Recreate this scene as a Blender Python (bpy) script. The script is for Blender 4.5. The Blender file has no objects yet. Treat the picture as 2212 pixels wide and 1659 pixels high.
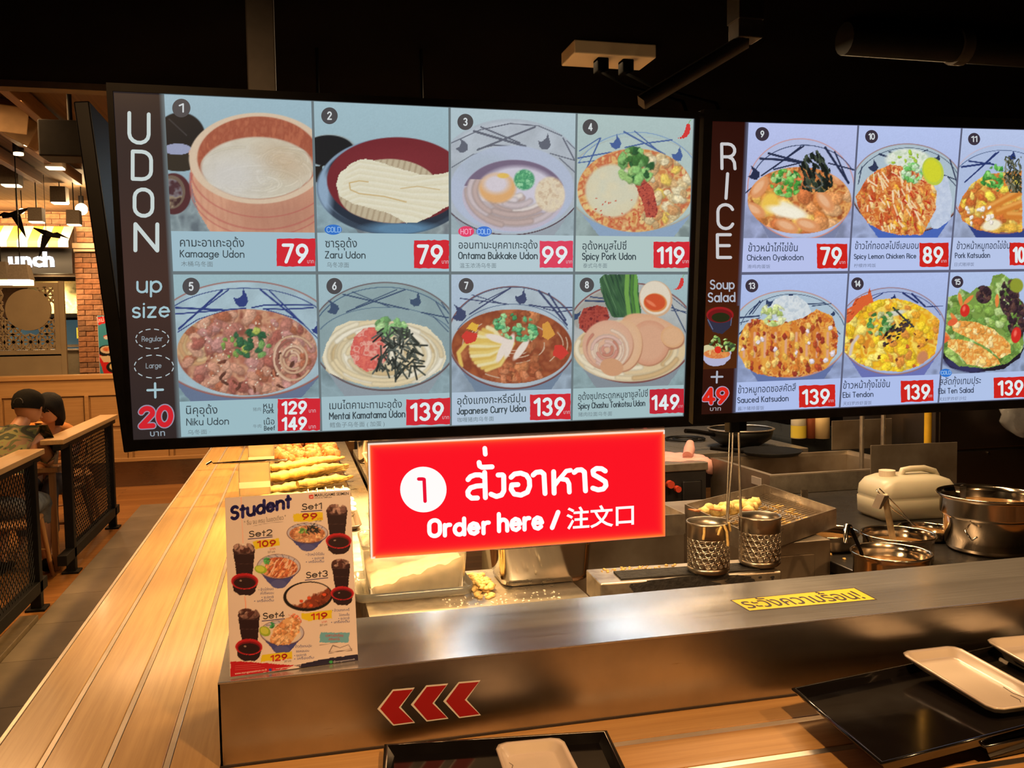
import bpy, bmesh, math, random
import numpy as np
from mathutils import Vector, Matrix, Euler
random.seed(7)
PI = math.pi
scn = bpy.context.scene
col = scn.collection

# ------------------------------------------------------------------ camera
F_PX, YAW, PITCH, ROLL = 1909.24, 0.239569, 0.0628248, -0.0155046
_f = Vector((math.sin(YAW)*math.cos(PITCH), math.cos(YAW)*math.cos(PITCH), -math.sin(PITCH)))
_r = Vector((math.cos(YAW), -math.sin(YAW), 0.0)); _u = _r.cross(_f)
_c, _s = math.cos(ROLL), math.sin(ROLL)
CR = _c*_r + _s*_u; CU = -_s*_r + _c*_u; CF = _f
CAM = Vector((0.0, 0.0, 1.65))
cam = bpy.data.cameras.new('camera'); cam.sensor_width = 36.0; cam.lens = F_PX/2212*36.0
cam.clip_start = 0.02; cam.clip_end = 100
co = bpy.data.objects.new('camera', cam); col.objects.link(co)
co.matrix_world = Matrix(((CR.x, CU.x, -CF.x, CAM.x), (CR.y, CU.y, -CF.y, CAM.y), (CR.z, CU.z, -CF.z, CAM.z), (0, 0, 0, 1)))
scn.camera = co

# ------------------------------------------------------------------ world, exposure
w = bpy.data.worlds.new('world'); scn.world = w; w.use_nodes = True
w.node_tree.nodes['Background'].inputs[0].default_value = (1.0, 0.62, 0.34, 1)
w.node_tree.nodes['Background'].inputs[1].default_value = 0.035
scn.view_settings.view_transform = 'Standard'; scn.view_settings.look = 'None'
scn.view_settings.gamma = 1.0; scn.view_settings.use_curve_mapping = False
scn.view_settings.exposure = 0.0

def light(name, kind, loc, power, color, size=0.3, size_y=None, aim=None, spot=1.2, blend=0.5):
    l = bpy.data.lights.new(name, kind); l.energy = power; l.color = color
    if kind == 'AREA':
        l.size = size
        if size_y: l.shape = 'RECTANGLE'; l.size_y = size_y
    elif kind == 'SPOT':
        l.spot_size = spot; l.spot_blend = blend; l.shadow_soft_size = size
    else: l.shadow_soft_size = size
    o = bpy.data.objects.new(name, l); col.objects.link(o); o.location = loc
    if aim is not None:
        o.rotation_euler = (Vector(aim)-Vector(loc)).to_track_quat('-Z', 'Y').to_euler()
    return o
WARM = (1.0, 0.56, 0.24); WARM2 = (1.0, 0.66, 0.34); COOL = (0.72, 0.88, 1.0)
# ceiling spots over the customer side (behind and above the viewer)
light('ceiling_spot', 'SPOT', (-0.5, 0.5, 2.55), 78, WARM, 0.05, aim=(-0.5, 2.4, 0.8), spot=1.5, blend=0.9)
light('ceiling_spot', 'SPOT', (0.75, 0.2, 2.55), 135, WARM, 0.05, aim=(0.9, 1.7, 0.8), spot=1.4, blend=0.8)
light('ceiling_spot', 'SPOT', (2.2, 0.3, 2.55), 90, WARM, 0.05, aim=(1.9, 1.7, 0.8), spot=1.4, blend=0.8)
# work lights over the kitchen
light('kitchen_light', 'AREA', (1.7, 3.0, 2.55), 62, WARM2, 1.6, 0.25, aim=(1.7, 3.1, 0))
light('kitchen_light', 'AREA', (2.3, 4.6, 3.15), 80, WARM2, 1.0, 0.4, aim=(2.5, 4.6, 0))
for tx in (1.06, 2.52):
    light('kitchen_tube_light', 'AREA', (tx, 6.4, 2.8), 13, COOL, 0.10, 2.4, aim=(tx, 6.4, 0))
# dining area and the mall behind it
light('dining_light', 'AREA', (-2.3, 6.3, 3.2), 95, WARM, 1.4, 1.4, aim=(-2.3, 6.8, 0))
light('dining_light', 'AREA', (-1.2, 9.0, 3.2), 115, WARM, 1.4, 1.4, aim=(-1.6, 9.6, 0.5))
light('mall_light', 'AREA', (-3.4, 12.9, 3.2), 60, WARM2, 1.6, 0.4, aim=(-3.3, 14.0, 2.6))

# ------------------------------------------------------------------ helpers
def s1(v):
    v = v/255.0
    return v/12.92 if v <= 0.04045 else ((v+0.055)/1.055)**2.4
def rgb(r, g, b): return (s1(r), s1(g), s1(b))

def at(px, py, **k):
    """point of the room seen at a pixel of the photograph, on the plane x=, y= or z="""
    d = CF + (px-1106)/F_PX*CR - (py-829.5)/F_PX*CU
    a, v = list(k.items())[0]; i = 'xyz'.index(a)
    return CAM + d*((v-CAM[i])/d[i])

_mats = {}
def mat(name, color, rough=0.5, metal=0.0, var=0.0, scale=20.0, bump=0.0, stretch=None, emit=None, estr=0.0,
        spec=0.5, trans=0.0, alpha=1.0, aniso=0.0, color2=None, coat=0.0, rvar=0.0, sss=0.0, detail=4.0, lo=0.35, hi=0.65):
    if name in _mats: return _mats[name]
    m = bpy.data.materials.new(name); m.use_nodes = True; nt = m.node_tree; N = nt.nodes; Lk = nt.links
    b = N['Principled BSDF']
    b.inputs['Base Color'].default_value = (*color, 1); b.inputs['Roughness'].default_value = rough
    b.inputs['Metallic'].default_value = metal; b.inputs['Specular IOR Level'].default_value = spec
    b.inputs['Transmission Weight'].default_value = trans; b.inputs['Alpha'].default_value = alpha
    b.inputs['Coat Weight'].default_value = coat; b.inputs['Coat Roughness'].default_value = 0.08
    b.inputs['Subsurface Weight'].default_value = sss; b.inputs['Subsurface Scale'].default_value = 0.02
    if aniso:
        b.inputs['Anisotropic'].default_value = aniso
    if emit is not None:
        b.inputs['Emission Color'].default_value = (*emit, 1); b.inputs['Emission Strength'].default_value = estr
    if var or bump or color2 or rvar:
        tc = N.new('ShaderNodeTexCoord'); mp = N.new('ShaderNodeMapping'); nz = N.new('ShaderNodeTexNoise')
        mp.inputs['Scale'].default_value = stretch or (1, 1, 1)
        nz.inputs['Scale'].default_value = scale; nz.inputs['Detail'].default_value = detail
        Lk.new(tc.outputs['Object'], mp.inputs[0]); Lk.new(mp.outputs[0], nz.inputs['Vector'])
        mr = N.new('ShaderNodeMapRange'); mr.inputs[1].default_value = lo; mr.inputs[2].default_value = hi
        Lk.new(nz.outputs['Fac'], mr.inputs[0])
        if var or color2:
            mx = N.new('ShaderNodeMix'); mx.data_type = 'RGBA'
            c2 = color2 or tuple(c*(1-var) for c in color)
            c1 = color if color2 else tuple(min(1, c*(1+var*0.6)) for c in color)
            mx.inputs[6].default_value = (*c1, 1); mx.inputs[7].default_value = (*c2, 1)
            Lk.new(mr.outputs[0], mx.inputs[0]); Lk.new(mx.outputs[2], b.inputs['Base Color'])
        if rvar:
            m2 = N.new('ShaderNodeMapRange'); m2.inputs[3].default_value = max(0.02, rough-rvar); m2.inputs[4].default_value = rough+rvar
            Lk.new(mr.outputs[0], m2.inputs[0]); Lk.new(m2.outputs[0], b.inputs['Roughness'])
        if bump:
            bp = N.new('ShaderNodeBump'); bp.inputs['Strength'].default_value = bump; bp.inputs['Distance'].default_value = 0.01
            Lk.new(nz.outputs['Fac'], bp.inputs['Height']); Lk.new(bp.outputs[0], b.inputs['Normal'])
    _mats[name] = m
    return m

def mat_attr(name, emission, rough=0.5, spec=0.3):
    """flat print: colour comes from the mesh's own colour attribute"""
    m = bpy.data.materials.new(name); m.use_nodes = True; nt = m.node_tree
    b = nt.nodes['Principled BSDF']; a = nt.nodes.new('ShaderNodeAttribute'); a.attribute_name = 'Col'
    b.inputs['Roughness'].default_value = rough; b.inputs['Specular IOR Level'].default_value = spec
    if emission:
        b.inputs['Base Color'].default_value = (0.004, 0.004, 0.004, 1)
        nt.links.new(a.outputs['Color'], b.inputs['Emission Color']); b.inputs['Emission Strength'].default_value = emission
    else:
        nt.links.new(a.outputs['Color'], b.inputs['Base Color'])
    return m

def mat_wood(name, c1, c2, rough=0.35, axis=0, coat=0.0, gs=1.0):
    m = bpy.data.materials.new(name); m.use_nodes = True; nt = m.node_tree; N = nt.nodes; Lk = nt.links
    b = N['Principled BSDF']; b.inputs['Roughness'].default_value = rough
    b.inputs['Coat Weight'].default_value = coat; b.inputs['Coat Roughness'].default_value = 0.12
    tc = N.new('ShaderNodeTexCoord'); mp = N.new('ShaderNodeMapping')
    sc = [70.0*gs]*3; sc[axis] = 2.2*gs; mp.inputs['Scale'].default_value = sc
    oi = N.new('ShaderNodeObjectInfo'); ad = N.new('ShaderNodeVectorMath'); ad.operation = 'ADD'
    Lk.new(tc.outputs['Object'], ad.inputs[0]); Lk.new(oi.outputs['Random'], ad.inputs[1]); Lk.new(ad.outputs[0], mp.inputs[0])
    nz = N.new('ShaderNodeTexNoise'); nz.inputs['Scale'].default_value = 1.0; nz.inputs['Detail'].default_value = 5; nz.inputs['Roughness'].default_value = 0.65
    Lk.new(mp.outputs[0], nz.inputs['Vector'])
    cr = N.new('ShaderNodeValToRGB'); cr.color_ramp.elements[0].position = 0.32; cr.color_ramp.elements[1].position = 0.62
    cr.color_ramp.elements[0].color = (*c2, 1); cr.color_ramp.elements[1].color = (*c1, 1)
    Lk.new(nz.outputs['Fac'], cr.inputs[0])
    n2 = N.new('ShaderNodeTexNoise'); n2.inputs['Scale'].default_value = 3.0; Lk.new(tc.outputs['Object'], n2.inputs['Vector'])
    mx = N.new('ShaderNodeMix'); mx.data_type = 'RGBA'; mx.blend_type = 'MULTIPLY'; mx.inputs[0].default_value = 0.25
    Lk.new(cr.outputs[0], mx.inputs[6]); Lk.new(n2.outputs['Fac'], mx.inputs[7]); Lk.new(mx.outputs[2], b.inputs['Base Color'])
    bp = N.new('ShaderNodeBump'); bp.inputs['Strength'].default_value = 0.06; bp.inputs['Distance'].default_value = 0.004
    Lk.new(nz.outputs['Fac'], bp.inputs['Height']); Lk.new(bp.outputs[0], b.inputs['Normal'])
    return m

class MB:
    """collects shapes and links them as ONE mesh object"""
    def __init__(s): s.v = []; s.f = []; s.sm = []
    def add(s, vs, fs, smooth=False, M=None):
        n = len(s.v)
        s.v += [tuple(M @ Vector(v)) if M is not None else tuple(v) for v in vs]
        s.f += [tuple(i+n for i in f) for f in fs]; s.sm += [smooth]*len(fs); return s
    def box(s, a, b, M=None, bev=0.0):
        x0, y0, z0 = a; x1, y1, z1 = b
        if bev:
            bm = bmesh.new(); bmesh.ops.create_cube(bm, size=1)
            bmesh.ops.scale(bm, vec=(x1-x0, y1-y0, z1-z0), verts=bm.verts)
            bmesh.ops.translate(bm, vec=((x0+x1)/2, (y0+y1)/2, (z0+z1)/2), verts=bm.verts)
            bmesh.ops.bevel(bm, geom=bm.edges[:], offset=bev, segments=2, affect='EDGES', profile=0.5)
            bm.verts.index_update()
            s.add([v.co[:] for v in bm.verts], [[v.index for v in f.verts] for f in bm.faces], False, M); bm.free(); return s
        vs = [(x0, y0, z0), (x1, y0, z0), (x1, y1, z0), (x0, y1, z0), (x0, y0, z1), (x1, y0, z1), (x1, y1, z1), (x0, y1, z1)]
        return s.add(vs, [(0, 3, 2, 1), (4, 5, 6, 7), (0, 1, 5, 4), (1, 2, 6, 5), (2, 3, 7, 6), (3, 0, 4, 7)], False, M)
    def tube(s, pts, r, n=8, M=None, caps=True):
        pts = [Vector(p) for p in pts]; R = r if isinstance(r, (list, tuple)) else [r]*len(pts)
        vs = []; fs = []; prev = None
        for i, p in enumerate(pts):
            t = (pts[min(i+1, len(pts)-1)]-pts[max(i-1, 0)]).normalized()
            if prev is None:
                a = Vector((0, 0, 1)) if abs(t.z) < 0.9 else Vector((1, 0, 0)); u = t.cross(a).normalized()
            else:
                u = (prev - t*prev.dot(t)).normalized()
            prev = u; v = t.cross(u)
            for k in range(n):
                a = 2*PI*k/n; vs.append(p+(u*math.cos(a)+v*math.sin(a))*R[i])
        for i in range(len(pts)-1):
            for k in range(n):
                k2 = (k+1) % n; fs.append((i*n+k, i*n+k2, (i+1)*n+k2, (i+1)*n+k))
        s.add(vs, fs, True, M)
        if caps: s.add(vs[:n], [tuple(range(n))[::-1]], False, M); s.add(vs[-n:], [tuple(range(n))], False, M)
        return s
    def lathe(s, prof, n=32, M=None, sx=1.0, sy=1.0):
        vs = [(r*math.cos(2*PI*k/n)*sx, r*math.sin(2*PI*k/n)*sy, z) for r, z in prof for k in range(n)]
        fs = [(i*n+k, i*n+(k+1) % n, (i+1)*n+(k+1) % n, (i+1)*n+k) for i in range(len(prof)-1) for k in range(n)]
        return s.add(vs, fs, True, M)
    def prism(s, poly, z0, z1, M=None):
        n = len(poly); vs = [(x, y, z0) for x, y in poly]+[(x, y, z1) for x, y in poly]
        fs = [tuple(range(n))[::-1], tuple(range(n, 2*n))]+[(i, (i+1) % n, n+(i+1) % n, n+i) for i in range(n)]
        return s.add(vs, fs, False, M)
    def loft(s, rings, M=None, cap0=True, cap1=True, smooth=True):
        n = len(rings[0]); vs = [v for r in rings for v in r]
        fs = [(i*n+k, i*n+(k+1) % n, (i+1)*n+(k+1) % n, (i+1)*n+k) for i in range(len(rings)-1) for k in range(n)]
        s.add(vs, fs, smooth, M)
        if cap0: s.add(rings[0], [tuple(range(n))[::-1]], False, M)
        if cap1: s.add(rings[-1], [tuple(range(n))], False, M)
        return s
    def ico(s, c, r, M=None, sub=2, jit=0.0, sc=(1, 1, 1)):
        bm = bmesh.new(); bmesh.ops.create_icosphere(bm, subdivisions=sub, radius=1.0)
        bm.verts.index_update(); rnd = random.Random(int((c[0]*7919+c[1]*104729+c[2]*1299709)*1000) & 0xffff)
        ph = [rnd.uniform(0, 6) for _ in range(6)]
        vs = []
        for v in bm.verts:
            k = 1.0
            if jit:
                q = v.co; k += jit*(math.sin(5*q.x+ph[0])*math.sin(6*q.y+ph[1])+math.sin(11*q.z+ph[2])*math.sin(9*q.x+ph[3])*0.7+rnd.uniform(-.35, .35))
            vs.append((c[0]+v.co.x*r*sc[0]*k, c[1]+v.co.y*r*sc[1]*k, c[2]+v.co.z*r*sc[2]*k))
        s.add(vs, [[v.index for v in f.verts] for f in bm.faces], True, M); bm.free(); return s
    def build(s, name, m, parent=None, loc=(0, 0, 0), rot=(0, 0, 0)):
        me = bpy.data.meshes.new(name); me.from_pydata(s.v, [], s.f)
        me.polygons.foreach_set('use_smooth', s.sm); me.update()
        if m: me.materials.append(m)
        o = bpy.data.objects.new(name, me); col.objects.link(o)
        o.location = loc; o.rotation_euler = rot
        if parent: o.parent = parent
        return o

def tag(o, label=None, cat=None, group=None, kind=None):
    if label: o['label'] = label
    if cat: o['category'] = cat
    if group: o['group'] = group
    if kind: o['kind'] = kind
    return o
def thing(name, label, cat, loc=(0, 0, 0), rot=(0, 0, 0), group=None):
    o = bpy.data.objects.new(name, None); col.objects.link(o); o.empty_display_size = 0.05
    o.location = loc; o.rotation_euler = rot
    return tag(o, label, cat, group)
def struct(name, mb, m, label=None):
    o = mb.build(name, m); o['kind'] = 'structure'
    if label: o['label'] = label
    return o
def copy_tree(o, parent=None):
    c = o.copy(); col.objects.link(c)
    if parent is not None: c.parent = parent
    for ch in list(o.children): copy_tree(ch, c)
    return c
def rrect(x0, y0, x1, y1, r, n=4):
    out = []
    for cx, cy, a0 in ((x1-r, y0+r, -PI/2), (x1-r, y1-r, 0), (x0+r, y1-r, PI/2), (x0+r, y0+r, PI)):
        for k in range(n+1):
            a = a0+PI/2*k/n; out.append((cx+r*math.cos(a), cy+r*math.sin(a)))
    return out
def skin(chains, sub=1):
    """one continuous body: chains of (point, radius), joined where points coincide"""
    vs = []; rad = []; ed = []; idx = {}
    for ch in chains:
        last = None
        for p, r in ch:
            k = tuple(round(c, 4) for c in p)
            if k not in idx: idx[k] = len(vs); vs.append(p); rad.append(r)
            i = idx[k]
            if last is not None and last != i: ed.append((last, i))
            last = i
    me = bpy.data.meshes.new('tmp'); me.from_pydata(vs, ed, []); o = bpy.data.objects.new('tmp', me); col.objects.link(o)
    sk = o.modifiers.new('s', 'SKIN'); sk.use_smooth_shade = True
    for i, r in enumerate(rad):
        d = me.skin_vertices[0].data[i]; rr = r if isinstance(r, tuple) else (r, r); d.radius = rr; d.use_root = (i == 0)
    ss = o.modifiers.new('u', 'SUBSURF'); ss.levels = sub; ss.render_levels = sub
    dg = bpy.context.evaluated_depsgraph_get(); ev = o.evaluated_get(dg); m2 = bpy.data.meshes.new_from_object(ev)
    mb = MB(); mb.v = [tuple(v.co) for v in m2.vertices]; mb.f = [tuple(p.vertices) for p in m2.polygons]; mb.sm = [True]*len(mb.f)
    bpy.data.objects.remove(o); bpy.data.meshes.remove(m2); bpy.data.meshes.remove(me)
    return mb
# ------------------------------------------------------------------ flat print: pictures and lettering
def homog(src, dst):
    A = []; b = []
    for (x, y), (u, v) in zip(src, dst):
        A.append([x, y, 1, 0, 0, 0, -u*x, -u*y]); b.append(u)
        A.append([0, 0, 0, x, y, 1, -v*x, -v*y]); b.append(v)
    h = np.linalg.solve(np.array(A, float), np.array(b, float)); return np.append(h, 1).reshape(3, 3)
def hap(Hm, x, y):
    d = Hm[2, 0]*x+Hm[2, 1]*y+Hm[2, 2]
    return (Hm[0, 0]*x+Hm[0, 1]*y+Hm[0, 2])/d, (Hm[1, 0]*x+Hm[1, 1]*y+Hm[1, 2])/d
def lin(c):
    c = np.clip(np.asarray(c, float)/255.0, 0, 1); return np.where(c <= 0.04045, c/12.92, ((c+0.055)/1.055)**2.4)

_rg = np.random.RandomState(3).rand(8, 67, 67)
def noise(X, Y, sc, seed=0, octs=3):
    out = 0; amp = 1; tot = 0
    for o in range(octs):
        g = _rg[(seed+o) % 8]; x = X/sc*(2**o)+seed*7.3; y = Y/sc*(2**o)+seed*3.1
        xi = np.floor(x).astype(int); yi = np.floor(y).astype(int); fx = x-xi; fy = y-yi
        fx = fx*fx*(3-2*fx); fy = fy*fy*(3-2*fy); a = lambda i, j: g[(yi+j) % 67, (xi+i) % 67]
        out = out+amp*((a(0, 0)*(1-fx)+a(1, 0)*fx)*(1-fy)+(a(0, 1)*(1-fx)+a(1, 1)*fx)*fy); tot += amp; amp *= 0.5
    return out/tot

class Cv:
    """a painted picture; coordinates are those of an enlarged view (ox, oy, k) of the artwork"""
    def __init__(s, X, Y, z, bg):
        s.X = (X-z[0])*z[2]; s.Y = (Y-z[1])*z[2]; s.C = np.zeros(X.shape+(3,)); s.C[:] = bg; s.rs = np.random.RandomState(5)
        s.WX = s.X+(noise(s.X, s.Y, 30, 1)-.5)*30; s.WY = s.Y+(noise(s.X, s.Y, 30, 4)-.5)*30; s.PX = s.X*.6+s.WX*.4; s.PY = s.Y*.6+s.WY*.4; s.G = noise(s.X, s.Y, 13, 2, 3)
    def put(s, m, c):
        m = m[..., None]; s.C = s.C*(1-m)+np.asarray(c, float)*m; return s
    def mE(s, cx, cy, rx, ry, rot=0, soft=.05, wp=False):
        dx = (s.WX if wp else s.X)-cx; dy = (s.WY if wp else s.Y)-cy; c, q = math.cos(rot), math.sin(rot); a = (dx*c+dy*q)/rx; b = (-dx*q+dy*c)/ry
        return np.clip((1-np.sqrt(a*a+b*b))/soft+.5, 0, 1)
    def mP(s, pts):
        m = np.zeros(s.X.shape, bool); n = len(pts)
        for i in range(n):
            x0, y0 = pts[i]; x1, y1 = pts[(i+1) % n]
            if y0 == y1: continue
            m ^= ((s.PY >= min(y0, y1)) & (s.PY < max(y0, y1)) & (s.PX < (x1-x0)*(s.PY-y0)/(y1-y0)+x0))
        return m.astype(float)
    def mL(s, pts, w, soft=2.5):
        d = np.full(s.X.shape, 1e9)
        for (x0, y0), (x1, y1) in zip(pts[:-1], pts[1:]):
            dx, dy = x1-x0, y1-y0; t = np.clip(((s.X-x0)*dx+(s.Y-y0)*dy)/(dx*dx+dy*dy+1e-9), 0, 1)
            d = np.minimum(d, np.hypot(s.X-x0-t*dx, s.Y-y0-t*dy))
        return np.clip((w/2-d)/soft+.5, 0, 1)
    def E(s, cx, cy, rx, ry, c, rot=0, soft=.05, clip=None):
        m = s.mE(cx, cy, rx, ry, rot, soft)
        return s.put(m if clip is None else m*clip, c)
    def R(s, cx, cy, rx, ry, w, c, clip=None):
        d = (np.sqrt(((s.X-cx)/rx)**2+((s.Y-cy)/ry)**2)-1)*min(rx, ry); m = np.clip((w/2-np.abs(d))/2+.5, 0, 1)
        return s.put(m if clip is None else m*clip, c)
    def P(s, pts, c, clip=None):
        m = s.mP(pts); return s.put(m if clip is None else m*clip, c)
    def L(s, pts, w, c, clip=None, soft=2.5):
        m = s.mL(pts, w, soft); return s.put(m if clip is None else m*clip, c)
    def N(s, m, cols, sc, ax=1.0, rot=0.0, seed=0):
        c, q = math.cos(rot), math.sin(rot); a = (s.X*c+s.Y*q)/ax; b = -s.X*q+s.Y*c
        n = noise(a, b, sc, seed); n = np.clip((n-.25)/.5, 0, .999)*(len(cols)-1); i = n.astype(int); f = (n-i)[..., None]
        cc = np.asarray(cols, float); return s.put(m, cc[i]*(1-f)+cc[np.minimum(i+1, len(cols)-1)]*f)
    def blobs(s, m, n, x0, y0, x1, y1, rx, ry, cols, rot=None):
        for k in range(n):
            cx = s.rs.uniform(x0, x1); cy = s.rs.uniform(y0, y1); r = s.rs.uniform(.6, 1.3)
            ro = s.rs.uniform(0, 3) if rot is None else rot+s.rs.uniform(-.3, .3)
            c = np.array(cols[s.rs.randint(len(cols))], float); m1 = s.mE(cx+3, cy+4, rx*r, ry*r, ro, .3, True)*m; s.put(m1*.8, c*.66)
            m2 = s.mE(cx, cy, rx*r*.92, ry*r*.92, ro, .45, True)*m; s.put(m2, c[None, None, :]*(.80+.42*s.G-.0016*np.clip((s.Y-cy)+(s.X-cx), -60, 60))[..., None])
            if r > 1.0: s.put(s.mE(cx-rx*.3, cy-ry*.35, rx*.3, ry*.22, ro, .9, True)*m*.45, np.minimum(c*1.25+12, 250))
        return s
    def strands(s, m, cx, cy, rx, ry, n, w, cols, sweep=2.0, a0=None):
        """noodles: arcs that run round a centre"""
        for k in range(n):
            r = s.rs.uniform(.15, 1.0); a = s.rs.uniform(0, 2*PI) if a0 is None else a0+s.rs.uniform(-1, 1); e = s.rs.uniform(.9, 1.1)
            pts = [(cx+rx*r*math.cos(a+t*sweep/8), cy+ry*r*e*math.sin(a+t*sweep/8)) for t in range(9)]
            c = np.array(cols[s.rs.randint(len(cols))], float); s.L(pts, w*1.5, c*.84, m, w*.6); s.L(pts, w, c, m, w*.5)
        return s
    def scatter(s, m, n, x0, y0, x1, y1, ln, w, cols, ang=None, sp=3.2):
        for k in range(n):
            x = s.rs.uniform(x0, x1); y = s.rs.uniform(y0, y1); a = s.rs.uniform(-sp/2, sp/2)+(ang or 0); l = ln*s.rs.uniform(.5, 1.2)
            s.L([(x, y), (x+l*math.cos(a), y+l*math.sin(a))], w, cols[s.rs.randint(len(cols))], m, w*.4)
        return s
    def bowl(s, cx, cy, rx, ry, rim, body, inner, food, fc, deco=(190, 200, 215), rimw=8):
        # body below the rim, rim, inside wall, food ellipse (cx, cy, rx, ry)
        s.P([(cx-rx*.93, cy+ry*.35), (cx-rx*.42, cy+ry*1.32), (cx+rx*.42, cy+ry*1.32), (cx+rx*.93, cy+ry*.35)], body)
        s.E(cx, cy, rx, ry, rim, soft=.012); s.E(cx, cy-rimw*.2, rx-rimw, ry-rimw, inner, soft=.02)
        s.N(s.mE(cx, cy, rx-rimw, ry-rimw)*.35, [np.array(inner)*.8, np.array(inner)*1.1], 160, seed=2)
        if food: s.E(*food, fc, soft=.03)
        return s

class Flat:
    """a flat printed face: photo pixels <-> (u, v) metres on it, v down; sits in its parent's x/z plane facing -y"""
    def __init__(s, parent, px, W, H, m, front=0.0):
        s.W, s.H, s.m, s.parent, s.front = W, H, m, parent, front
        uv = [(0, 0), (W, 0), (W, H), (0, H)]; s.A = homog(px, uv); s.B = homog(uv, px); s.z = (0, 0, 1.0)
    def L(s, u, v, d=0.0): return (u-s.W/2, -s.front-d, s.H-v)
    def uv(s, x, y): return hap(s.A, x/s.z[2]+s.z[0], y/s.z[2]+s.z[1])
    def canvas(s, u0, v0, u1, v1, nx, ny, bg):
        U, V = np.meshgrid(np.linspace(u0, u1, nx), np.linspace(v0, v1, ny)); X, Y = hap(s.B, U, V)
        c = Cv(X, Y, s.z, bg); c.U, c.V = U, V; return c
    def picture(s, c, name, d=0.0004, parent=None, label=None):
        ny, nx = c.U.shape; n = nx*ny
        co_ = np.stack([c.U-s.W/2, np.full(c.U.shape, -s.front-d), s.H-c.V], -1).reshape(-1, 3)
        i = np.arange(n).reshape(ny, nx); q = np.stack([i[1:, :-1], i[1:, 1:], i[:-1, 1:], i[:-1, :-1]], -1).reshape(-1, 4)
        me = bpy.data.meshes.new(name); me.vertices.add(n); me.vertices.foreach_set('co', co_.ravel())
        me.loops.add(q.size); me.loops.foreach_set('vertex_index', q.ravel().astype(np.int32))
        me.polygons.add(len(q)); me.polygons.foreach_set('loop_start', np.arange(0, q.size, 4, dtype=np.int32)); me.update(calc_edges=True)
        a = me.color_attributes.new('Col', 'FLOAT_COLOR', 'POINT'); cc = np.ones((n, 4), np.float32); cc[:, :3] = lin(c.C).reshape(-1, 3)
        a.data.foreach_set('color', cc.ravel()); me.materials.append(s.m)
        o = bpy.data.objects.new(name, me); col.objects.link(o); o.parent = parent or s.parent
        if label: o['label'] = label
        return o

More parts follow.
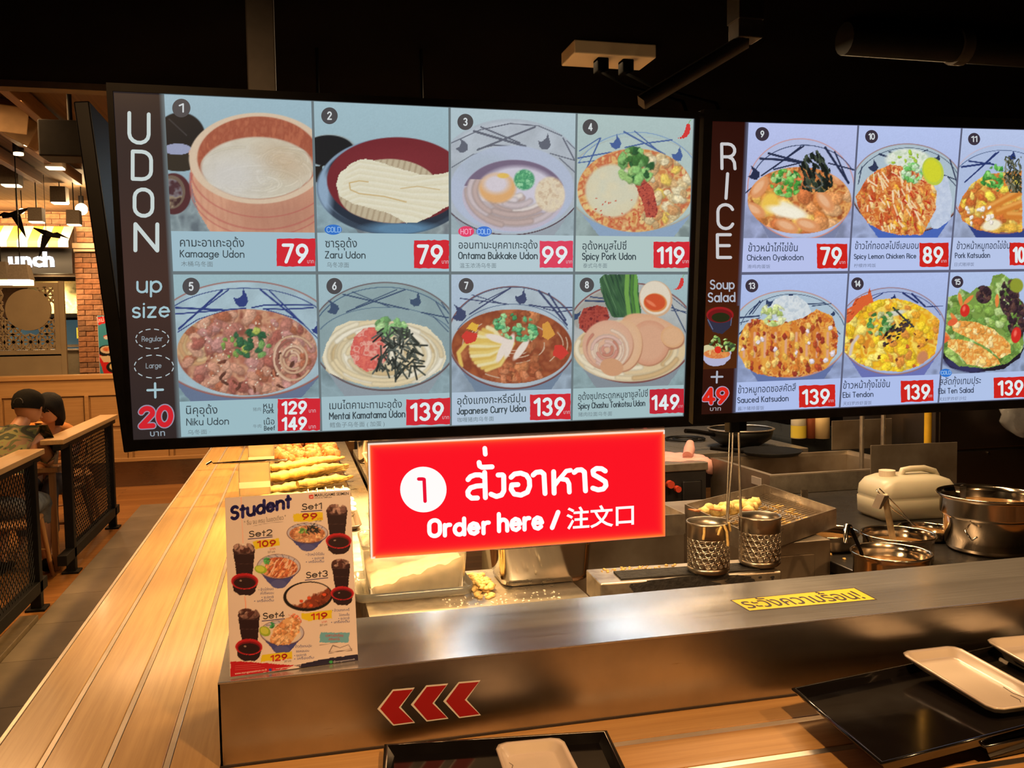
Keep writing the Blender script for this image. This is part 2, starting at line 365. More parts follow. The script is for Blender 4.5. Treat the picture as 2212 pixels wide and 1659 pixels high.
class Ink:
    """flat coloured shapes and letters on a Flat, joined into one mesh"""
    def __init__(s, fl, d=0.0012): s.fl = fl; s.v = []; s.f = []; s.c = []; s.d = d
    def tris(s, uvs, faces, c, d=0.0):
        n = len(s.v); s.v += [s.fl.L(u, v, s.d+d) for u, v in uvs]; s.f += [tuple(i+n for i in f) for f in faces]; s.c += [c]*len(uvs)
    def poly(s, pts, c, d=0.0):
        s.tris([s.fl.uv(*p) for p in pts], [tuple(range(len(pts)))[::-1]], c, d); return s
    def oval(s, cx, cy, rx, ry, c, d=0.0, n=28):
        return s.poly([(cx+rx*math.cos(2*PI*k/n), cy+ry*math.sin(2*PI*k/n)) for k in range(n)], c, d)
    def stroke(s, pts, w, c, d=0.0, cap=True):
        """pen stroke with round ends, in view coordinates"""
        for (x0, y0), (x1, y1) in zip(pts[:-1], pts[1:]):
            l = math.hypot(x1-x0, y1-y0)
            if l < 1e-6: continue
            nx, ny = -(y1-y0)/l*w/2, (x1-x0)/l*w/2
            s.poly([(x0+nx, y0+ny), (x1+nx, y1+ny), (x1-nx, y1-ny), (x0-nx, y0-ny)], c, d)
        for i, (x, y) in enumerate(pts):
            if cap or 0 < i < len(pts)-1: s.oval(x, y, w/2, w/2, c, d, 10)
        return s
    def rough(s, x0, y0, x1, y1, c, sk=0, d=0.0):
        """brush-edged tag; sk = how much lower the left end stands than the right"""
        rnd = random.Random(int(x0)); n = 12; pts = []
        for k in range(n+1): pts.append((x0+(x1-x0)*k/n, y0+sk*(1-k/n)+rnd.uniform(-1, 1)*(y1-y0)*.018))
        for k in range(1, n): pts.append((x1+rnd.uniform(-1, 1)*2, y0+(y1-y0)*k/n))
        for k in range(n+1): pts.append((x1-(x1-x0)*k/n, y1+sk*(k/n)+rnd.uniform(-1, 1)*(y1-y0)*.018))
        for k in range(1, n): pts.append((x0+rnd.uniform(-1, 1)*2, y1+sk-(y1-y0)*k/n))
        return s.poly(pts, c, d)
    def text(s, txt, x0, y0, x1, y1, em, c, off=0.0, d=0.0):
        """font lettering: base line from (x0, y0) to (x1, y1), em height in view pixels"""
        V, Fc, a, b = glyphs(txt, off); (u0, v0), (u1, v1) = s.fl.uv(x0, y0), s.fl.uv(x1, y1)
        L_ = math.hypot(u1-u0, v1-v0); k = L_/(b-a); ex, ey = (u1-u0)/L_, (v1-v0)/L_
        ux, uy = s.fl.uv((x0+x1)/2, (y0+y1)/2-em); mx, my = s.fl.uv((x0+x1)/2, (y0+y1)/2); h = math.hypot(ux-mx, uy-my)
        s.tris([(u0+ex*(x-a)*k+ey*y*h, v0+ey*(x-a)*k-ex*y*h) for x, y in V], Fc, c, d); return s
    def pen(s, txt, x0, y0, x1, y1, cap, w, c, d=0.0, gap=.22, slant=0.0):
        """monoline lettering drawn with round strokes; cap = capital height in view pixels"""
        X = 0; segs = []
        for ch in txt:
            if ch == ' ': X += .42; continue
            gw, sts = PEN[ch]
            for st in sts: segs.append([(X+x+slant*y, y) for x, y in st])
            X += gw+gap
        X -= gap; lx, ly = x1-x0, y1-y0; L_ = math.hypot(lx, ly); k = L_/X; ex, ey = lx/L_, ly/L_
        for st in segs: s.stroke([(x0+ex*x*k, y0+ey*x*k-y*cap) for x, y in st], w, c, d)
        return s
    def build(s, name, parent=None, label=None):
        me = bpy.data.meshes.new(name); me.from_pydata(s.v, [], s.f); me.update()
        a = me.color_attributes.new('Col', 'FLOAT_COLOR', 'POINT'); cc = np.ones((len(s.v), 4), np.float32)
        cc[:, :3] = lin(np.array(s.c, float)); a.data.foreach_set('color', cc.ravel()); me.materials.append(s.fl.m)
        o = bpy.data.objects.new(name, me); col.objects.link(o); o.parent = parent or s.fl.parent
        if label: o['label'] = label
        return o

_gl = {}
def glyphs(txt, off=0.0):
    k = (txt, off)
    if k not in _gl:
        c = bpy.data.curves.new('g', 'FONT'); c.body = txt; c.size = 1; c.offset = off; c.resolution_u = 2
        o = bpy.data.objects.new('g', c); col.objects.link(o); dg = bpy.context.evaluated_depsgraph_get()
        me = bpy.data.meshes.new_from_object(o.evaluated_get(dg)); V = [(v.co.x, v.co.y) for v in me.vertices]; Fc = [tuple(p.vertices) for p in me.polygons]
        bpy.data.objects.remove(o); bpy.data.curves.remove(c); bpy.data.meshes.remove(me)
        xs = [v[0] for v in V]; _gl[k] = (V, Fc, min(xs), max(xs))
    return _gl[k]

def ar(cx, cy, rx, ry, a0, a1, n=7):
    return [(cx+rx*math.cos(math.radians(a0+(a1-a0)*k/n)), cy+ry*math.sin(math.radians(a0+(a1-a0)*k/n))) for k in range(n+1)]
x_ = .66; r_ = .27; o_ = ar(r_, x_/2, r_, x_/2, 0, 360, 12)
PEN = {
 'U': (.6, [[(0, 1), (0, .3)]+ar(.3, .3, .3, .3, 180, 360)+[(.6, 1)]]), 'D': (.6, [[(0, 0), (0, 1), (.3, 1)]+ar(.3, .7, .3, .3, 90, 0, 4)+ar(.3, .3, .3, .3, 0, -90, 4)+[(0, 0)]]),
 'O': (.6, [ar(.3, .7, .3, .3, 0, 180)+ar(.3, .3, .3, .3, 180, 360)+[(.6, .7)]]), 'N': (.62, [[(0, 0), (0, 1), (.62, 0), (.62, 1)]]),
 'R': (.52, [[(0, 0), (0, 1), (.26, 1)]+ar(.26, .74, .26, .26, 90, -90)+[(0, .48)], [(.26, .48), (.42, .4), (.5, .25), (.52, 0)]]),
 'I': (.02, [[(0, 0), (0, 1)]]), 'C': (.54, [ar(.3, .7, .3, .3, 20, 180)+ar(.3, .3, .3, .3, 180, 340)]),
 'E': (.46, [[(.46, 1), (0, 1), (0, 0), (.46, 0)], [(0, .52), (.42, .52)]]), 'K': (.5, [[(0, 0), (0, 1)], [(.48, 1), (0, .45)], [(.12, .58), (.5, 0)]]),
 'Z': (.52, [[(0, 1), (.52, 1), (0, 0), (.52, 0)]]), 'B': (.5, [[(0, 0), (0, 1), (.24, 1)]+ar(.24, .76, .22, .24, 90, -90)+[(0, .52)], [(.24, .52)]+ar(.24, .26, .26, .26, 90, -90)+[(0, 0)]]),
 'S': (.5, [ar(.25, .76, .23, .24, 30, 270)+ar(.25, .26, .25, .26, 90, -150)]), 'P': (.5, [[(0, 0), (0, 1), (.24, 1)]+ar(.24, .74, .26, .26, 90, -90)+[(0, .48)]]),
 'M': (.7, [[(0, 0), (0, 1), (.35, .4), (.7, 1), (.7, 0)]]), 'J': (.4, [[(.4, 1), (.4, .22)]+ar(.2, .22, .2, .22, 0, -170)]),
 'T': (.56, [[(0, 1), (.56, 1)], [(.28, 1), (.28, 0)]]), 'L': (.44, [[(0, 1), (0, 0), (.44, 0)]]),
 'a': (.54, [o_, [(.54, x_), (.54, 0)]]), 'b': (.54, [o_, [(0, 1), (0, 0)]]), 'd': (.54, [o_, [(.54, 1), (.54, 0)]]), 'o': (.54, [o_]),
 'c': (.46, [ar(r_, x_/2, r_, x_/2, 45, 315)]), 'e': (.54, [[(.02, x_/2+.02), (.54, x_/2+.02)]+ar(r_, x_/2, r_, x_/2, 5, 320)]),
 'f': (.28, [ar(.26, .84, .13, .16, 80, 180, 4)+[(.13, 0)], [(0, x_), (.27, x_)]]), 'g': (.54, [o_, [(.54, x_), (.54, -.08)]+ar(r_, -.08, r_, .2, 0, -150)]),
 'h': (.5, [[(0, 1), (0, 0)], ar(.25, x_-.25, .25, .25, 180, 0)+[(.5, 0)]]), 'n': (.5, [[(0, x_), (0, 0)], ar(.25, x_-.25, .25, .25, 180, 0)+[(.5, 0)]]),
 'i': (.02, [[(0, 0), (0, x_)], [(0, .9), (.01, .91)]]), 'k': (.42, [[(0, 0), (0, 1)], [(.38, x_), (0, .28)], [(.12, .38), (.42, 0)]]), 'l': (.02, [[(0, 0), (0, 1)]]),
 'm': (.76, [[(0, x_), (0, 0)], ar(.19, x_-.2, .19, .2, 180, 0)+[(.38, 0)], ar(.57, x_-.2, .19, .2, 180, 0)+[(.76, 0)]]),
 'p': (.54, [o_, [(0, x_), (0, -.28)]]), 'r': (.28, [[(0, x_), (0, 0)], ar(.24, x_-.26, .24, .26, 180, 75)]),
 's': (.4, [ar(.2, x_-.17, .19, .17, 30, 270)+ar(.2, .16, .2, .16, 90, -150)]), 't': (.3, [[(.14, .92), (.14, 0)], [(0, x_), (.3, x_)]]),
 'u': (.5, [[(0, x_), (0, .25)]+ar(.25, .25, .25, .25, 180, 360)+[(.5, x_)], [(.5, .3), (.5, 0)]]), 'y': (.46, [[(0, x_), (.23, .05)], [(.46, x_), (.14, -.28)]]),
 'z': (.42, [[(0, x_), (.42, x_), (0, 0), (.42, 0)]]), '+': (.5, [[(0, .5), (.5, .5)], [(.25, .25), (.25, .75)]]), '/': (.34, [[(0, -.05), (.34, .95)]]),
 '0': (.56, [ar(.28, .5, .28, .5, 0, 360, 16)]), '1': (.26, [[(0, .8), (.26, 1), (.26, 0)]]),
 '2': (.52, [ar(.26, .73, .26, .27, 165, -20)+[(0, 0), (.54, 0)]]), '3': (.52, [ar(.25, .75, .24, .25, 150, -80)+ar(.25, .26, .27, .26, 80, -150)]),
 '4': (.56, [[(.42, 0), (.42, 1), (0, .27), (.58, .27)]]), '5': (.52, [[(.48, 1), (.08, 1), (.03, .56)]+ar(.26, .33, .27, .33, 120, -140)]),
 '6': (.54, [ar(.27, .31, .27, .31, 0, 360, 12), [(.42, 1), (.15, .65), (.0, .34)]]), '7': (.5, [[(0, 1), (.52, 1), (.16, 0)]]),
 '8': (.52, [ar(.26, .26, .26, .26, 0, 360, 12), ar(.26, .76, .22, .24, 0, 360, 12)]), '9': (.54, [ar(.27, .69, .27, .31, 0, 360, 12), [(.54, .66), (.4, .36), (.12, 0)]]),
}
# ------------------------------------------------------------------ menu screens
M_screen = mat_attr('lit_screen_print', 1.0, rough=0.22, spec=0.35)
M_print = mat_attr('printed_paper', 0.0, rough=0.45, spec=0.3)
M_lit = mat_attr('backlit_acrylic_print', 1.0, rough=0.15, spec=0.5)
M_blackplastic = mat('black_plastic', (0.0035, 0.003, 0.003), 0.4, var=0.3, scale=30, spec=.08)
M_blacksteel = mat('black_painted_steel', (0.006, 0.0055, 0.005), 0.55, var=0.3, scale=25, bump=0.05, spec=.2)
M_greysteel = mat('grey_painted_steel', (0.05, 0.042, 0.036), 0.5, var=0.25, scale=18, spec=.2)
BROWN = (52, 44, 42); CO = [.089, .372, .652, .932, 1.21]; RO = [.0, .343, .68]; PH = .262

GRN = [(60, 110, 50), (110, 165, 90), (40, 85, 45), (150, 190, 110)]
def deco(c, lines, drops, colr, m=None):
    for pts, wd in lines: c.L(pts, wd, colr, m)
    for x, y, r, a in drops:
        ca, sa = math.cos(a), math.sin(a); P_ = [(-.15, -1.2), (.35, -.55), (.75, .1), (.6, .7), (0, 1), (-.6, .7), (-.95, .15), (-.45, .1), (-.1, -.4)]
        c.P([(x+r*(px*ca-py*sa), y+r*(px*sa+py*ca)) for px, py in P_], colr, m)

def food1(c):
    c.N(c.mP([(560, 800), (1000, 1000), (1000, 1400), (560, 1400)]), [(110, 125, 130), (140, 155, 158), (95, 105, 112)], 120)
    c.E(700, 480, 225, 220, (28, 25, 25)); c.E(690, 690, 200, 100, (45, 38, 30)); c.E(675, 590, 125, 50, (150, 155, 185)); c.L([(600, 320), (760, 470)], 6, (70, 65, 65))
    c.E(640, 990, 158, 185, (78, 38, 40)); c.E(620, 975, 125, 150, (110, 90, 75)); c.N(c.mE(610, 985, 110, 130), [(60, 35, 35), (150, 130, 105), (120, 110, 115), (70, 40, 45)], 70)
    side = c.mP([(778, 600), (800, 900), (860, 1150), (980, 1345), (2100, 1345), (2100, 600)])
    c.put(side, (208, 152, 122)); c.N(side*.45, [(222, 165, 130), (196, 132, 104), (214, 158, 126)], 60, ax=6, rot=1.5)
    c.put(side*c.mE(1600, 1200, 380, 190, 0, 1.2)*.6, (168, 112, 92))
    for dy, wd in ((120, 9), (230, 12), (290, 8)): c.put(np.clip(1-np.abs((np.sqrt(((c.X-1440)/650)**2+((c.Y-640-dy)/440)**2)-1)*440)/wd, 0, 1)*(c.Y > 800)*.7, (178, 88, 80))
    c.E(1400, 672, 622, 408, (216, 190, 162), soft=.02); c.E(1400, 668, 545, 370, (168, 88, 62), soft=.02)
    c.N(c.mE(1400, 668, 545, 370)*.55, [(190, 108, 76), (150, 70, 50), (176, 98, 70)], 70, ax=.5)
    inn = c.mE(1400, 668, 545, 370)*c.mE(1390, 760, 500, 278, 0, .06); c.put(inn, (206, 196, 176))
    for q_ in ((1250, 760, 420, 210), (1600, 820, 330, 200), (1400, 900, 460, 170), (1650, 690, 260, 120)): c.strands(inn, *q_, 16, 15, [(216, 206, 184), (204, 193, 168), (212, 200, 174), (224, 215, 194)], 1.5)
    c.N(inn*.45, [(214, 204, 182), (198, 186, 162), (222, 212, 192)], 90, ax=2.5, rot=-.3)
    c.put(inn*c.mE(1150, 830, 300, 190, 0, 1.3)*.75, (208, 204, 200)); c.put(inn*c.mE(1640, 700, 220, 120, .5, 1.4)*.4, (190, 150, 110))
def food2(c):
    c.N(c.mP([(60, 780), (500, 1290), (1300, 1290), (1300, 1100), (60, 700)]), [(120, 132, 135), (148, 160, 162), (105, 112, 118)], 140)
    c.E(210, 520, 245, 145, (150, 160, 160)); c.E(205, 520, 232, 138, (24, 24, 26)); c.P([(70, 660), (150, 655), (150, 820), (80, 800)], (30, 26, 22))
    c.E(790, 850, 690, 425, (50, 62, 78), soft=.015); c.E(792, 815, 668, 412, (128, 150, 172), soft=.02); c.E(800, 830, 655, 405, (34, 42, 56), soft=.03)
    c.put(c.mE(850, 1220, 300, 60, 0, .8)*c.mE(790, 850, 690, 425), (88, 128, 160)); c.put(c.mE(140, 900, 90, 260, 0, .8)*c.mE(790, 850, 690, 425), (140, 165, 190))
    red = c.mE(815, 785, 625, 385, 0, .02); c.put(red, (112, 34, 40)); c.put(red*c.mE(800, 640, 420, 130, 0, 1)*.5, (128, 42, 48))
    mt = c.mE(745, 885, 455, 290, 0, .02)*red; c.put(mt, (192, 176, 146)); a = np.sin((c.X*.98+c.Y*.25)/8.5); c.put(mt*np.clip(a, 0, 1)*.55, (150, 128, 100))
    nd = c.mP([(270, 820), (300, 730), (400, 640), (470, 605), (530, 595), (650, 615), (780, 665), (900, 700), (1050, 735), (1180, 735), (1290, 712), (1290, 1010), (1200, 1060), (1120, 1110), (1000, 1165), (900, 1168), (760, 1085), (560, 1030), (400, 985), (300, 920)])
    c.put(nd, (226, 220, 194))
    for k in range(26):
        y = 640+k*17; c.L([(320+abs(k-13)*6, y+30), (480, y-20), (700, y+12), (950, y+50), (1290, y+(k-10)*9+30)], 17, [(219, 210, 180), (229, 223, 200), (224, 215, 188)][k % 3], nd, 15)
    c.L([(560, 800), (480, 790), (390, 810), (400, 870), (480, 905), (700, 930), (900, 980)], 9, (196, 160, 96), nd, 7); c.L([(850, 860), (1000, 840), (1200, 870)], 8, (200, 172, 120), nd, 7)
def swl(c, m, cols): pass
DK = (86, 92, 108)
def food3(c):
    c.bowl(560, 640, 640, 495, (172, 182, 192), (150, 158, 168), (178, 186, 196), None, None, rimw=26)
    c.R(560, 650, 640, 486, 9, (80, 60, 68), (c.Y > 900)*1.0)
    deco(c, [([(250, 250), (690, 380)], 20), ([(310, 215), (640, 350)], 14), ([(280, 410), (770, 215)], 16), ([(290, 400), (420, 370), (690, 385)], 10), ([(60, 350), (300, 240), (560, 185), (800, 205), (1000, 290)], 9), ([(1010, 310), (1110, 500)], 12), ([(1040, 330), (1110, 400)], 8), ([(900, 440), (1110, 500)], 9), ([(60, 560), (240, 450), (560, 385)], 8), ([(980, 480), (1110, 600)], 9)],
         [(150, 375, 62, -.2), (860, 345, 68, .35)], (92, 96, 110))
    c.E(575, 745, 530, 372, (176, 186, 208), soft=.03); c.put(c.mE(330, 560, 200, 120, 0, 1)*.3, (150, 165, 165))
    f = c.mE(590, 800, 438, 305, 0, .03); c.put(f, (190, 180, 196)); c.put(f*(c.Y < 720)*.8, (96, 78, 104)); c.E(620, 760, 330, 210, (206, 200, 214), soft=.2, clip=f)
    c.strands(f*(c.Y > 660), 600, 760, 420, 290, 34, 34, [(214, 202, 204), (200, 184, 186), (224, 212, 206), (190, 166, 160)], 1.3, 1.6)
    c.E(450, 735, 158, 128, (222, 168, 110), soft=.2, clip=f); c.E(440, 700, 110, 80, (212, 202, 210), soft=.6, clip=f); c.E(500, 630, 50, 22, (226, 186, 90), soft=.4)
    c.N(c.mE(900, 790, 130, 150, 0, .15)*f, [(214, 196, 172), (226, 210, 180), (200, 174, 146)], 30); c.N(c.mE(680, 665, 88, 88, 0, .2), [(110, 186, 130), (60, 140, 96), (150, 210, 160)], 26)
def food4(c):
    c.bowl(1640, 700, 600, 405, (168, 160, 146), (138, 162, 190), (176, 196, 190), None, None, rimw=10)
    c.E(1640, 690, 580, 395, (178, 196, 192), soft=.02)
    c.R(1640, 690, 540, 430, 7, (120, 150, 190), (c.Y < 520)*1.0)
    deco(c, [([(1530, 255), (1880, 450)], 14), ([(1620, 250), (1800, 400)], 10), ([(1540, 390), (1700, 355), (1940, 325)], 12), ([(1150, 420), (1320, 310)], 9), ([(1180, 640), (1330, 310)], 12), ([(1140, 480), (1420, 430)], 12), ([(1140, 520), (1300, 500)], 9), ([(2010, 540), (2120, 690)], 10)],
         [(1465, 345, 60, .1), (1990, 450, 58, .3)], (66, 92, 150))
    f = c.mE(1625, 755, 490, 355, 0, .02); c.put(f, (222, 168, 100)); c.N(f, [(206, 130, 72), (226, 182, 112), (196, 96, 60), (230, 196, 130)], 60)
    c.E(1430, 760, 230, 225, (214, 204, 170), soft=.12, clip=f); c.N(c.mE(1430, 740, 200, 185, 0, .4)*.8, [(206, 206, 184), (218, 208, 176)], 90)
    c.blobs(f*(c.X > 1680), 70, 1690, 450, 2080, 1080, 48, 36, [(216, 190, 140), (198, 160, 110), (226, 210, 168), (206, 150, 96), (232, 196, 90)])
    c.N(c.mP([(1620, 700), (1700, 650), (1780, 740), (1820, 930), (1800, 985), (1720, 990), (1690, 860)]), [(160, 60, 50), (196, 84, 64), (130, 44, 42)], 16)
    c.blobs(c.mE(1630, 550, 160, 170, 0, .1), 34, 1500, 390, 1760, 690, 48, 32, GRN+[(140, 195, 110)]); c.scatter(f, 40, 1180, 820, 1700, 1090, 8, 9, [(196, 70, 50)])
def food5(c):
    c.bowl(690, 670, 905, 555, (150, 82, 70), (98, 112, 140), (166, 190, 200), None, None, rimw=14)
    c.R(690, 640, 850, 455, 8, (50, 66, 120), (c.Y < 500)*1.0)
    deco(c, [([(40, 370), (480, 390)], 18), ([(30, 430), (400, 400), (700, 375)], 14), ([(70, 570), (480, 205)], 18), ([(150, 490), (540, 200)], 12), ([(840, 200), (1240, 520)], 18), ([(920, 205), (1260, 540)], 13), ([(760, 370), (880, 345), (1330, 345)], 14), ([(870, 380), (1060, 385), (1340, 370)], 14), ([(60, 600), (250, 480), (500, 400)], 10), ([(900, 390), (1200, 480), (1380, 660)], 10)],
         [(665, 285, 84, .25), (1375, 560, 60, 0)], (42, 56, 118))
    f = c.mE(715, 790, 660, 405, 0, .02); c.put(f, (190, 134, 96)); c.N(f, [(196, 130, 100), (168, 98, 76), (206, 152, 116), (140, 76, 60)], 110)
    c.E(170, 700, 130, 190, (206, 168, 116), soft=.5, clip=f); c.strands(f*(c.X < 330), 250, 720, 170, 180, 14, 26, [(214, 176, 128), (200, 150, 104)], 2)
    c.blobs(f, 170, 150, 420, 1370, 1180, 78, 44, [(196, 138, 112), (176, 112, 96), (206, 152, 124), (158, 88, 74), (186, 130, 120), (170, 98, 70)])
    c.blobs(f, 14, 400, 800, 1300, 1150, 40, 14, [(92, 52, 40), (110, 60, 44)]); c.strands(f*(c.X > 900), 1150, 850, 200, 230, 16, 14, [(206, 164, 130), (150, 96, 80), (220, 180, 150)], 2.2)
    c.scatter(f, 60, 300, 480, 1150, 1100, 6, 12, [(226, 206, 180)])
    c.blobs(c.mE(760, 700, 190, 150, .2, .1), 26, 600, 560, 930, 830, 38, 28, [(170, 180, 80), (60, 110, 60), (40, 84, 52), (110, 150, 80), (50, 96, 60)]); c.blobs(f, 8, 470, 660, 620, 830, 20, 16, [(120, 150, 70)])
def food6(c):
    c.bowl(600, 580, 640, 465, (90, 66, 66), (140, 150, 158), (146, 166, 168), None, None, rimw=12)
    c.put(c.mE(600, 560, 610, 430)*.5, (132, 156, 160)); c.R(600, 590, 620, 430, 7, (66, 92, 120), (c.Y < 420)*1.0); c.R(600, 640, 600, 310, 6, (86, 110, 130), (c.Y < 520)*1.0)
    deco(c, [([(240, 220), (800, 350)], 12), ([(320, 200), (640, 330)], 8), ([(270, 370), (770, 180)], 12), ([(350, 330), (700, 180)], 8), ([(1030, 280), (1140, 470)], 9), ([(1080, 290), (1140, 380)], 8), ([(910, 375), (1140, 420)], 12), ([(1010, 410), (1140, 540)], 8)],
         [(150, 330, 64, -.5), (865, 270, 62, .3)], (58, 76, 104))
    f = c.mP([(60, 760), (100, 640), (180, 500), (300, 445), (560, 440), (820, 470), (960, 500), (1080, 620), (1125, 760), (1080, 860), (900, 970), (640, 1015), (480, 1010), (250, 950), (100, 880)]); c.put(f, (226, 212, 178))
    c.strands(f, 590, 740, 520, 290, 90, 28, [(232, 220, 190), (216, 196, 156), (226, 206, 164), (238, 228, 204), (206, 178, 130)], 1.8)
    c.N(c.mP([(300, 720), (330, 590), (420, 510), (510, 500), (600, 600), (620, 760), (560, 850), (440, 880), (340, 820)]), [(226, 110, 92), (206, 84, 76), (232, 170, 150), (216, 96, 84)], 40)
    c.blobs(c.mE(660, 510, 150, 100, .2, .1), 26, 520, 420, 800, 600, 40, 24, [(130, 180, 110), (170, 206, 140), (110, 160, 96)])
    c.scatter(1.0, 110, 540, 500, 860, 850, 110, 15, [(44, 48, 42), (60, 66, 58), (34, 38, 34), (86, 92, 84)], 1.3, 2.6)
def food7(c):
    c.bowl(1690, 590, 560, 440, (104, 50, 46), (110, 128, 150), (176, 190, 200), None, None, rimw=12)
    c.R(1690, 590, 545, 430, 6, (80, 100, 130), (c.Y < 420)*1.0); c.R(1690, 680, 520, 375, 6, (80, 100, 130), (c.Y < 520)*1.0)
    deco(c, [([(1240, 255), (1650, 305)], 10), ([(1340, 225), (1600, 300)], 8), ([(1320, 390), (1670, 165)], 12), ([(1400, 300), (1640, 180)], 8), ([(1910, 190), (2150, 480)], 18), ([(1995, 215), (2140, 440)], 16), ([(1830, 310), (1950, 330), (2200, 335)], 12), ([(1950, 340), (2080, 370), (2200, 355)], 9)],
         [(1230, 380, 72, -.4), (1765, 245, 64, .35)], (58, 66, 100))
    f = c.mE(1680, 665, 512, 315, 0, .02); c.put(f, (150, 74, 42)); c.N(f, [(160, 82, 46), (132, 60, 36), (176, 100, 60)], 90)
    c.strands(f, 1700, 650, 470, 280, 20, 6, [(206, 170, 140)], .5)
    c.blobs(f, 24, 1500, 370, 1900, 960, 60, 40, [(172, 98, 60), (190, 116, 70), (150, 78, 46)]); c.blobs(f, 14, 1540, 860, 1960, 960, 50, 24, [(176, 92, 56), (196, 120, 80)])
    for k in range(15):
        a = 2.1+k*.13; c.L([(1690-k*6, 640), (1690+220*math.cos(a), 660+170*math.sin(a)*1.1), (1690+360*math.cos(a+.15), 680+230*math.sin(a+.1))], 36, [(226, 196, 110), (214, 176, 84), (232, 216, 160)][k % 3], f, 14)
    c.L([(1480, 610), (1290, 640), (1225, 720), (1250, 830)], 34, (220, 184, 90), f, 12)
    for x, y, a in ((1560, 600, .3), (1660, 660, 1.9), (1760, 690, 2.2), (1600, 700, 2.0)): c.E(x, y, 110, 30, (230, 214, 200), a, .3, f)
    c.blobs(c.mE(1720, 500, 200, 115, .25, .1), 60, 1500, 395, 1920, 650, 26, 18, [(96, 176, 116), (60, 140, 84), (150, 206, 140)])
    c.P([(1250, 580), (1290, 530), (1390, 560), (1370, 620), (1290, 650)], (206, 54, 44), f); c.P([(2050, 650), (2110, 655), (2170, 720), (2100, 775), (2030, 740)], (206, 54, 44), f)
    c.P([(1290, 510), (1340, 460), (1395, 480), (1380, 540)], (226, 176, 60), f); c.P([(1940, 480), (1990, 450), (2050, 560), (1990, 610), (1940, 580)], (216, 150, 60), f)
def food8(c):
    c.bowl(680, 660, 665, 515, (116, 58, 54), (130, 138, 146), (178, 182, 180), None, None, rimw=16)
    c.put(c.mE(300, 420, 260, 250)*c.mE(680, 660, 640, 490)*.6, (150, 142, 130)); deco(c, [([(210, 330), (480, 340)], 18), ([(260, 290), (420, 310)], 14), ([(1060, 300), (1240, 660)], 12), ([(1090, 400), (1250, 460)], 12), ([(1090, 290), (1250, 420)], 8), ([(1090, 430), (1250, 440)], 8)], [(110, 480, 60, 1)], (50, 66, 100))
    f = c.mE(660, 840, 575, 318, 0, .03); c.put(f, (218, 190, 146)); c.strands(f, 660, 820, 560, 300, 40, 34, [(226, 204, 164), (206, 170, 120), (232, 216, 184)], 1.1)
    v = c.mP([(355, 110), (400, 60), (740, 55), (780, 470), (640, 500), (490, 500), (430, 400), (370, 240)]); c.put(v, (44, 78, 50)); c.N(v, [(34, 62, 44), (60, 100, 60), (40, 72, 48), (84, 124, 80)], 34, ax=8, rot=1.2)
    for x, wd, cc in ((640, 46, (110, 160, 70)), (690, 26, (70, 120, 50)), (730, 40, (100, 156, 66))): c.L([(x, 55), (x-10, 250), (x+20, 480)], wd, cc, v, 10)
    c.N(c.mP([(140, 520), (190, 410), (330, 375), (430, 400), (460, 500), (380, 620), (240, 680), (150, 610)]), [(140, 48, 40), (176, 70, 56), (110, 34, 34)], 30)
    c.E(930, 310, 170, 185, (206, 166, 130), -.25, .04); c.E(925, 300, 155, 172, (226, 212, 190), -.25, .06); c.E(925, 350, 120, 96, (216, 130, 66), .1, .1); c.E(920, 345, 108, 84, (206, 76, 38), .1, .1); c.E(880, 355, 60, 16, (230, 120, 80), .6, .5)
    for cx, cy, rx, ry, a, cc in ((900, 640, 330, 150, .35, (214, 158, 118)), (860, 760, 210, 230, .2, (206, 142, 110)), (1100, 700, 120, 110, .3, (216, 160, 110)), (600, 790, 190, 260, .15, (218, 170, 128)), (440, 780, 260, 250, -.4, (212, 160, 132))):
        c.E(cx+6, cy+12, rx, ry, (170, 110, 80), a, .06); c.E(cx, cy, rx, ry, cc, a, .06); c.put(c.mE(cx, cy, rx*.9, ry*.9, a, .4)*.5, (222, 180, 146))
    c.strands(c.mE(450, 800, 230, 220, -.4, .1), 430, 830, 220, 210, 22, 22, [(216, 176, 160), (206, 140, 120), (226, 196, 170), (196, 126, 104)], 2.6)
    c.E(480, 1010, 120, 90, (206, 150, 110), .2, .1)
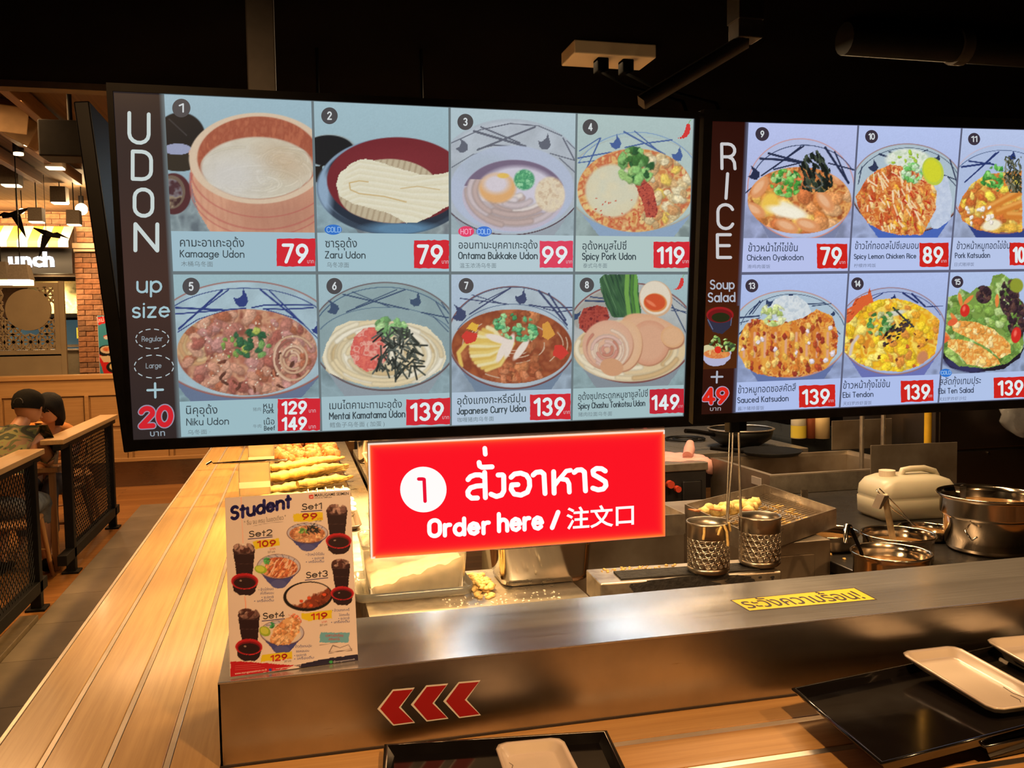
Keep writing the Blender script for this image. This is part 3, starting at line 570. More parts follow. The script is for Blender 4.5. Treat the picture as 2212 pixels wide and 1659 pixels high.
def food9(c):
    c.bowl(1100, 800, 520, 490, (206, 130, 110), (120, 128, 160), (170, 182, 216), None, None, rimw=10)
    c.E(1100, 790, 508, 470, (176, 186, 220), soft=.02); c.R(1130, 800, 520, 425, 8, (50, 62, 96), (c.Y < 620)*1.0)
    deco(c, [([(710, 505), (960, 520), (1140, 550)], 22), ([(790, 455), (1130, 545)], 22), ([(720, 670), (1130, 385)], 14), ([(830, 600), (1100, 390)], 12), ([(1340, 400), (1560, 740)], 24), ([(1430, 440), (1550, 720)], 16), ([(1370, 550), (1640, 620)], 14), ([(840, 610), (1100, 545)], 14), ([(560, 840), (620, 790)], 12)], [(650, 645, 70, -.3)], (38, 46, 74))
    f = c.mE(1085, 910, 500, 322, 0, .02); c.put(f, (206, 130, 70)); c.N(f, [(216, 140, 76), (186, 100, 52), (226, 168, 96), (150, 74, 40)], 70)
    c.blobs(f, 46, 580, 650, 1580, 1230, 80, 52, [(222, 150, 92), (206, 126, 66), (226, 172, 120), (196, 112, 64), (232, 186, 90)])
    c.E(960, 1000, 210, 70, (236, 228, 200), .35, .5, f); c.E(800, 940, 90, 120, (232, 190, 80), .3, .6, f); c.E(950, 1020, 180, 50, (240, 234, 214), .2, .6, f)
    for x, y, a in ((700, 790, -.9), (960, 1160, .4), (1160, 1150, .3), (1330, 920, .9), (1440, 650, 1.2), (640, 1000, .5)): c.E(x, y, 120, 62, (216, 146, 96), a, .3, f); c.E(x-10, y-10, 80, 32, (228, 176, 134), a, .5, f)
    c.blobs(c.mE(955, 740, 155, 140, 0, .12), 60, 810, 610, 1110, 880, 30, 20, [(70, 150, 60), (120, 190, 90), (40, 110, 50), (160, 206, 130)])
    c.blobs(c.mP([(1080, 560), (1150, 470), (1260, 420), (1340, 520), (1400, 640), (1410, 770), (1330, 830), (1200, 830), (1110, 800), (1130, 680)]), 130, 1080, 420, 1410, 840, 36, 14, [(30, 40, 34), (44, 56, 44), (22, 28, 26), (66, 76, 60)], 1.2)
    c.L([(1150, 770), (1250, 800), (1310, 760), (1290, 700), (1240, 640)], 14, (92, 98, 92), None, 8)
def food10(c):
    c.bowl(590, 740, 580, 455, (150, 110, 104), (70, 100, 180), (168, 190, 200), None, None, rimw=12)
    c.E(590, 735, 560, 436, (170, 188, 200), soft=.02); c.R(600, 740, 540, 410, 6, (50, 66, 90), (c.Y < 600)*1.0); c.R(590, 750, 575, 450, 10, (76, 44, 40), (c.Y > 900)*1.0)
    deco(c, [([(310, 395), (420, 430)], 20), ([(410, 370), (510, 405)], 18), ([(740, 375), (800, 350)], 10), ([(1030, 450), (1110, 720)], 14), ([(970, 610), (1100, 660)], 12), ([(1000, 620), (1090, 720)], 9), ([(90, 700), (130, 520)], 10)], [(250, 515, 62, .1), (905, 430, 36, .2), (1130, 660, 38, 0)], (46, 56, 84))
    c.N(c.mP([(840, 1150), (760, 900), (880, 620), (1000, 620), (1050, 850), (1030, 1060), (900, 1160)]), [(196, 206, 224), (180, 192, 214)], 30)
    c.N(c.mE(600, 450, 230, 110, 0, .2), [(206, 216, 206), (226, 230, 216), (190, 206, 180)], 30)
    fr = c.mP([(60, 830), (180, 640), (280, 560), (420, 500), (560, 520), (700, 590), (830, 620), (890, 780), (880, 960), (800, 1110), (740, 1220), (500, 1225), (330, 1180), (180, 1100), (100, 980)]); c.put(fr, (214, 130, 66)); c.N(fr, [(222, 146, 70), (196, 96, 46), (232, 180, 110), (180, 72, 40)], 46)
    c.blobs(fr, 130, 80, 510, 890, 1210, 44, 20, [(226, 156, 76), (206, 104, 56), (238, 200, 130), (190, 84, 44), (232, 172, 60)], 1.2); c.scatter(fr, 44, 180, 560, 700, 1150, 100, 15, [(240, 216, 180), (236, 206, 160)], 1.1, 1.2); c.scatter(fr, 30, 120, 560, 800, 1150, 50, 14, [(186, 56, 36)], 1.2, 2)
    c.blobs(c.mE(640, 590, 110, 110, 0, .1), 36, 540, 480, 760, 690, 30, 20, [(110, 186, 96), (150, 210, 130), (190, 220, 180)]); c.blobs(1.0, 9, 440, 350, 720, 480, 22, 16, [(160, 196, 60)])
    c.E(855, 570, 108, 145, (186, 200, 70), -.25, .05); c.E(850, 565, 88, 120, (206, 208, 50), -.25, .1)
def food11(c):
    c.bowl(1560, 745, 520, 450, (196, 180, 196), (50, 66, 130), (176, 190, 216), None, None, rimw=12)
    c.E(1560, 735, 500, 430, (172, 188, 220), soft=.02); c.R(1570, 790, 560, 435, 6, (60, 80, 120), (c.Y < 600)*1.0); c.R(1560, 755, 515, 452, 10, (150, 96, 80), (c.Y > 900)*1.0)
    deco(c, [([(1150, 525), (1440, 485)], 20), ([(1225, 465), (1480, 500)], 16), ([(1180, 680), (1530, 370)], 14), ([(1270, 600), (1500, 380)], 10)], [(1670, 410, 46, .2)], (40, 56, 110))
    f = c.mP([(1110, 950), (1150, 830), (1250, 700), (1400, 600), (1763, 560), (1763, 1190), (1500, 1200), (1300, 1170), (1150, 1080)]); c.put(f, (214, 150, 76)); c.N(f, [(222, 156, 70), (196, 112, 50), (232, 190, 90)], 50)
    c.blobs(f, 70, 1120, 640, 1760, 1180, 60, 40, [(226, 176, 70), (206, 120, 56), (232, 200, 100), (196, 104, 50), (236, 214, 80)])
    for k in range(3): c.L([(1390+k*110, 960+k*30), (1763, 770+k*130)], 80, (206, 124, 50), f, 30); c.L([(1400+k*110, 940+k*30), (1763, 745+k*130)], 30, (226, 160, 80), f, 20)
    c.E(1450, 1120, 100, 55, (236, 228, 200), -.2, .4, f); c.blobs(f, 12, 1200, 900, 1450, 1150, 24, 18, [(240, 230, 220)])
    c.blobs(c.mP([(1330, 680), (1400, 560), (1500, 490), (1570, 520), (1580, 700), (1520, 780), (1440, 780)]), 44, 1320, 480, 1590, 790, 34, 20, [(96, 176, 76), (140, 206, 110), (60, 140, 60)])
    c.scatter(c.mP([(1590, 400), (1763, 420), (1763, 790), (1640, 790), (1580, 640)]), 160, 1560, 420, 1763, 800, 60, 12, [(60, 64, 44), (96, 98, 76), (40, 44, 34), (130, 132, 116)], 1.3, 2)
def food13(c):
    c.bowl(1110, 690, 620, 462, (190, 130, 110), (96, 112, 160), (168, 188, 204), None, None, rimw=12)
    c.E(1110, 680, 600, 440, (170, 190, 206), soft=.02); c.R(1140, 700, 560, 430, 6, (40, 56, 90), (c.Y < 600)*1.0)
    deco(c, [([(550, 520), (790, 500)], 18), ([(555, 580), (800, 520)], 9), ([(690, 480), (800, 345)], 16), ([(720, 480), (830, 335)], 9), ([(1300, 375), (1480, 365)], 12), ([(1350, 395), (1550, 370)], 10), ([(1580, 630), (1640, 690)], 12), ([(560, 710), (620, 650)], 14)], [(905, 360, 46, 1.0), (1130, 285, 30, 1), (1570, 470, 30, .2)], (46, 62, 96))
    c.N(c.mP([(900, 420), (960, 320), (1050, 285), (1200, 290), (1300, 370), (1360, 500), (1200, 560), (950, 560)]), [(196, 206, 214), (214, 220, 222), (184, 196, 206)], 34)
    fr = c.mP([(550, 780), (640, 600), (700, 530), (860, 540), (1100, 560), (1250, 520), (1400, 430), (1560, 500), (1620, 700), (1600, 900), (1480, 1060), (1260, 1130), (1000, 1150), (760, 1110), (640, 1040), (560, 880)]); c.put(fr, (214, 140, 60)); c.N(fr, [(222, 156, 60), (196, 100, 44), (236, 180, 90), (150, 60, 34)], 50)
    for k in range(9):
        x = 620+k*110; c.L([(x, 620+abs(k-4)*10), (x-10, 850), (x+10, 1060)], 78, [(222, 158, 66), (206, 126, 50)][k % 2], fr, 40); c.L([(x+12, 680), (x+4, 930)], 26, (216, 160, 130), fr, 14)
    c.blobs(fr, 110, 560, 480, 1610, 1120, 36, 22, [(150, 56, 40), (226, 176, 80), (176, 76, 44), (236, 196, 110), (206, 120, 50)], 1.4); c.blobs(fr, 14, 600, 500, 1600, 1000, 26, 22, [(226, 216, 226)])
    c.blobs(c.mE(940, 490, 140, 120, .3, .1), 26, 820, 390, 1070, 620, 44, 26, [(196, 210, 140), (216, 222, 170), (176, 196, 110)])
def food14(c):
    c.bowl(560, 700, 610, 490, (150, 104, 100), (104, 112, 176), (160, 176, 214), None, None, rimw=12)
    c.E(560, 690, 590, 465, (164, 178, 214), soft=.02); c.R(590, 720, 570, 460, 7, (40, 54, 120), (c.Y < 520)*1.0)
    deco(c, [([(690, 275), (850, 380)], 22), ([(790, 285), (930, 420)], 22), ([(930, 430), (1130, 420)], 10), ([(350, 340), (460, 280)], 10)], [(585, 320, 36, .2)], (36, 50, 104))
    f = c.mP([(5, 620), (100, 520), (260, 400), (420, 345), (620, 335), (780, 370), (960, 460), (1100, 580), (1070, 800), (1040, 960), (860, 1090), (640, 1160), (400, 1140), (180, 1060), (30, 940)]); c.put(f, (232, 186, 40)); c.N(f, [(238, 200, 44), (226, 160, 36), (240, 214, 90), (210, 130, 44)], 90)
    c.blobs(f, 120, 20, 350, 1090, 1130, 56, 40, [(240, 204, 50), (236, 190, 40), (226, 160, 50), (244, 220, 110), (216, 140, 60)]); c.blobs(f, 16, 100, 700, 1000, 1120, 20, 14, [(196, 96, 50), (110, 60, 40)])
    sh = c.mP([(0, 620), (20, 480), (120, 420), (150, 350), (220, 310), (290, 290), (315, 215), (335, 290), (360, 370), (260, 420), (180, 500), (90, 600)]); c.put(sh, (214, 96, 50)); c.blobs(sh, 30, 10, 230, 360, 620, 30, 14, [(226, 120, 70), (196, 76, 40), (232, 150, 100)], -.8); c.E(900, 1000, 60, 80, (196, 130, 90), .3, .4, f)
    c.E(600, 500, 120, 30, (206, 206, 190), -.2, .6); c.blobs(c.mE(440, 620, 170, 140, -.6, .1), 44, 300, 480, 620, 760, 34, 20, [(90, 150, 80), (60, 120, 60), (150, 190, 120), (196, 200, 140)])
    c.blobs(c.mP([(420, 840), (500, 700), (640, 590), (740, 540), (810, 650), (700, 700), (620, 800), (480, 865)]), 90, 420, 540, 810, 870, 26, 12, [(44, 34, 40), (64, 50, 56), (30, 26, 32), (90, 70, 60)], -.6)
    c.L([(580, 440), (680, 540), (800, 650)], 22, (50, 56, 60)); c.L([(590, 470), (640, 460)], 16, (60, 90, 60)); c.L([(90, 960), (120, 840), (180, 760)], 34, (206, 190, 180), f, 20)
def food15(c):
    c.P([(1090, 960), (1200, 1110), (1450, 1170), (1800, 1130), (1990, 1000), (2032, 900), (2032, 700), (1100, 700)], (32, 28, 40)); c.E(1350, 1090, 220, 60, (50, 50, 90), .25, .5)
    g = c.mP([(1120, 640), (1110, 900), (1160, 980), (1300, 1090), (1600, 1120), (1850, 1060), (2000, 940), (2032, 850), (2032, 380), (1960, 300), (2010, 160), (1980, 110), (1880, 110), (1800, 55), (1700, 80), (1660, 200), (1600, 190), (1500, 220), (1440, 280), (1330, 220), (1300, 290), (1180, 320), (1130, 450)])
    c.put(g, (120, 150, 70)); c.blobs(g, 260, 1120, 50, 2032, 1090, 52, 38, [(130, 166, 74), (160, 190, 100), (96, 130, 56), (176, 200, 130), (110, 150, 70)])
    for cx, cy, rx, ry in ((1590, 290, 90, 100), (1880, 330, 110, 210), (1960, 560, 110, 220)): c.blobs(c.mE(cx, cy, rx, ry, 0, .12), 60, cx-rx, cy-ry, cx+rx, cy+ry, 36, 22, [(74, 50, 56), (50, 36, 44), (96, 66, 60)])
    c.E(1960, 190, 75, 80, (140, 150, 50), 0, .2)
    for x, y, a in ((1330, 350, 1.4), (1740, 360, 1.6), (1260, 560, 1), (1420, 350, 2.4), (1160, 740, .8)): c.E(x, y, 75, 22, (226, 130, 66), a, .3)
    for x, y, rx, ry in ((1380, 470, 52, 72), (1950, 745, 55, 90)): c.E(x, y, rx, ry, (206, 44, 36), .2, .1); c.E(x-10, y-20, rx*.3, ry*.4, (236, 110, 90), .2, .8)
    for P_ in ([(1230, 640), (1330, 580), (1500, 600), (1700, 680), (1880, 840), (1890, 950), (1760, 1010), (1650, 900), (1450, 790), (1250, 700)], [(1180, 800), (1300, 790), (1450, 820), (1600, 900), (1740, 1010), (1770, 1070), (1600, 1110), (1400, 1070), (1300, 960), (1180, 880)]):
        m = c.mP(P_); c.put(m, (232, 180, 90)); c.N(m, [(236, 196, 110), (222, 140, 60), (240, 210, 130)], 40); xs = [p[0] for p in P_]; ys = [p[1] for p in P_]; c.blobs(m, 46, min(xs), min(ys), max(xs), max(ys), 34, 24, [(240, 204, 120), (226, 150, 66), (244, 216, 150)])
    for x, y in ((1240, 600), (1140, 800)): c.E(x, y, 60, 36, (222, 96, 56), -.5, .2)

def badge(k, txt, x, y, r, cc=(76, 74, 76)):
    k = Ink(k.fl, .0007); k.oval(x, y, r, r*1.02, cc, .0001); n = len(txt); k.pen(txt, x-r*(.2 if n == 1 else .42), y+r*.42, x+r*(.2 if n == 1 else .42), y+r*.42, r*.86, r*.17, (206, 212, 214), .0006); k.build('number_badge')
def price(ink, x0, y0, x1, y1, txt, em, tx0, tx1, ty, sk=0, cc=(206, 42, 54), w=.2):
    ink = Ink(ink.fl, .0008); ink.rough(x0, y0, x1, y1, cc, sk); d = sk/(x1-x0)
    ink.pen(txt, tx0, ty+d*(x1-tx0), tx1, ty+d*(x1-tx1), em, em*w, (222, 232, 234), .0006, .3); ink.build('price_tag')
def label_bg(fl, name, i, j, bgc):
    mb = Ink(fl, .0004); u0, u1 = CO[i]+.0025, CO[i+1]-.0025; v1 = RO[j+1]-.002; v0 = RO[j]+PH
    mb.tris([(u0, v0), (u1, v0), (u1, v1), (u0, v1)], [(3, 2, 1, 0)], bgc); return mb

def make_screen(label, loc_o, ex, dn, rot, px, name='menu_screen', b=.011):
    O = Vector(loc_o)+Vector(ex)*.605+Vector(dn)*.68
    t = thing(name, label, 'menu screen', O, rot, 'menu screens over the counter')
    f = MB(); W, H = .605, .68                      # casing behind, frame around
    f.box((-W-b, .006, -.022), (W+b, .045, H+b+.004), bev=.004)
    for a, c_ in (((-W-b, -.006, -.022), (-W, .012, H+b+.004)), ((W, -.006, -.022), (W+b, .012, H+b+.004)), ((-W, -.006, H), (W, .012, H+b+.004)), ((-W, -.006, -.022), (W, .012, 0))): f.box(a, c_)
    f.build('frame', M_blackplastic, t)
    fl = Flat(t, px, 1.21, .68, M_screen, front=0.0)
    return t, fl

# ---- left screen
T1, S1 = make_screen('large black-framed menu screen headed UDON, left of the two over the counter', (-.32409, 1.85203, 2.11396), (.99996, .009346, 0), (0, .088458, -.99608), (.0885738, 0, .009346), [(243.8, 197.4), (1499.2, 256.6), (1476.7, 899.1), (288.3, 950.1)])
T2, S2 = make_screen('large black-framed menu screen headed RICE, right of the two over the counter', (.94043, 1.87108, 2.1122), (.999593, -.0285257, .0085645), (0, .112627, -.993637), (.1128660, -.0085646, -.0285294), [(1543.8, 262.1), (2494.0, 287.8), (2419.6, 852.5), (1512.8, 895.3)], b=.021)

def base_panel(S, bgl, bgr, gap, strip):
    c = S.canvas(0, 0, 1.21, .68, 120, 68, (0, 0, 0)); t = (c.U/1.21)[..., None]
    c.C = np.array(gap)*np.ones_like(c.C); st = (c.U < .089)[..., None]; n = noise(c.U, c.V, .25, 1)[..., None]
    g = np.exp(-((c.V-.36)/.2)**2)[..., None]; c.C = np.where(st, np.array(strip[0])*(1-g)+np.array(strip[1])*g+(n-.5)*10, c.C)
    S.picture(c, 'display_panel', .0001)
base_panel(S1, None, None, (104, 116, 120), ((46, 38, 38), (66, 46, 40)))
base_panel(S2, None, None, (92, 96, 120), ((42, 14, 10), (66, 26, 10)))
CELLS = [(S1, 0, 0, (220, 180, 4.148), food1, (152, 180, 192)), (S1, 1, 0, (660, 200, 4.147), food2, (156, 184, 194)), (S1, 2, 0, (960, 220, 3.95), food3, (172, 192, 200)), (S1, 3, 0, (960, 220, 3.95), food4, (170, 190, 188)),
         (S1, 0, 1, (370, 580, 4.366), food5, (150, 180, 188)), (S1, 1, 1, (680, 580, 3.95), food6, (156, 182, 190)), (S1, 2, 1, (680, 580, 3.95), food7, (170, 188, 206)), (S1, 3, 1, (1220, 580, 4.74), food8, (156, 182, 186)),
         (S2, 0, 0, (1490, 230, 4.484), food9, (176, 186, 226)), (S2, 1, 0, (1840, 250, 4.74), food10, (174, 188, 228)), (S2, 2, 0, (1840, 250, 4.74), food11, (176, 190, 224)),
         (S2, 0, 1, (1480, 580, 4.88), food13, (168, 184, 226)), (S2, 1, 1, (1820, 580, 5.183), food14, (168, 184, 226)), (S2, 2, 1, (1820, 580, 5.183), food15, (170, 188, 224))]
for S, i, j, z, fn, bg in CELLS:
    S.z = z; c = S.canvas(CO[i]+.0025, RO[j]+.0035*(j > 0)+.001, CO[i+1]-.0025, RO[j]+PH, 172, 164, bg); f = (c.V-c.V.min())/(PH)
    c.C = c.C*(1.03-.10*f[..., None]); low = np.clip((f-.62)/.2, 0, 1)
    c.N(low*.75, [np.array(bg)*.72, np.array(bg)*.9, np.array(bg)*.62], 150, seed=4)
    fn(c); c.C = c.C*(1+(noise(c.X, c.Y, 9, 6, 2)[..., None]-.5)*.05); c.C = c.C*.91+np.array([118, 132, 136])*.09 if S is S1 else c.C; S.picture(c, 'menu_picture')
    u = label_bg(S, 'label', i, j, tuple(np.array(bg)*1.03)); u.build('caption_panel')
# 12th and 16th cells lie outside the photograph
for j in (0, 1):
    mb = Ink(S2, .0004); mb.tris([(CO[3]+.0025, RO[j]+.003), (CO[4]-.001, RO[j]+.003), (CO[4]-.001, RO[j+1]-.002), (CO[3]+.0025, RO[j+1]-.002)], [(3, 2, 1, 0)], (176, 190, 228)); mb.build('caption_panel')

DKT = (62, 74, 80); CJ = (112, 128, 134)
B1 = Ink(S1, .0006); X1 = Ink(S1, .0012); P1_ = Ink(S1, .0008)
def cap3(S, X, z, th, en, cn, ink=DKT, cj=CJ):
    S.z = z; (t, a, b, d, e, em) = th; X.text(t, a, b, d, e, em, ink, .006)
    (t, a, b, d, e, h, wd) = en; X.pen(t, a, b, d, e, h, wd, ink)
    if cn: (t, a, b, d, e, em) = cn; X.text(t, a, b, d, e, em, cj, .002)
Z1 = (220, 180, 4.148)
cap3(S1, X1, Z1, ('คามะอาเกะอุด้ง', 700, 1462, 1275, 1466, 108), ('Kamaage Udon', 702, 1556, 1272, 1560, 60, 9), ('木桶乌冬面', 710, 1636, 995, 1640, 52))
cap3(S1, X1, (660, 200, 4.147), ('ซารุอุด้ง', 176, 1386, 460, 1386, 105), ('Zaru Udon', 176, 1482, 532, 1484, 58, 9), ('乌冬凉面', 190, 1562, 388, 1564, 52))
cap3(S1, X1, (960, 220, 3.95), ('ออนทามะบุคคาเกะอุด้ง', 120, 1252, 792, 1252, 92), ('Ontama Bukkake Udon', 120, 1338, 790, 1340, 54, 9), ('温玉浓汤乌冬面', 128, 1414, 440, 1414, 46))
cap3(S1, X1, (960, 220, 3.95), ('อุด้งหมูสไปซี่', 1175, 1260, 1550, 1260, 92), ('Spicy Pork Udon', 1175, 1345, 1628, 1345, 54, 9), ('泰式乌冬面', 1180, 1414, 1385, 1414, 44))
cap3(S1, X1, (370, 580, 4.366), ('นิคุอุด้ง', 140, 1372, 436, 1368, 108), ('Niku Udon', 146, 1478, 540, 1468, 62, 9), ('乌冬面 ·', 156, 1564, 370, 1556, 50))
X1.text('หมู', 868, 1320, 958, 1318, 80, DKT, .006).pen('Pork', 870, 1366, 966, 1362, 40, 7, DKT).text('猪肉', 770, 1342, 846, 1340, 38, CJ)
X1.text('เนื้อ', 874, 1472, 974, 1468, 80, DKT, .006).pen('Beef', 878, 1526, 976, 1522, 40, 7, DKT).text('牛肉', 772, 1502, 850, 1498, 38, CJ)
cap3(S1, X1, (680, 580, 3.95), ('เมนไตคามะทามะอุด้ง', 125, 1200, 742, 1186, 92), ('Mentai Kamatama Udon', 125, 1286, 768, 1266, 54, 9), ('鳕鱼子乌冬面 ( 加蛋 )', 128, 1354, 596, 1340, 48))
cap3(S1, X1, (680, 580, 3.95), ('อุด้งแกงกะหรี่ญี่ปุ่น', 1215, 1160, 1798, 1138, 92), ('Japanese Curry Udon', 1215, 1244, 1800, 1216, 52, 9), ('咖喱猪肉乌冬面', 1216, 1308, 1526, 1296, 44))
cap3(S1, X1, (1220, 580, 4.74), ('อุด้งซุปกระดูกหมูชาชูสไปซี่', 136, 1346, 848, 1310, 96), ('Spicy Chashu Tonkotsu Udon', 136, 1436, 818, 1404, 56, 9), ('猪肉拉面乌冬面', 136, 1512, 482, 1502, 48))
RD = (206, 40, 52); T_ = (206, 190, 196)
S1.z = Z1; price(P1_, 1565, 1390, 1912, 1640, '79', 150, 1625, 1835, 1600, 0, RD); X1.text('บาท', 1840, 1612, 1898, 1612, 50, T_)
S1.z = (660, 200, 4.147); price(P1_, 970, 1322, 1283, 1575, '79', 150, 1010, 1215, 1525, 0, RD); X1.text('บาท', 1220, 1532, 1278, 1532, 50, T_)
S1.z = (960, 220, 3.95); price(P1_, 812, 1188, 1095, 1416, '99', 128, 842, 1035, 1370, 0, (216, 66, 92)); X1.text('บาท', 1036, 1378, 1086, 1378, 44, T_)
price(P1_, 1782, 1195, 2090, 1416, '119', 128, 1822, 2034, 1374, 0, RD); X1.text('บาท', 2028, 1376, 2080, 1376, 44, T_)
S1.z = (370, 580, 4.366); P1_.rough(1004, 1222, 1404, 1524, RD, 8)
for tx, ty in (('129', 1366), ('149', 1516)): P1_.pen(tx, 1052, ty, 1268, ty-6, 104, 25, (222, 232, 234), .0006, .3); X1.text('บาท', 1298, ty-8, 1362, ty-10, 50, T_)
S1.z = (680, 580, 3.95); price(P1_, 780, 1104, 1154, 1326, '139', 134, 826, 1088, 1280, 14, RD); X1.text('บาท', 1088, 1284, 1144, 1283, 44, T_)
price(P1_, 1836, 1066, 2182, 1284, '139', 134, 1878, 2124, 1240, 10, RD); X1.text('บาท', 2122, 1240, 2174, 1238, 44, T_)
S1.z = (1220, 580, 4.74); price(P1_, 868, 1226, 1218, 1474, '149', 134, 898, 1158, 1428, 14, (190, 36, 52)); X1.text('บาท', 1158, 1424, 1208, 1422, 46, (196, 160, 166))
for z, n, x, y, r in ((Z1, '1', 710, 222, 82), ((660, 200, 4.147), '2', 212, 208, 74), ((960, 220, 3.95), '3', 176, 172, 68), ((960, 220, 3.95), '4', 1242, 216, 66), ((370, 580, 4.366), '5', 186, 170, 82), ((680, 580, 3.95), '6', 166, 150, 68), ((680, 580, 3.95), '7', 1290, 146, 64), ((1220, 580, 4.74), '8', 224, 168, 74)):
    S1.z = z; badge(B1, n, x, y, r)
S1.z = (660, 200, 4.147); B1.oval(246, 1228, 78, 46, (52, 112, 196)).pen('C', 190, 1250, 216, 1250, 44, 6, (150, 190, 230), .0006).pen('OLD', 226, 1250, 312, 1250, 44, 6, (150, 190, 230), .0006)
S1.z = (960, 220, 3.95); B1.oval(184, 1106, 68, 46, (222, 66, 104)).pen('R', 134, 1126, 134.1, 1126, 1, 1, (222, 66, 104)).pen('OT', 172, 1128, 232, 1128, 42, 6, (240, 170, 196), .0006).stroke([(138, 1086), (138, 1128)], 6, (240, 170, 196), .0006).stroke([(162, 1086), (162, 1128)], 6, (240, 170, 196), .0006).stroke([(138, 1107), (162, 1107)], 6, (240, 170, 196), .0006)
B1.oval(336, 1106, 66, 44, (64, 116, 206), .0002).pen('COLD', 280, 1128, 388, 1128, 42, 6, (160, 196, 240), .0008)
def chilli(ink, x, y, k):
    for i, (dx, dy, wd) in enumerate(((.42, -.55, .32), (.4, -.3, .4), (.32, -.02, .42), (.18, .22, .36), (0, .38, .26), (-.22, .48, .16), (-.42, .5, .08))): ink.oval(x+dx*k, y+dy*k, wd*k*.55, wd*k*.6, (206, 58, 56), .0001*i)
    ink.stroke([(x+.44*k, y-.7*k), (x+.58*k, y-1.0*k), (x+.66*k, y-1.05*k)], .06*k, (120, 170, 110))
S1.z = (960, 220, 3.95); chilli(B1, 2035, 260, 100)
S1.z = (1220, 580, 4.74); chilli(B1, 1158, 165, 96)
# heading strip
S1.z = (220, 180, 4.148); WH = (196, 208, 206)
X1.pen('U', 244, 528, 418, 540, 262, 34, WH); X1.pen('D', 275, 856, 440, 862, 246, 34, WH); X1.pen('O', 292, 1185, 452, 1192, 238, 34, WH); X1.pen('N', 300, 1496, 496, 1498, 234, 36, WH)
S1.z = (0, 600, 3.319); WT = (160, 190, 198)
X1.pen('up', 985, 104, 1155, 100, 112, 16, WT); X1.pen('size', 952, 284, 1212, 278, 104, 15, WT)
X1.pen('Regular', 1018, 456, 1164, 452, 34, 5, (140, 150, 156)); X1.pen('Large', 1048, 648, 1156, 644, 34, 5, (140, 150, 156))
for cx, cy, rx, ry, n in ((1092, 438, 118, 70, 12), (1104, 636, 140, 82, 12)):
    for k in range(n):
        a = 2*PI*(k+.5)/n; X1.stroke([(cx+rx*math.cos(a+t), cy+ry*math.sin(a+t)) for t in (-.13, 0, .13)], 7, (176, 190, 194))
X1.stroke([(1058, 806), (1168, 802)], 17, WT).stroke([(1112, 757), (1114, 857)], 17, WT)
X1.pen('20', 1012, 1064, 1226, 1052, 126, 52, (150, 140, 160), 0, .26); X1.pen('20', 1012, 1064, 1226, 1052, 126, 36, (206, 34, 44), .0006, .26); X1.text('บาท', 1078, 1136, 1184, 1132, 60, (150, 165, 176), .004)
B1.build('temperature_badges')['kind'] = 'stuff'; P1_.build('price_tag'); X1.build('lettering')

B2 = Ink(S2, .0006); X2 = Ink(S2, .0012); P2_ = Ink(S2, .0008); DK2 = (60, 70, 92); C2 = (112, 122, 150); R2 = (204, 34, 28)
cap3(S2, X2, (1490, 230, 4.484), ('ข้าวหน้าไก่ไข่ข้น', 580, 1404, 1058, 1402, 102), ('Chicken Oyakodon', 572, 1490, 1112, 1486, 52, 8), ('滑鸡肉蛋饭', 570, 1566, 792, 1564, 40), DK2, C2)
cap3(S2, X2, (1840, 250, 4.74), ('ข้าวไก่ทอดสไปซี่เลมอน', 45, 1366, 694, 1362, 98), ('Spicy Lemon Chicken Rice', 38, 1464, 670, 1458, 46, 8), ('柠檬炸鸡饭', 34, 1550, 258, 1548, 42), DK2, C2)
cap3(S2, X2, (1840, 250, 4.74), ('ข้าวหน้าหมูทอดไข่ข้น', 1085, 1366, 1630, 1360, 98), ('Pork Katsudon', 1072, 1456, 1424, 1452, 50, 8), ('日式猪排饭', 1062, 1538, 1262, 1536, 42), DK2, C2)
cap3(S2, X2, (1480, 580, 4.88), ('ข้าวหมูทอดซอสคัตสึ', 556, 1316, 1166, 1288, 104), ('Sauced Katsudon', 552, 1416, 1086, 1394, 56, 9), ('酱汁猪排蛋饭', 552, 1494, 830, 1484, 46), DK2, C2)
cap3(S2, X2, (1820, 580, 5.183), ('ข้าวหน้ากุ้งไข่ข้น', 4, 1346, 526, 1326, 108), ('Ebi Tendon', 4, 1444, 340, 1432, 56, 9), ('天妇罗炸虾蛋饭', 2, 1530, 322, 1518, 46), DK2, C2)
cap3(S2, X2, (1820, 580, 5.183), ('สลัดกุ้งเทมปุระ', 1085, 1304, 1546, 1286, 108), ('Ebi Ten Salad', 1072, 1400, 1462, 1386, 56, 9), ('天妇罗炸虾沙拉', 1072, 1480, 1382, 1468, 46), DK2, C2)
S2.z = (1490, 230, 4.484); price(P2_, 1246, 1330, 1540, 1568, '79', 150, 1290, 1472, 1524, 0, R2); X2.text('บาท', 1462, 1524, 1518, 1524, 46, T_)
S2.z = (1840, 250, 4.74); price(P2_, 708, 1302, 1005, 1546, '89', 148, 752, 936, 1500, 0, R2); X2.text('บาท', 926, 1502, 980, 1502, 46, T_)
price(P2_, 1628, 1300, 1930, 1530, '109', 140, 1672, 1850, 1494, 0, R2)
S2.z = (1480, 580, 4.88); price(P2_, 1200, 1222, 1582, 1452, '139', 140, 1244, 1510, 1414, 12, R2); X2.text('บาท', 1508, 1410, 1562, 1408, 50, T_)
S2.z = (1820, 580, 5.183); price(P2_, 652, 1246, 1018, 1484, '139', 146, 702, 966, 1448, 12, R2); X2.text('บาท', 958, 1442, 1000, 1440, 50, T_)
price(P2_, 1692, 1208, 2100, 1440, '139', 146, 1748, 2008, 1402, 12, R2)
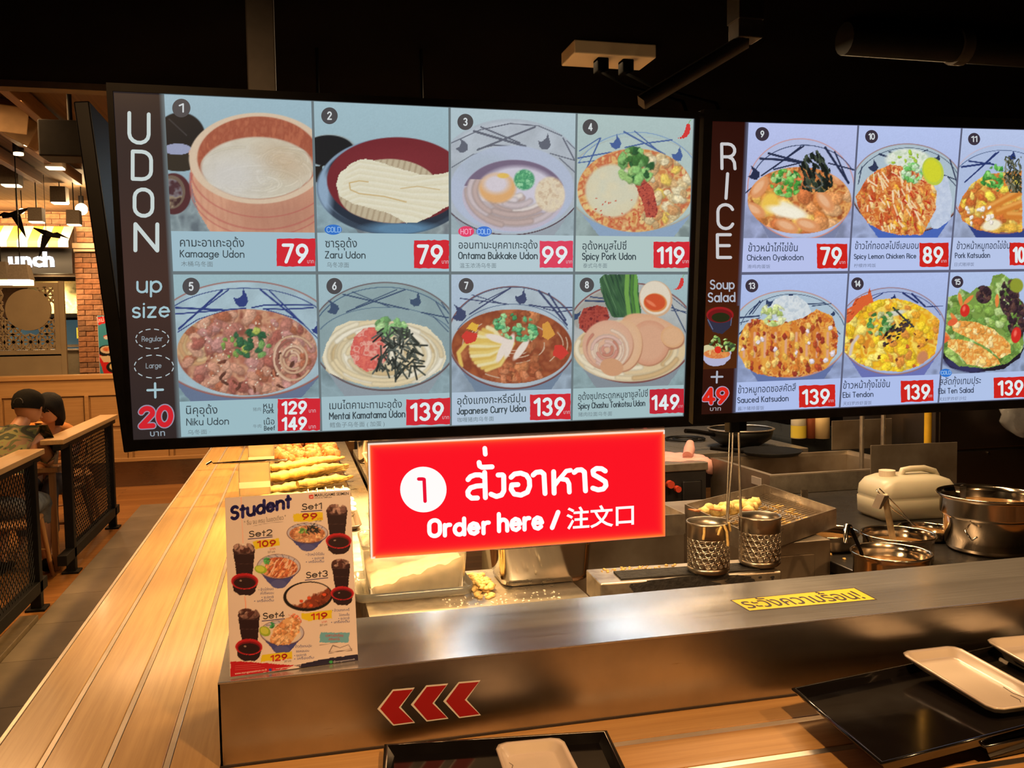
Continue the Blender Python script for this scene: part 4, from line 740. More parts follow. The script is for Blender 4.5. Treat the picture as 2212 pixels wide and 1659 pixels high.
for z, n, x, y, r in (((1490, 230, 4.484), '9', 730, 268, 66), ((1840, 250, 4.74), '10', 230, 214, 66), ((1840, 250, 4.74), '11', 1278, 240, 62), ((1480, 580, 4.88), '13', 716, 182, 68), ((1820, 580, 5.183), '14', 180, 170, 70), ((1820, 580, 5.183), '15', 1298, 150, 66)):
    S2.z = z; badge(B2, n, x, y, r, (58, 50, 62))
S2.z = (1820, 580, 5.183); B2.oval(1158, 1168, 68, 46, (46, 116, 206)).pen('COLD', 1104, 1186, 1212, 1182, 38, 7, (150, 186, 226), .0006)
S2.z = (1490, 230, 4.484); WH = (200, 198, 200)
X2.pen('R', 336, 602, 462, 604, 238, 30, WH); X2.stroke([(390, 652), (372, 890)], 30, WH); X2.pen('C', 292, 1182, 424, 1184, 232, 30, WH); X2.pen('E', 284, 1462, 410, 1462, 220, 30, WH)
S2.z = (1480, 580, 4.88); WT = (170, 176, 190)
X2.pen('Soup', 280, 216, 528, 212, 92, 15, WT); X2.pen('Salad', 256, 350, 534, 346, 92, 15, WT)
X2.stroke([(280, 1142), (396, 1140)], 20, WT).stroke([(340, 1086), (334, 1202)], 20, WT)
X2.pen('49', 196, 1420, 440, 1410, 146, 58, (170, 150, 176), 0, .26); X2.pen('49', 196, 1420, 440, 1410, 146, 38, (214, 36, 24), .0006, .26); X2.text('บาท', 260, 1500, 374, 1496, 62, (170, 165, 170), .004)
u0, v0 = S2.uv(165, 400); u1, v1 = S2.uv(545, 1050)
c = S2.canvas(u0, v0, u1, v1, 100, 170, (64, 28, 12)); c.put(np.clip((c.Y-380)/500, 0, 1)*.6, (84, 42, 12))
c.P([(238, 500), (255, 600), (310, 670), (400, 690), (480, 620), (515, 490)], (46, 46, 66)); c.E(378, 488, 143, 84, (150, 26, 30)); c.E(378, 500, 128, 72, (110, 20, 24)); c.E(385, 515, 95, 50, (34, 40, 18)); c.L([(250, 540), (300, 640)], 8, (110, 120, 150)); c.L([(500, 520), (490, 600)], 8, (100, 110, 140))
c.P([(176, 890), (200, 970), (240, 1010), (320, 1034), (420, 1010), (480, 950), (492, 870)], (176, 176, 206)); c.E(250, 860, 72, 56, (206, 196, 150)); c.N(c.mE(340, 900, 140, 50, 0, .1), [(222, 150, 80), (206, 110, 60), (226, 190, 120)], 30)
c.blobs(c.mP([(250, 800), (320, 706), (440, 720), (460, 760), (540, 800), (520, 870), (400, 880)]), 50, 260, 710, 540, 880, 24, 14, [(90, 130, 60), (150, 186, 100), (60, 80, 50), (186, 206, 130)]); c.E(352, 856, 36, 38, (214, 50, 34), 0, .1)
S2.picture(c, 'menu_picture', .0006)
B2.build('temperature_badge'); X2.build('lettering')
# casing cables and mounts
M_steel = None
def mat_steel(name, base=(0.55, 0.53, 0.50), rough=0.28, axis=0, k=1.0, aniso=0.6, dirt=0.0, metal=1.0, cv=.78, bs=.05):
    m = bpy.data.materials.new(name); m.use_nodes = True; nt = m.node_tree; N = nt.nodes; Lk = nt.links
    b = N['Principled BSDF']; b.inputs['Metallic'].default_value = metal
    b.inputs['Anisotropic'].default_value = aniso
    tc = N.new('ShaderNodeTexCoord'); mp = N.new('ShaderNodeMapping'); sc = [260.0*k]*3; sc[axis] = 3.0*k; mp.inputs['Scale'].default_value = sc
    nz = N.new('ShaderNodeTexNoise'); nz.inputs['Scale'].default_value = 1; nz.inputs['Detail'].default_value = 3
    Lk.new(tc.outputs['Object'], mp.inputs[0]); Lk.new(mp.outputs[0], nz.inputs['Vector'])
    n2 = N.new('ShaderNodeTexNoise'); n2.inputs['Scale'].default_value = 7*k; n2.inputs['Detail'].default_value = 6; Lk.new(tc.outputs['Object'], n2.inputs['Vector'])
    ad = N.new('ShaderNodeMath'); ad.operation = 'MULTIPLY_ADD'; ad.inputs[1].default_value = 0.12; ad.inputs[2].default_value = rough-0.10
    Lk.new(nz.outputs['Fac'], ad.inputs[0]); a2 = N.new('ShaderNodeMath'); a2.operation = 'MULTIPLY_ADD'; a2.inputs[1].default_value = 0.10
    Lk.new(n2.outputs['Fac'], a2.inputs[0]); Lk.new(ad.outputs[0], a2.inputs[2]); Lk.new(a2.outputs[0], b.inputs['Roughness'])
    mx = N.new('ShaderNodeMix'); mx.data_type = 'RGBA'; mx.inputs[6].default_value = (*base, 1); mx.inputs[7].default_value = (*[c*(cv-dirt) for c in base], 1)
    mr = N.new('ShaderNodeMapRange'); mr.inputs[1].default_value = 0.4; mr.inputs[2].default_value = 0.7
    Lk.new(n2.outputs['Fac'], mr.inputs[0]); Lk.new(mr.outputs[0], mx.inputs[0]); Lk.new(mx.outputs[2], b.inputs['Base Color'])
    bp = N.new('ShaderNodeBump'); bp.inputs['Strength'].default_value = bs; bp.inputs['Distance'].default_value = 0.0015
    Lk.new(nz.outputs['Fac'], bp.inputs['Height']); Lk.new(bp.outputs[0], b.inputs['Normal'])
    return m
M_brush = mat_steel('brushed_steel', (0.56, 0.52, 0.47), 0.30)
M_brushtop = mat_steel('brushed_steel_top', (0.56, 0.53, 0.50), 0.21, aniso=.3, metal=.80, cv=.93, bs=.015)
M_brushy = mat_steel('brushed_steel_lengthwise', (0.60, 0.57, 0.53), 0.26, axis=1)
M_strip = mat_steel('steel_strip', (0.74, 0.66, 0.56), 0.36, k=.6, aniso=0.0)
M_pol = mat('polished_steel', (0.62, 0.57, 0.50), 0.13, 1.0, rvar=0.05, scale=9)
M_dull = mat('dull_stained_steel', (0.40, 0.335, 0.26), 0.42, .78, color2=(0.24, 0.185, 0.13), scale=5, bump=0.05)
M_satin = mat('satin_steel', (0.56, 0.49, 0.40), 0.34, .82, rvar=0.08, scale=12, color2=(0.32, 0.27, 0.22))
M_woodx = mat_wood('ash_wood_crosswise', (0.62, 0.35, 0.125), (0.48, 0.25, 0.075), 0.30, 0, coat=0.25)
M_woody = mat_wood('ash_wood_lengthwise', (0.62, 0.37, 0.14), (0.48, 0.265, 0.085), 0.28, 1, coat=0.3)
M_panelwood = mat_wood('oak_panelling', (0.42, 0.235, 0.085), (0.34, 0.18, 0.06), 0.45, 0)
M_chairwood = mat_wood('chair_wood', (0.42, 0.20, 0.07), (0.33, 0.15, 0.05), 0.4, 2)
M_darktile = mat('dark_wall_tile', (0.012, 0.010, 0.009), 0.25, var=0.3, scale=8)
M_dark = mat('dark_ceiling_paint', (0.0025, 0.002, 0.002), 0.9, var=0.2, scale=3, spec=0.0)

ZS, ZR, YF, YB = 0.9948, 0.829, 1.709, 2.0129

# ------------------------------------------------------------------ building shell
def floor_mat():
    m = bpy.data.materials.new('wood_plank_floor'); m.use_nodes = True; nt = m.node_tree; N = nt.nodes; Lk = nt.links
    b = N['Principled BSDF']; b.inputs['Roughness'].default_value = 0.32
    tc = N.new('ShaderNodeTexCoord'); br = N.new('ShaderNodeTexBrick'); br.offset = 0.37
    br.inputs['Scale'].default_value = 1.0; br.inputs['Brick Width'].default_value = 0.9; br.inputs['Row Height'].default_value = 0.09; br.inputs['Mortar Size'].default_value = 0.002
    br.inputs['Color1'].default_value = (0.40, 0.17, 0.045, 1); br.inputs['Color2'].default_value = (0.30, 0.12, 0.03, 1); br.inputs['Mortar'].default_value = (0.05, 0.02, 0.008, 1)
    Lk.new(tc.outputs['Object'], br.inputs['Vector'])
    mp = N.new('ShaderNodeMapping'); mp.inputs['Scale'].default_value = (2, 50, 2); nz = N.new('ShaderNodeTexNoise'); nz.inputs['Scale'].default_value = 1; nz.inputs['Detail'].default_value = 4
    Lk.new(tc.outputs['Object'], mp.inputs[0]); Lk.new(mp.outputs[0], nz.inputs['Vector'])
    mx = N.new('ShaderNodeMix'); mx.data_type = 'RGBA'; mx.blend_type = 'MULTIPLY'; mx.inputs[0].default_value = 0.5
    Lk.new(br.outputs['Color'], mx.inputs[6]); Lk.new(nz.outputs['Fac'], mx.inputs[7]); Lk.new(mx.outputs[2], b.inputs['Base Color'])
    return m
FLX = -1.49
struct('floor', MB().box((-8, -3, -.05), (7, 16, 0)), floor_mat(), 'orange brown wooden plank floor of the dining area')
fl_ = MB()
M_tile = mat('grey_concrete_tile', (0.175, 0.135, 0.095), 0.5, var=0.25, scale=3, bump=0.03)
tp = bpy.data.objects['floor']
tile_me = None
for k in range(18):
    for r in range(3):
        x0 = FLX+r*.6; y0 = -1.75+k*.6
        mb = MB().box((0, 0, 0), (.597, .597, .008), bev=.0015)
        if tile_me is None: o = mb.build('tile', M_tile, tp, (x0, y0, 0)); tile_me = o.data
        else: o = bpy.data.objects.new('tile', tile_me); col.objects.link(o); o.parent = tp; o.location = (x0, y0, 0)
trm = MB().box((FLX-.10, -1.7, 0), (FLX-.004, 5.55, .035), bev=.004); struct('trim_floor_edge', trm, mat('floor_edge_trim', (0.12, 0.085, 0.05), 0.5, var=.2), 'low brown kerb between the plank floor and the grey tiles')
# black ceiling over the counter
struct('ceiling', MB().box((-5.5, -3, 2.60), (7, 3.72, 2.70)), M_dark, 'black ceiling over the counter')
struct('trim_ceiling_edge', MB().box((-5.5, 3.69, 2.575), (-.2, 3.76, 2.70)), mat('brown_ceiling_edge', (0.05, 0.026, 0.010), 0.6, var=.2), 'brown edge of the black ceiling')
cm = mat('brown_mall_ceiling', (0.14, 0.085, 0.04), 0.7, var=.3, scale=40, stretch=(1, .02, 1))
struct('ceiling_dining', MB().box((-7, 3.76, 3.45), (7, 16, 3.5)), cm, 'brown ceiling over the dining area')
struct('wall_kitchen_back', MB().box((.55, 8.2, 0), (7, 8.3, 3.45)), M_darktile, 'dark tiled wall behind the kitchen')
struct('wall_right', MB().box((6.9, -3, 0), (7, 8.2, 3.45)), M_darktile)
# ceiling beams with spot fittings
beam_m = mat_wood('beam_wood', (0.28, 0.14, 0.055), (0.20, 0.095, 0.035), 0.5, 1)
for x in (-1.86, -2.26, -2.66, -3.06, -3.46):
    b_ = MB().box((-.035, -2.5, 0), (.035, 2.5, .12), bev=.004).build('ceiling_beam', beam_m, None, (x, 8.2, 3.3))
    tag(b_, 'narrow wooden beam in the row under the dining ceiling', 'beam', 'beams under the dining ceiling')
M_lampglow = mat('warm_lamp_glow', (1, .8, .5), .5, emit=(1.0, 0.72, 0.36), estr=9.0)
M_whiteglow = mat('pale_lamp_glow', (1, .9, .75), .5, emit=(1.0, 0.86, 0.62), estr=1.6)
M_shade = mat('grey_fabric_shade', (0.10, 0.085, 0.065), 0.7, var=.15, scale=60)
for i, (px, py) in enumerate(((63, 315), (40, 335))):
    p_ = at(px, py, z=3.24); t = thing('spot_lamp', ('black ceiling spot lamp, lit, nearest the black box' if i == 0 else 'black ceiling spot lamp, lit, lower left of its twin'), 'spot lamp', p_, group='spot lamps on the beams')
    MB().tube([(0, 0, .02), (0, 0, .12)], .045, 14).build('lamp_body', M_blacksteel, t); MB().tube([(0, 0, 0), (0, 0, .02)], .04, 14).build('bulb', M_lampglow, t)
    light('spot_glow', 'SPOT', p_-Vector((0, 0, .01)), 12, WARM2, .04, aim=p_-Vector((0, 0, 1)), spot=1.6)
# square shades hanging from the ceiling
LB = [(5, 352, 38, 48, 10.5, 'uppermost left'), (100, 340, 38, 22, 9.5, 'just below the black box'), (112, 405, 33, 33, 11.5, 'in mid air between the bulb and the black box'), (64, 450, 30, 29, 10.6, 'hanging before the orange awning'), (146, 455, 28, 30, 10.8, 'directly below the glowing round bulb'), (-16, 566, 36, 39, 10.0, 'large, at the left edge below the shop sign'), (20, 572, 48, 33, 9.6, 'large, covering part of the shop sign')]
for k, (x, y, w_, h_, D, wh) in enumerate(LB):
    a = at(x, y+h_, y=D); b = at(x+w_, y, y=D); W_ = (b.x-a.x)/2; H_ = b.z-a.z
    t = thing('pendant_lamp', 'square grey shade pendant lamp '+wh, 'pendant lamp', (a.x+W_, D, a.z), group='square pendant lamps in the mall')
    big = k >= 5; s_ = MB(); tw = W_*(.72 if big else .95)
    for q0, q1 in (((-1, -1), (1, -1)), ((1, -1), (1, 1)), ((1, 1), (-1, 1)), ((-1, 1), (-1, -1))):
        s_.add([(q0[0]*W_, q0[1]*W_, 0), (q1[0]*W_, q1[1]*W_, 0), (q1[0]*tw, q1[1]*tw, H_), (q0[0]*tw, q0[1]*tw, H_)], [(0, 1, 2, 3)])
    s_.add([(-tw, -tw, H_), (tw, -tw, H_), (tw, tw, H_), (-tw, tw, H_)], [(0, 1, 2, 3)]); sh_o = s_.build('lamp_shade', M_shade, t)
    MB().box((-W_*.9, -W_*.9, -.012 if not big else -.05), (W_*.9, W_*.9, .006)).build('diffuser', M_lampglow if big else M_whiteglow, sh_o)
    MB().tube([(0, 0, H_), (0, 0, 3.45-a.z)], .006, 6).build('cord', M_blackplastic, t)
p_ = at(176, 452, y=11.8); t = thing('bulb_lamp', 'glowing round bulb pendant above the brick pillar', 'pendant lamp', p_)
MB().ico((0, 0, 0), .07, sub=3).build('bulb', mat('bright_bulb', (1, .8, .5), .5, emit=(1, .78, .42), estr=22), t); MB().tube([(0, 0, .07), (0, 0, .16)], .03, 10).build('socket', M_blackplastic, t); MB().tube([(0, 0, .16), (0, 0, 3.45-p_.z)], .006, 6).build('cord', M_blackplastic, t)
light('bulb_glow', 'POINT', p_-Vector((0, .12, 0)), 26, WARM2, .07)
# paper lanterns, upper left
lan = mat('cream_lantern_paper', (0.36, 0.25, 0.14), 0.7, var=.2, scale=6)
for k, (x, y, r, D) in enumerate(((17, 248, .105, 7.6), (42, 280, .105, 8.1), (77, 244, .08, 8.6), (78, 288, .10, 9.2), (100, 262, .05, 9.6))):
    p_ = at(x, y, y=D); t = thing('hanging_cube', 'cream paper cube hanging upper left, '+('largest and leftmost', 'lowest in the middle', 'upper right of the cluster', 'lower right of the cluster', 'smallest, rightmost')[k], 'lantern', p_-Vector((0, 0, r)), group='paper cubes under the beams')
    MB().box((-r, -r, 0), (r, r, 2*r), Matrix.Rotation(.5+k, 4, 'Z') @ Matrix.Rotation(.5, 4, 'X'), bev=.008).build('paper_body', lan, t); MB().tube([(0, 0, 2*r), (0, 0, 3.45-p_.z+r)], .004, 5).build('cord', M_blackplastic, t)
a = at(84, 334, y=6.0); b = at(166, 257, y=6.0)
t = thing('ceiling_speaker_box', 'black box hanging from the ceiling left of the menu screens', 'box', ((a.x+b.x)/2+.04, 6.15, a.z)); w_ = (b.x-a.x)/2+.05
MB().box((-w_, -.12, 0), (w_, .12, b.z-a.z), bev=.01).build('casing', M_blacksteel, t); MB().tube([(0, 0, b.z-a.z), (0, 0, 3.45-a.z)], .015, 8).build('hanger', M_blacksteel, t)

# ------------------------------------------------------------------ far shop front
def bricks(parent, x0, x1, y, z0, z1, nb=None, depth=.1):
    me_ = {}; rnd = random.Random(9); bw, bh, j = .215, .068, .008; z = z0; row = 0
    while z < z1-.02:
        x = x0-(row % 2)*(bw+j)/2
        while x < x1-.02:
            a_ = max(x, x0); e_ = min(x+bw, x1); h = min(bh, z1-z)
            if e_-a_ > .03:
                key = (round(e_-a_, 3), round(h, 3), rnd.randint(0, 2))
                if key not in me_: o = MB().box((0, 0, 0), (e_-a_, depth, h), bev=.003).build('brick', BR[key[2]], parent, (a_, y-rnd.uniform(0, .012), z)); me_[key] = o.data
                else: o = bpy.data.objects.new('brick', me_[key]); col.objects.link(o); o.parent = parent; o.location = (a_, y-rnd.uniform(0, .012), z)
            x += bw+j
        z += bh+j; row += 1
BR = [mat('brick_%s' % n, c_, .85, var=.3, scale=18, bump=.3) for n, c_ in (('orange', (.36, .15, .065)), ('tan', (.42, .20, .10)), ('brown', (.25, .12, .06)))]
MORT = mat('mortar', (.22, .14, .09), .9, var=.2)
wl = struct('wall_brick_pillar', MB().box((-3.06, 14.03, .9), (-2.30, 14.5, 3.45)), MORT, 'orange brick pillar at the right of the far shop front')
bricks(wl, -3.06, -2.30, 14.0, .95, 2.84); bricks(wl, -3.02, -2.30, 14.0, 2.99, 3.44)
MB().box((-3.08, 13.93, 2.85), (-2.29, 14.1, 2.885), bev=.006).box((-3.08, 13.96, 2.90), (-2.29, 14.1, 2.975), bev=.006).build('stone_band', mat('pale_stone', (.6, .45, .28), .6, var=.1), wl)
struct('wall_mall_back', MB().box((-2.3, 14.3, 0), (.7, 14.5, 3.45)), mat('brown_mall_wall', (.16, .10, .055), .7, var=.15, scale=2), 'plain brown mall wall right of the brick pillar')
struct('wall_kitchen_side', MB().box((.5, 8.2, 0), (.6, 14.5, 3.45)), M_darktile)
w2 = struct('wall_shop_front', MB().box((-6.0, 14.18, 2.52), (-3.06, 14.5, 3.45)).box((-6, 14.9, .0), (-2.9, 15, 2.6)), MORT, 'brick wall above the far shop')
bricks(w2, -4.6, -3.05, 14.15, 3.19, 3.44)
t = thing('shop_awning', 'striped yellow and white shop awning above the lit shop sign', 'awning', (-3.8, 13.95, 2.88))
ST = [mat('awning_yellow', (.86, .46, .07), .8), mat('awning_cream', (.92, .80, .55), .8)]
nst = 22; W_ = 1.56/12
for k in range(nst):
    x0 = .76-(k+1)*W_/1.0; x1 = x0+W_; m_ = ST[(k+1) % 2]
    s_ = MB(); s_.add([(x0, -.38, .08), (x1, -.38, .08), (x1, 0, .33), (x0, 0, .33), (x0, -.38, .0), (x1, -.38, .0)], [(0, 1, 2, 3), (4, 5, 1, 0)]); s_.build('awning_stripe', m_, t)
light('awning_lamp', 'AREA', (-3.7, 13.35, 3.05), 26, WARM2, 1.4, .1, aim=(-3.7, 13.9, 3.05))
t = thing('shop_sign', 'black shop sign with white lit letters UNCH, far left', 'sign', (-3.95, 13.8, 2.53))
MB().box((-1.1, 0, 0), (.9, .1, .35)).build('sign_board', mat('sign_black', (.008, .007, .007), .6), t)
sx = [(-4, 600), (350, 600), (350, 520), (-4, 520)]
FSn = Flat(t, [(0, 548), (176, 548), (176, 588), (0, 588)], 1.046, .258, mat_attr('white_letter_glow', 3.0), front=.004)
FSn.z = (0, 430, 4.148)
def LL(u, v, d=0.0): return (u, -.006-d, .285-v)
FSn.L = LL
k_ = Ink(FSn, .004); k_.text('unch', 55, 612, 468, 606, 178, (235, 240, 255), .05); k_.build('lettering')
inn = mat('shop_interior_gold', (.30, .24, .10), .6, var=.4, scale=2)
t = thing('shop_hood', 'gold-lit metal extraction hood inside the far shop', 'hood', (-3.35, 14.45, 1.95)); MB().loft([[(-.55, -.25, 0), (.28, -.25, 0), (.28, .25, 0), (-.55, .25, 0)], [(-.4, -.1, .5), (.24, -.1, .5), (.24, .25, .5), (-.4, .25, .5)]], smooth=False).build('hood_body', mat('hood_gold_steel', (.55, .45, .22), .35, .8, rvar=.1), t)
MB().box((-.55, -.27, -.04), (.28, -.24, .02)).build('hood_rim', M_blacksteel, t)
light('shop_light', 'POINT', (-3.4, 14.15, 2.35), 9, (1, .8, .45), .1)
t = thing('shop_counter', 'grey counter standing in the far shop', 'counter', (-3.1, 14.3, 0)); MB().box((-1.2, -.2, 0), (.02, .25, 1.42)).build('counter_body', mat('beige_grey_laminate', (.16, .13, .08), .6, var=.1), t); MB().box((-1.22, -.23, 1.42), (.025, .26, 1.45), bev=.005).build('worktop', M_satin, t)
t = thing('display_cabinet', 'bluish glass display cabinet in the far shop', 'cabinet', (-3.25, 14.6, 1.45)); MB().box((-.9, 0, 0), (.25, .3, .45)).build('cabinet_body', mat('blue_grey_glass', (.06, .10, .12), .15, emit=(.12, .25, .3), estr=.25), t); MB().box((-.92, -.02, .43), (.27, .32, .47)).build('cabinet_top', M_blacksteel, t); MB().box((-.92, -.02, .02), (.27, 0, .06)).build('cabinet_rail', M_satin, t)
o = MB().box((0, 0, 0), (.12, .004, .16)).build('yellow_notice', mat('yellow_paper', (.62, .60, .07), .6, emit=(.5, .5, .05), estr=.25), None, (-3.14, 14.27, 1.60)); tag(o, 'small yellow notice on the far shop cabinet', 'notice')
# poster on the pillar
t = thing('bowl_poster', 'blue and red food poster hung on the brick pillar', 'poster', at(243, 812, y=13.965))
PS = Flat(t, [(216, 680), (270, 680), (270, 812), (216, 812)], .33, .88, M_print); PS.z = (0, 430, 4.148)
c = PS.canvas(0, 0, .33, .88, 50, 120, (60, 140, 160)); 
c.P([(870, 1350), (1100, 1330), (1100, 1600), (940, 1600)], (206, 30, 30)); c.E(965, 1355, 82, 52, (20, 18, 18)); c.E(968, 1345, 62, 34, (216, 190, 160)); c.N(c.mE(968, 1340, 40, 20), [(196, 80, 50), (216, 140, 90)], 16); c.P([(900, 1400), (1040, 1400), (1000, 1460), (930, 1460)], (220, 190, 150)); c.E(1050, 1505, 95, 58, (20, 18, 18)); c.E(1055, 1500, 72, 40, (220, 190, 130)); c.E(975, 1225, 35, 14, (206, 60, 40)); c.E(975, 1235, 30, 18, (216, 206, 200))
c.P([(875, 1050), (960, 1045), (970, 1100), (905, 1120)], (216, 30, 34)); PS.picture(c, 'printed_sheet', .004); k_ = Ink(PS, .006); k_.text('ใหม่', 890, 1098, 955, 1090, 56, (240, 210, 210), .02); k_.build('lettering')
MB().box((-.17, -.002, 0), (.17, .01, .885)).build('backing_board', mat('board_white', (.6, .6, .6), .6), t)

# perforated screen before the shop
t = thing('lattice_screen', 'beige screen with star-pattern cut-outs round a plain disc', 'screen', (-3.5, 12.0, 0))
Msc = mat('beige_screen_paint', (.34, .26, .15), .55, var=.08, scale=4)
Z0 = 1.47; Z1_ = 2.30; X0_ = -1.2; X1_ = .70; q = MB()
q.box((X0_, -.02, 0), (X1_+.02, .02, 1.42)); q.build('lower_panel', Msc, t)
q = MB(); q.box((X0_, -.02, Z0-.07), (X1_, .02, Z0)); q.box((X0_, -.02, Z1_-.06), (X1_, .02, Z1_)); q.box((X1_-.08, -.021, 1.42), (X1_-.02, .02, Z1_)); q.box((X1_-.02, -.025, 0), (X1_+.04, .03, Z1_+.02)); q.build('frame', Msc, t)
q = MB(); cell = .19; nx = int((X1_-X0_)/cell)+1; nz = 4
for i in range(nx):
    for j in range(nz+1):
        cx = X1_-.08-cell*(i+.5); cz = Z1_-.06-cell*(j+.5)
        if cx < X0_ or cz < Z0: continue
        if (cx-.33)**2+(cz-1.97)**2 < .26**2: continue
        for a in range(4):
            ang = a*PI/4; d = Vector((math.cos(ang), 0, math.sin(ang)))*cell*(.5 if a % 2 == 0 else .68)
            n_ = Vector((-math.sin(ang), 0, math.cos(ang)))*.011; p0 = Vector((cx, 0, cz))
            q.add([p0-d-n_, p0+d-n_, p0+d+n_, p0-d+n_], [(0, 1, 2, 3)]); 
        for a in range(8):
            ang = a*PI/4+PI/8; p0 = Vector((cx, 0, cz))+Vector((math.cos(ang), 0, math.sin(ang)))*cell*.46; t_ = Vector((-math.sin(ang), 0, math.cos(ang)))*cell*.2; n_ = Vector((math.cos(ang), 0, math.sin(ang)))*.013
            q.add([p0-t_-n_, p0+t_-n_, p0+t_+n_, p0-t_+n_], [(0, 1, 2, 3)])
lt = q.build('star_lattice', Msc, t); lt['kind'] = 'stuff'; md = lt.modifiers.new('s', 'SOLIDIFY'); md.thickness = .02
MB().tube([(.33, -.024, 1.97), (.33, .024, 1.97)], .255, 40).build('plain_disc', Msc, t)

# panelled bench back between restaurant and mall
YW = 10.29
wb = struct('wall_bench_back', MB().box((-5.5, YW, 0), (.55, YW+.16, 1.18)), M_panelwood, 'oak panelled bench back closing off the dining area')
MB().box((-5.5, YW-.05, 1.175), (.55, YW+.2, 1.225), bev=.004).box((-5.5, YW-.03, 1.0), (.55, YW, 1.18)).build('cap_rail', mat_wood('cap_oak', (.50, .29, .11), (.40, .22, .08), .4, 0), wb)
for k in range(10):
    x = -5.2+k*.42+(.07)
    MB().box((x-.02, YW-.045, .28), (x+.02, YW, 1.0), bev=.003).build('stile', M_panelwood, wb)
    MB().box((x+.035, YW-.018, .66), (x+.385, YW-.002, .98), bev=.004).build('panel', M_panelwood, wb); MB().box((x+.035, YW-.018, .30), (x+.385, YW-.002, .62), bev=.004).build('panel', M_panelwood, wb)
MB().box((-5.5, YW-.05, .27), (.55, YW, .31), bev=.003).build('rail', M_panelwood, wb)
sb = struct('baseboard_back', MB().box((-5.5, YW-.055, 0), (.55, YW, .27)), mat_steel('kick_plate_steel', (.30, .25, .2), .25, k=.5), 'steel kick plate under the bench back')
# black bird silhouettes
for (x, y, sgn, wh) in ((100, 515, 1, 'over the striped awning'), (36, 472, -1, 'beside a tiny lamp, further left')):
    p_ = at(x, y, y=11.0); t = thing('bird_decoration', 'black bird cut-out hanging '+wh, 'decoration', p_)
    b = MB(); b.loft([[(-.13*sgn, -.004, .11), (-.13*sgn, .004, .11), (-.12*sgn, .004, .12), (-.12*sgn, -.004, .12)], [(0, -.02, .02), (0, .02, .02), (.01, .02, .09), (.01, -.02, .09)], [(.14*sgn, -.012, .0), (.14*sgn, .012, .0), (.15*sgn, .01, .03), (.15*sgn, -.01, .03)]], smooth=False); b.build('body', M_blackplastic, t)
    MB().prism([(-.04*sgn, .04), (.06*sgn, .03), (-.01*sgn, -.09), (-.09*sgn, -.22)][::sgn], -.004, .004, Matrix.Rotation(PI/2, 4, 'X')).build('wing', M_blackplastic, t)
    MB().prism([(.02*sgn, .05), (.12*sgn, .07), (.26*sgn, -.01), (.13*sgn, .03)][::sgn], -.004, .004, Matrix.Rotation(PI/2, 4, 'X') @ Matrix.Translation((0, 0, .01))).build('wing', M_blackplastic, t)
    MB().tube([(0, 0, .07), (0, 0, 3.45-p_.z)], .003, 5).build('wire', M_blackplastic, t)
p_ = at(47, 456, y=12.2); t = thing('small_lamp', 'tiny lit lamp beside the far black bird', 'lamp', p_); MB().ico((0, 0, 0), .035, sub=2).build('bulb', M_lampglow, t); MB().tube([(0, 0, .03), (0, 0, 3.45-p_.z)], .005, 6).build('cord', M_blackplastic, t)

# ------------------------------------------------------------------ fences of the dining area
M_fencewood = mat_wood('fence_oak', (.60, .38, .17), (.50, .30, .12), .35, 1)
def fence(label, y0, y1, posts, wires):
    t = thing('mesh_fence', label, 'fence', (-1.56, y0, 0), group='low mesh fences along the aisle'); L_ = y1-y0
    MB().box((-.10, 0, .925), (.045, L_, .958), bev=.004).build('top_board', M_fencewood, t)
    MB().box((-.025, .0, .885), (.025, L_-.02, .922), bev=.003).build('top_rail', M_blacksteel, t)
    MB().box((-.03, .0, .105), (.03, L_-.02, .175), bev=.003).build('bottom_rail', M_blacksteel, t)
    for p in posts:
        MB().box((-.03, p-y0-.03, .01), (.03, p-y0+.03, .90), bev=.003).build('post', M_blacksteel, t)
        MB().box((-.055, p-y0-.06, 0), (.055, p-y0+.06, .014), bev=.002).build('foot_plate', M_blacksteel, t)
    q = MB(); s_ = .052
    for a, b in wires:
        n = int((b-a+.72)/s_)
        for k in range(n):
            for sg in (1, -1):
                # diagonal wire clipped to the frame
                u0 = a-.71+k*s_ if sg > 0 else a+k*s_; pts = []
                lo, hi = (u0, .175), (u0+.71, .885)
                if sg < 0: lo, hi = (u0, .175), (u0-.71, .885)
                (x0, z0), (x1, z1) = lo, hi
                def cl(xx): return max(a, min(b, xx))
                if x0 == x1: continue
                c0, c1 = cl(x0), cl(x1)
                if abs(c0-c1) < .02: continue
                zz0 = z0+(z1-z0)*(c0-x0)/(x1-x0); zz1 = z0+(z1-z0)*(c1-x0)/(x1-x0)
                q.tube([(0, c0-y0, zz0), (.004*sg, (c0+c1)/2-y0, (zz0+zz1)/2), (0, c1-y0, zz1)], .0028, 4, caps=False)
    w_ = q.build('wire_mesh', M_blacksteel, t); w_['kind'] = 'stuff'
    return t
fence('low black mesh fence with oak top, nearer of the two', 3.9, 5.93, (4.15, 5.783), [(4.18, 5.753)])
fence('low black mesh fence with oak top, farther of the two, behind the seated man', 6.39, 8.25, (6.64, 8.073), [(6.67, 8.04)])

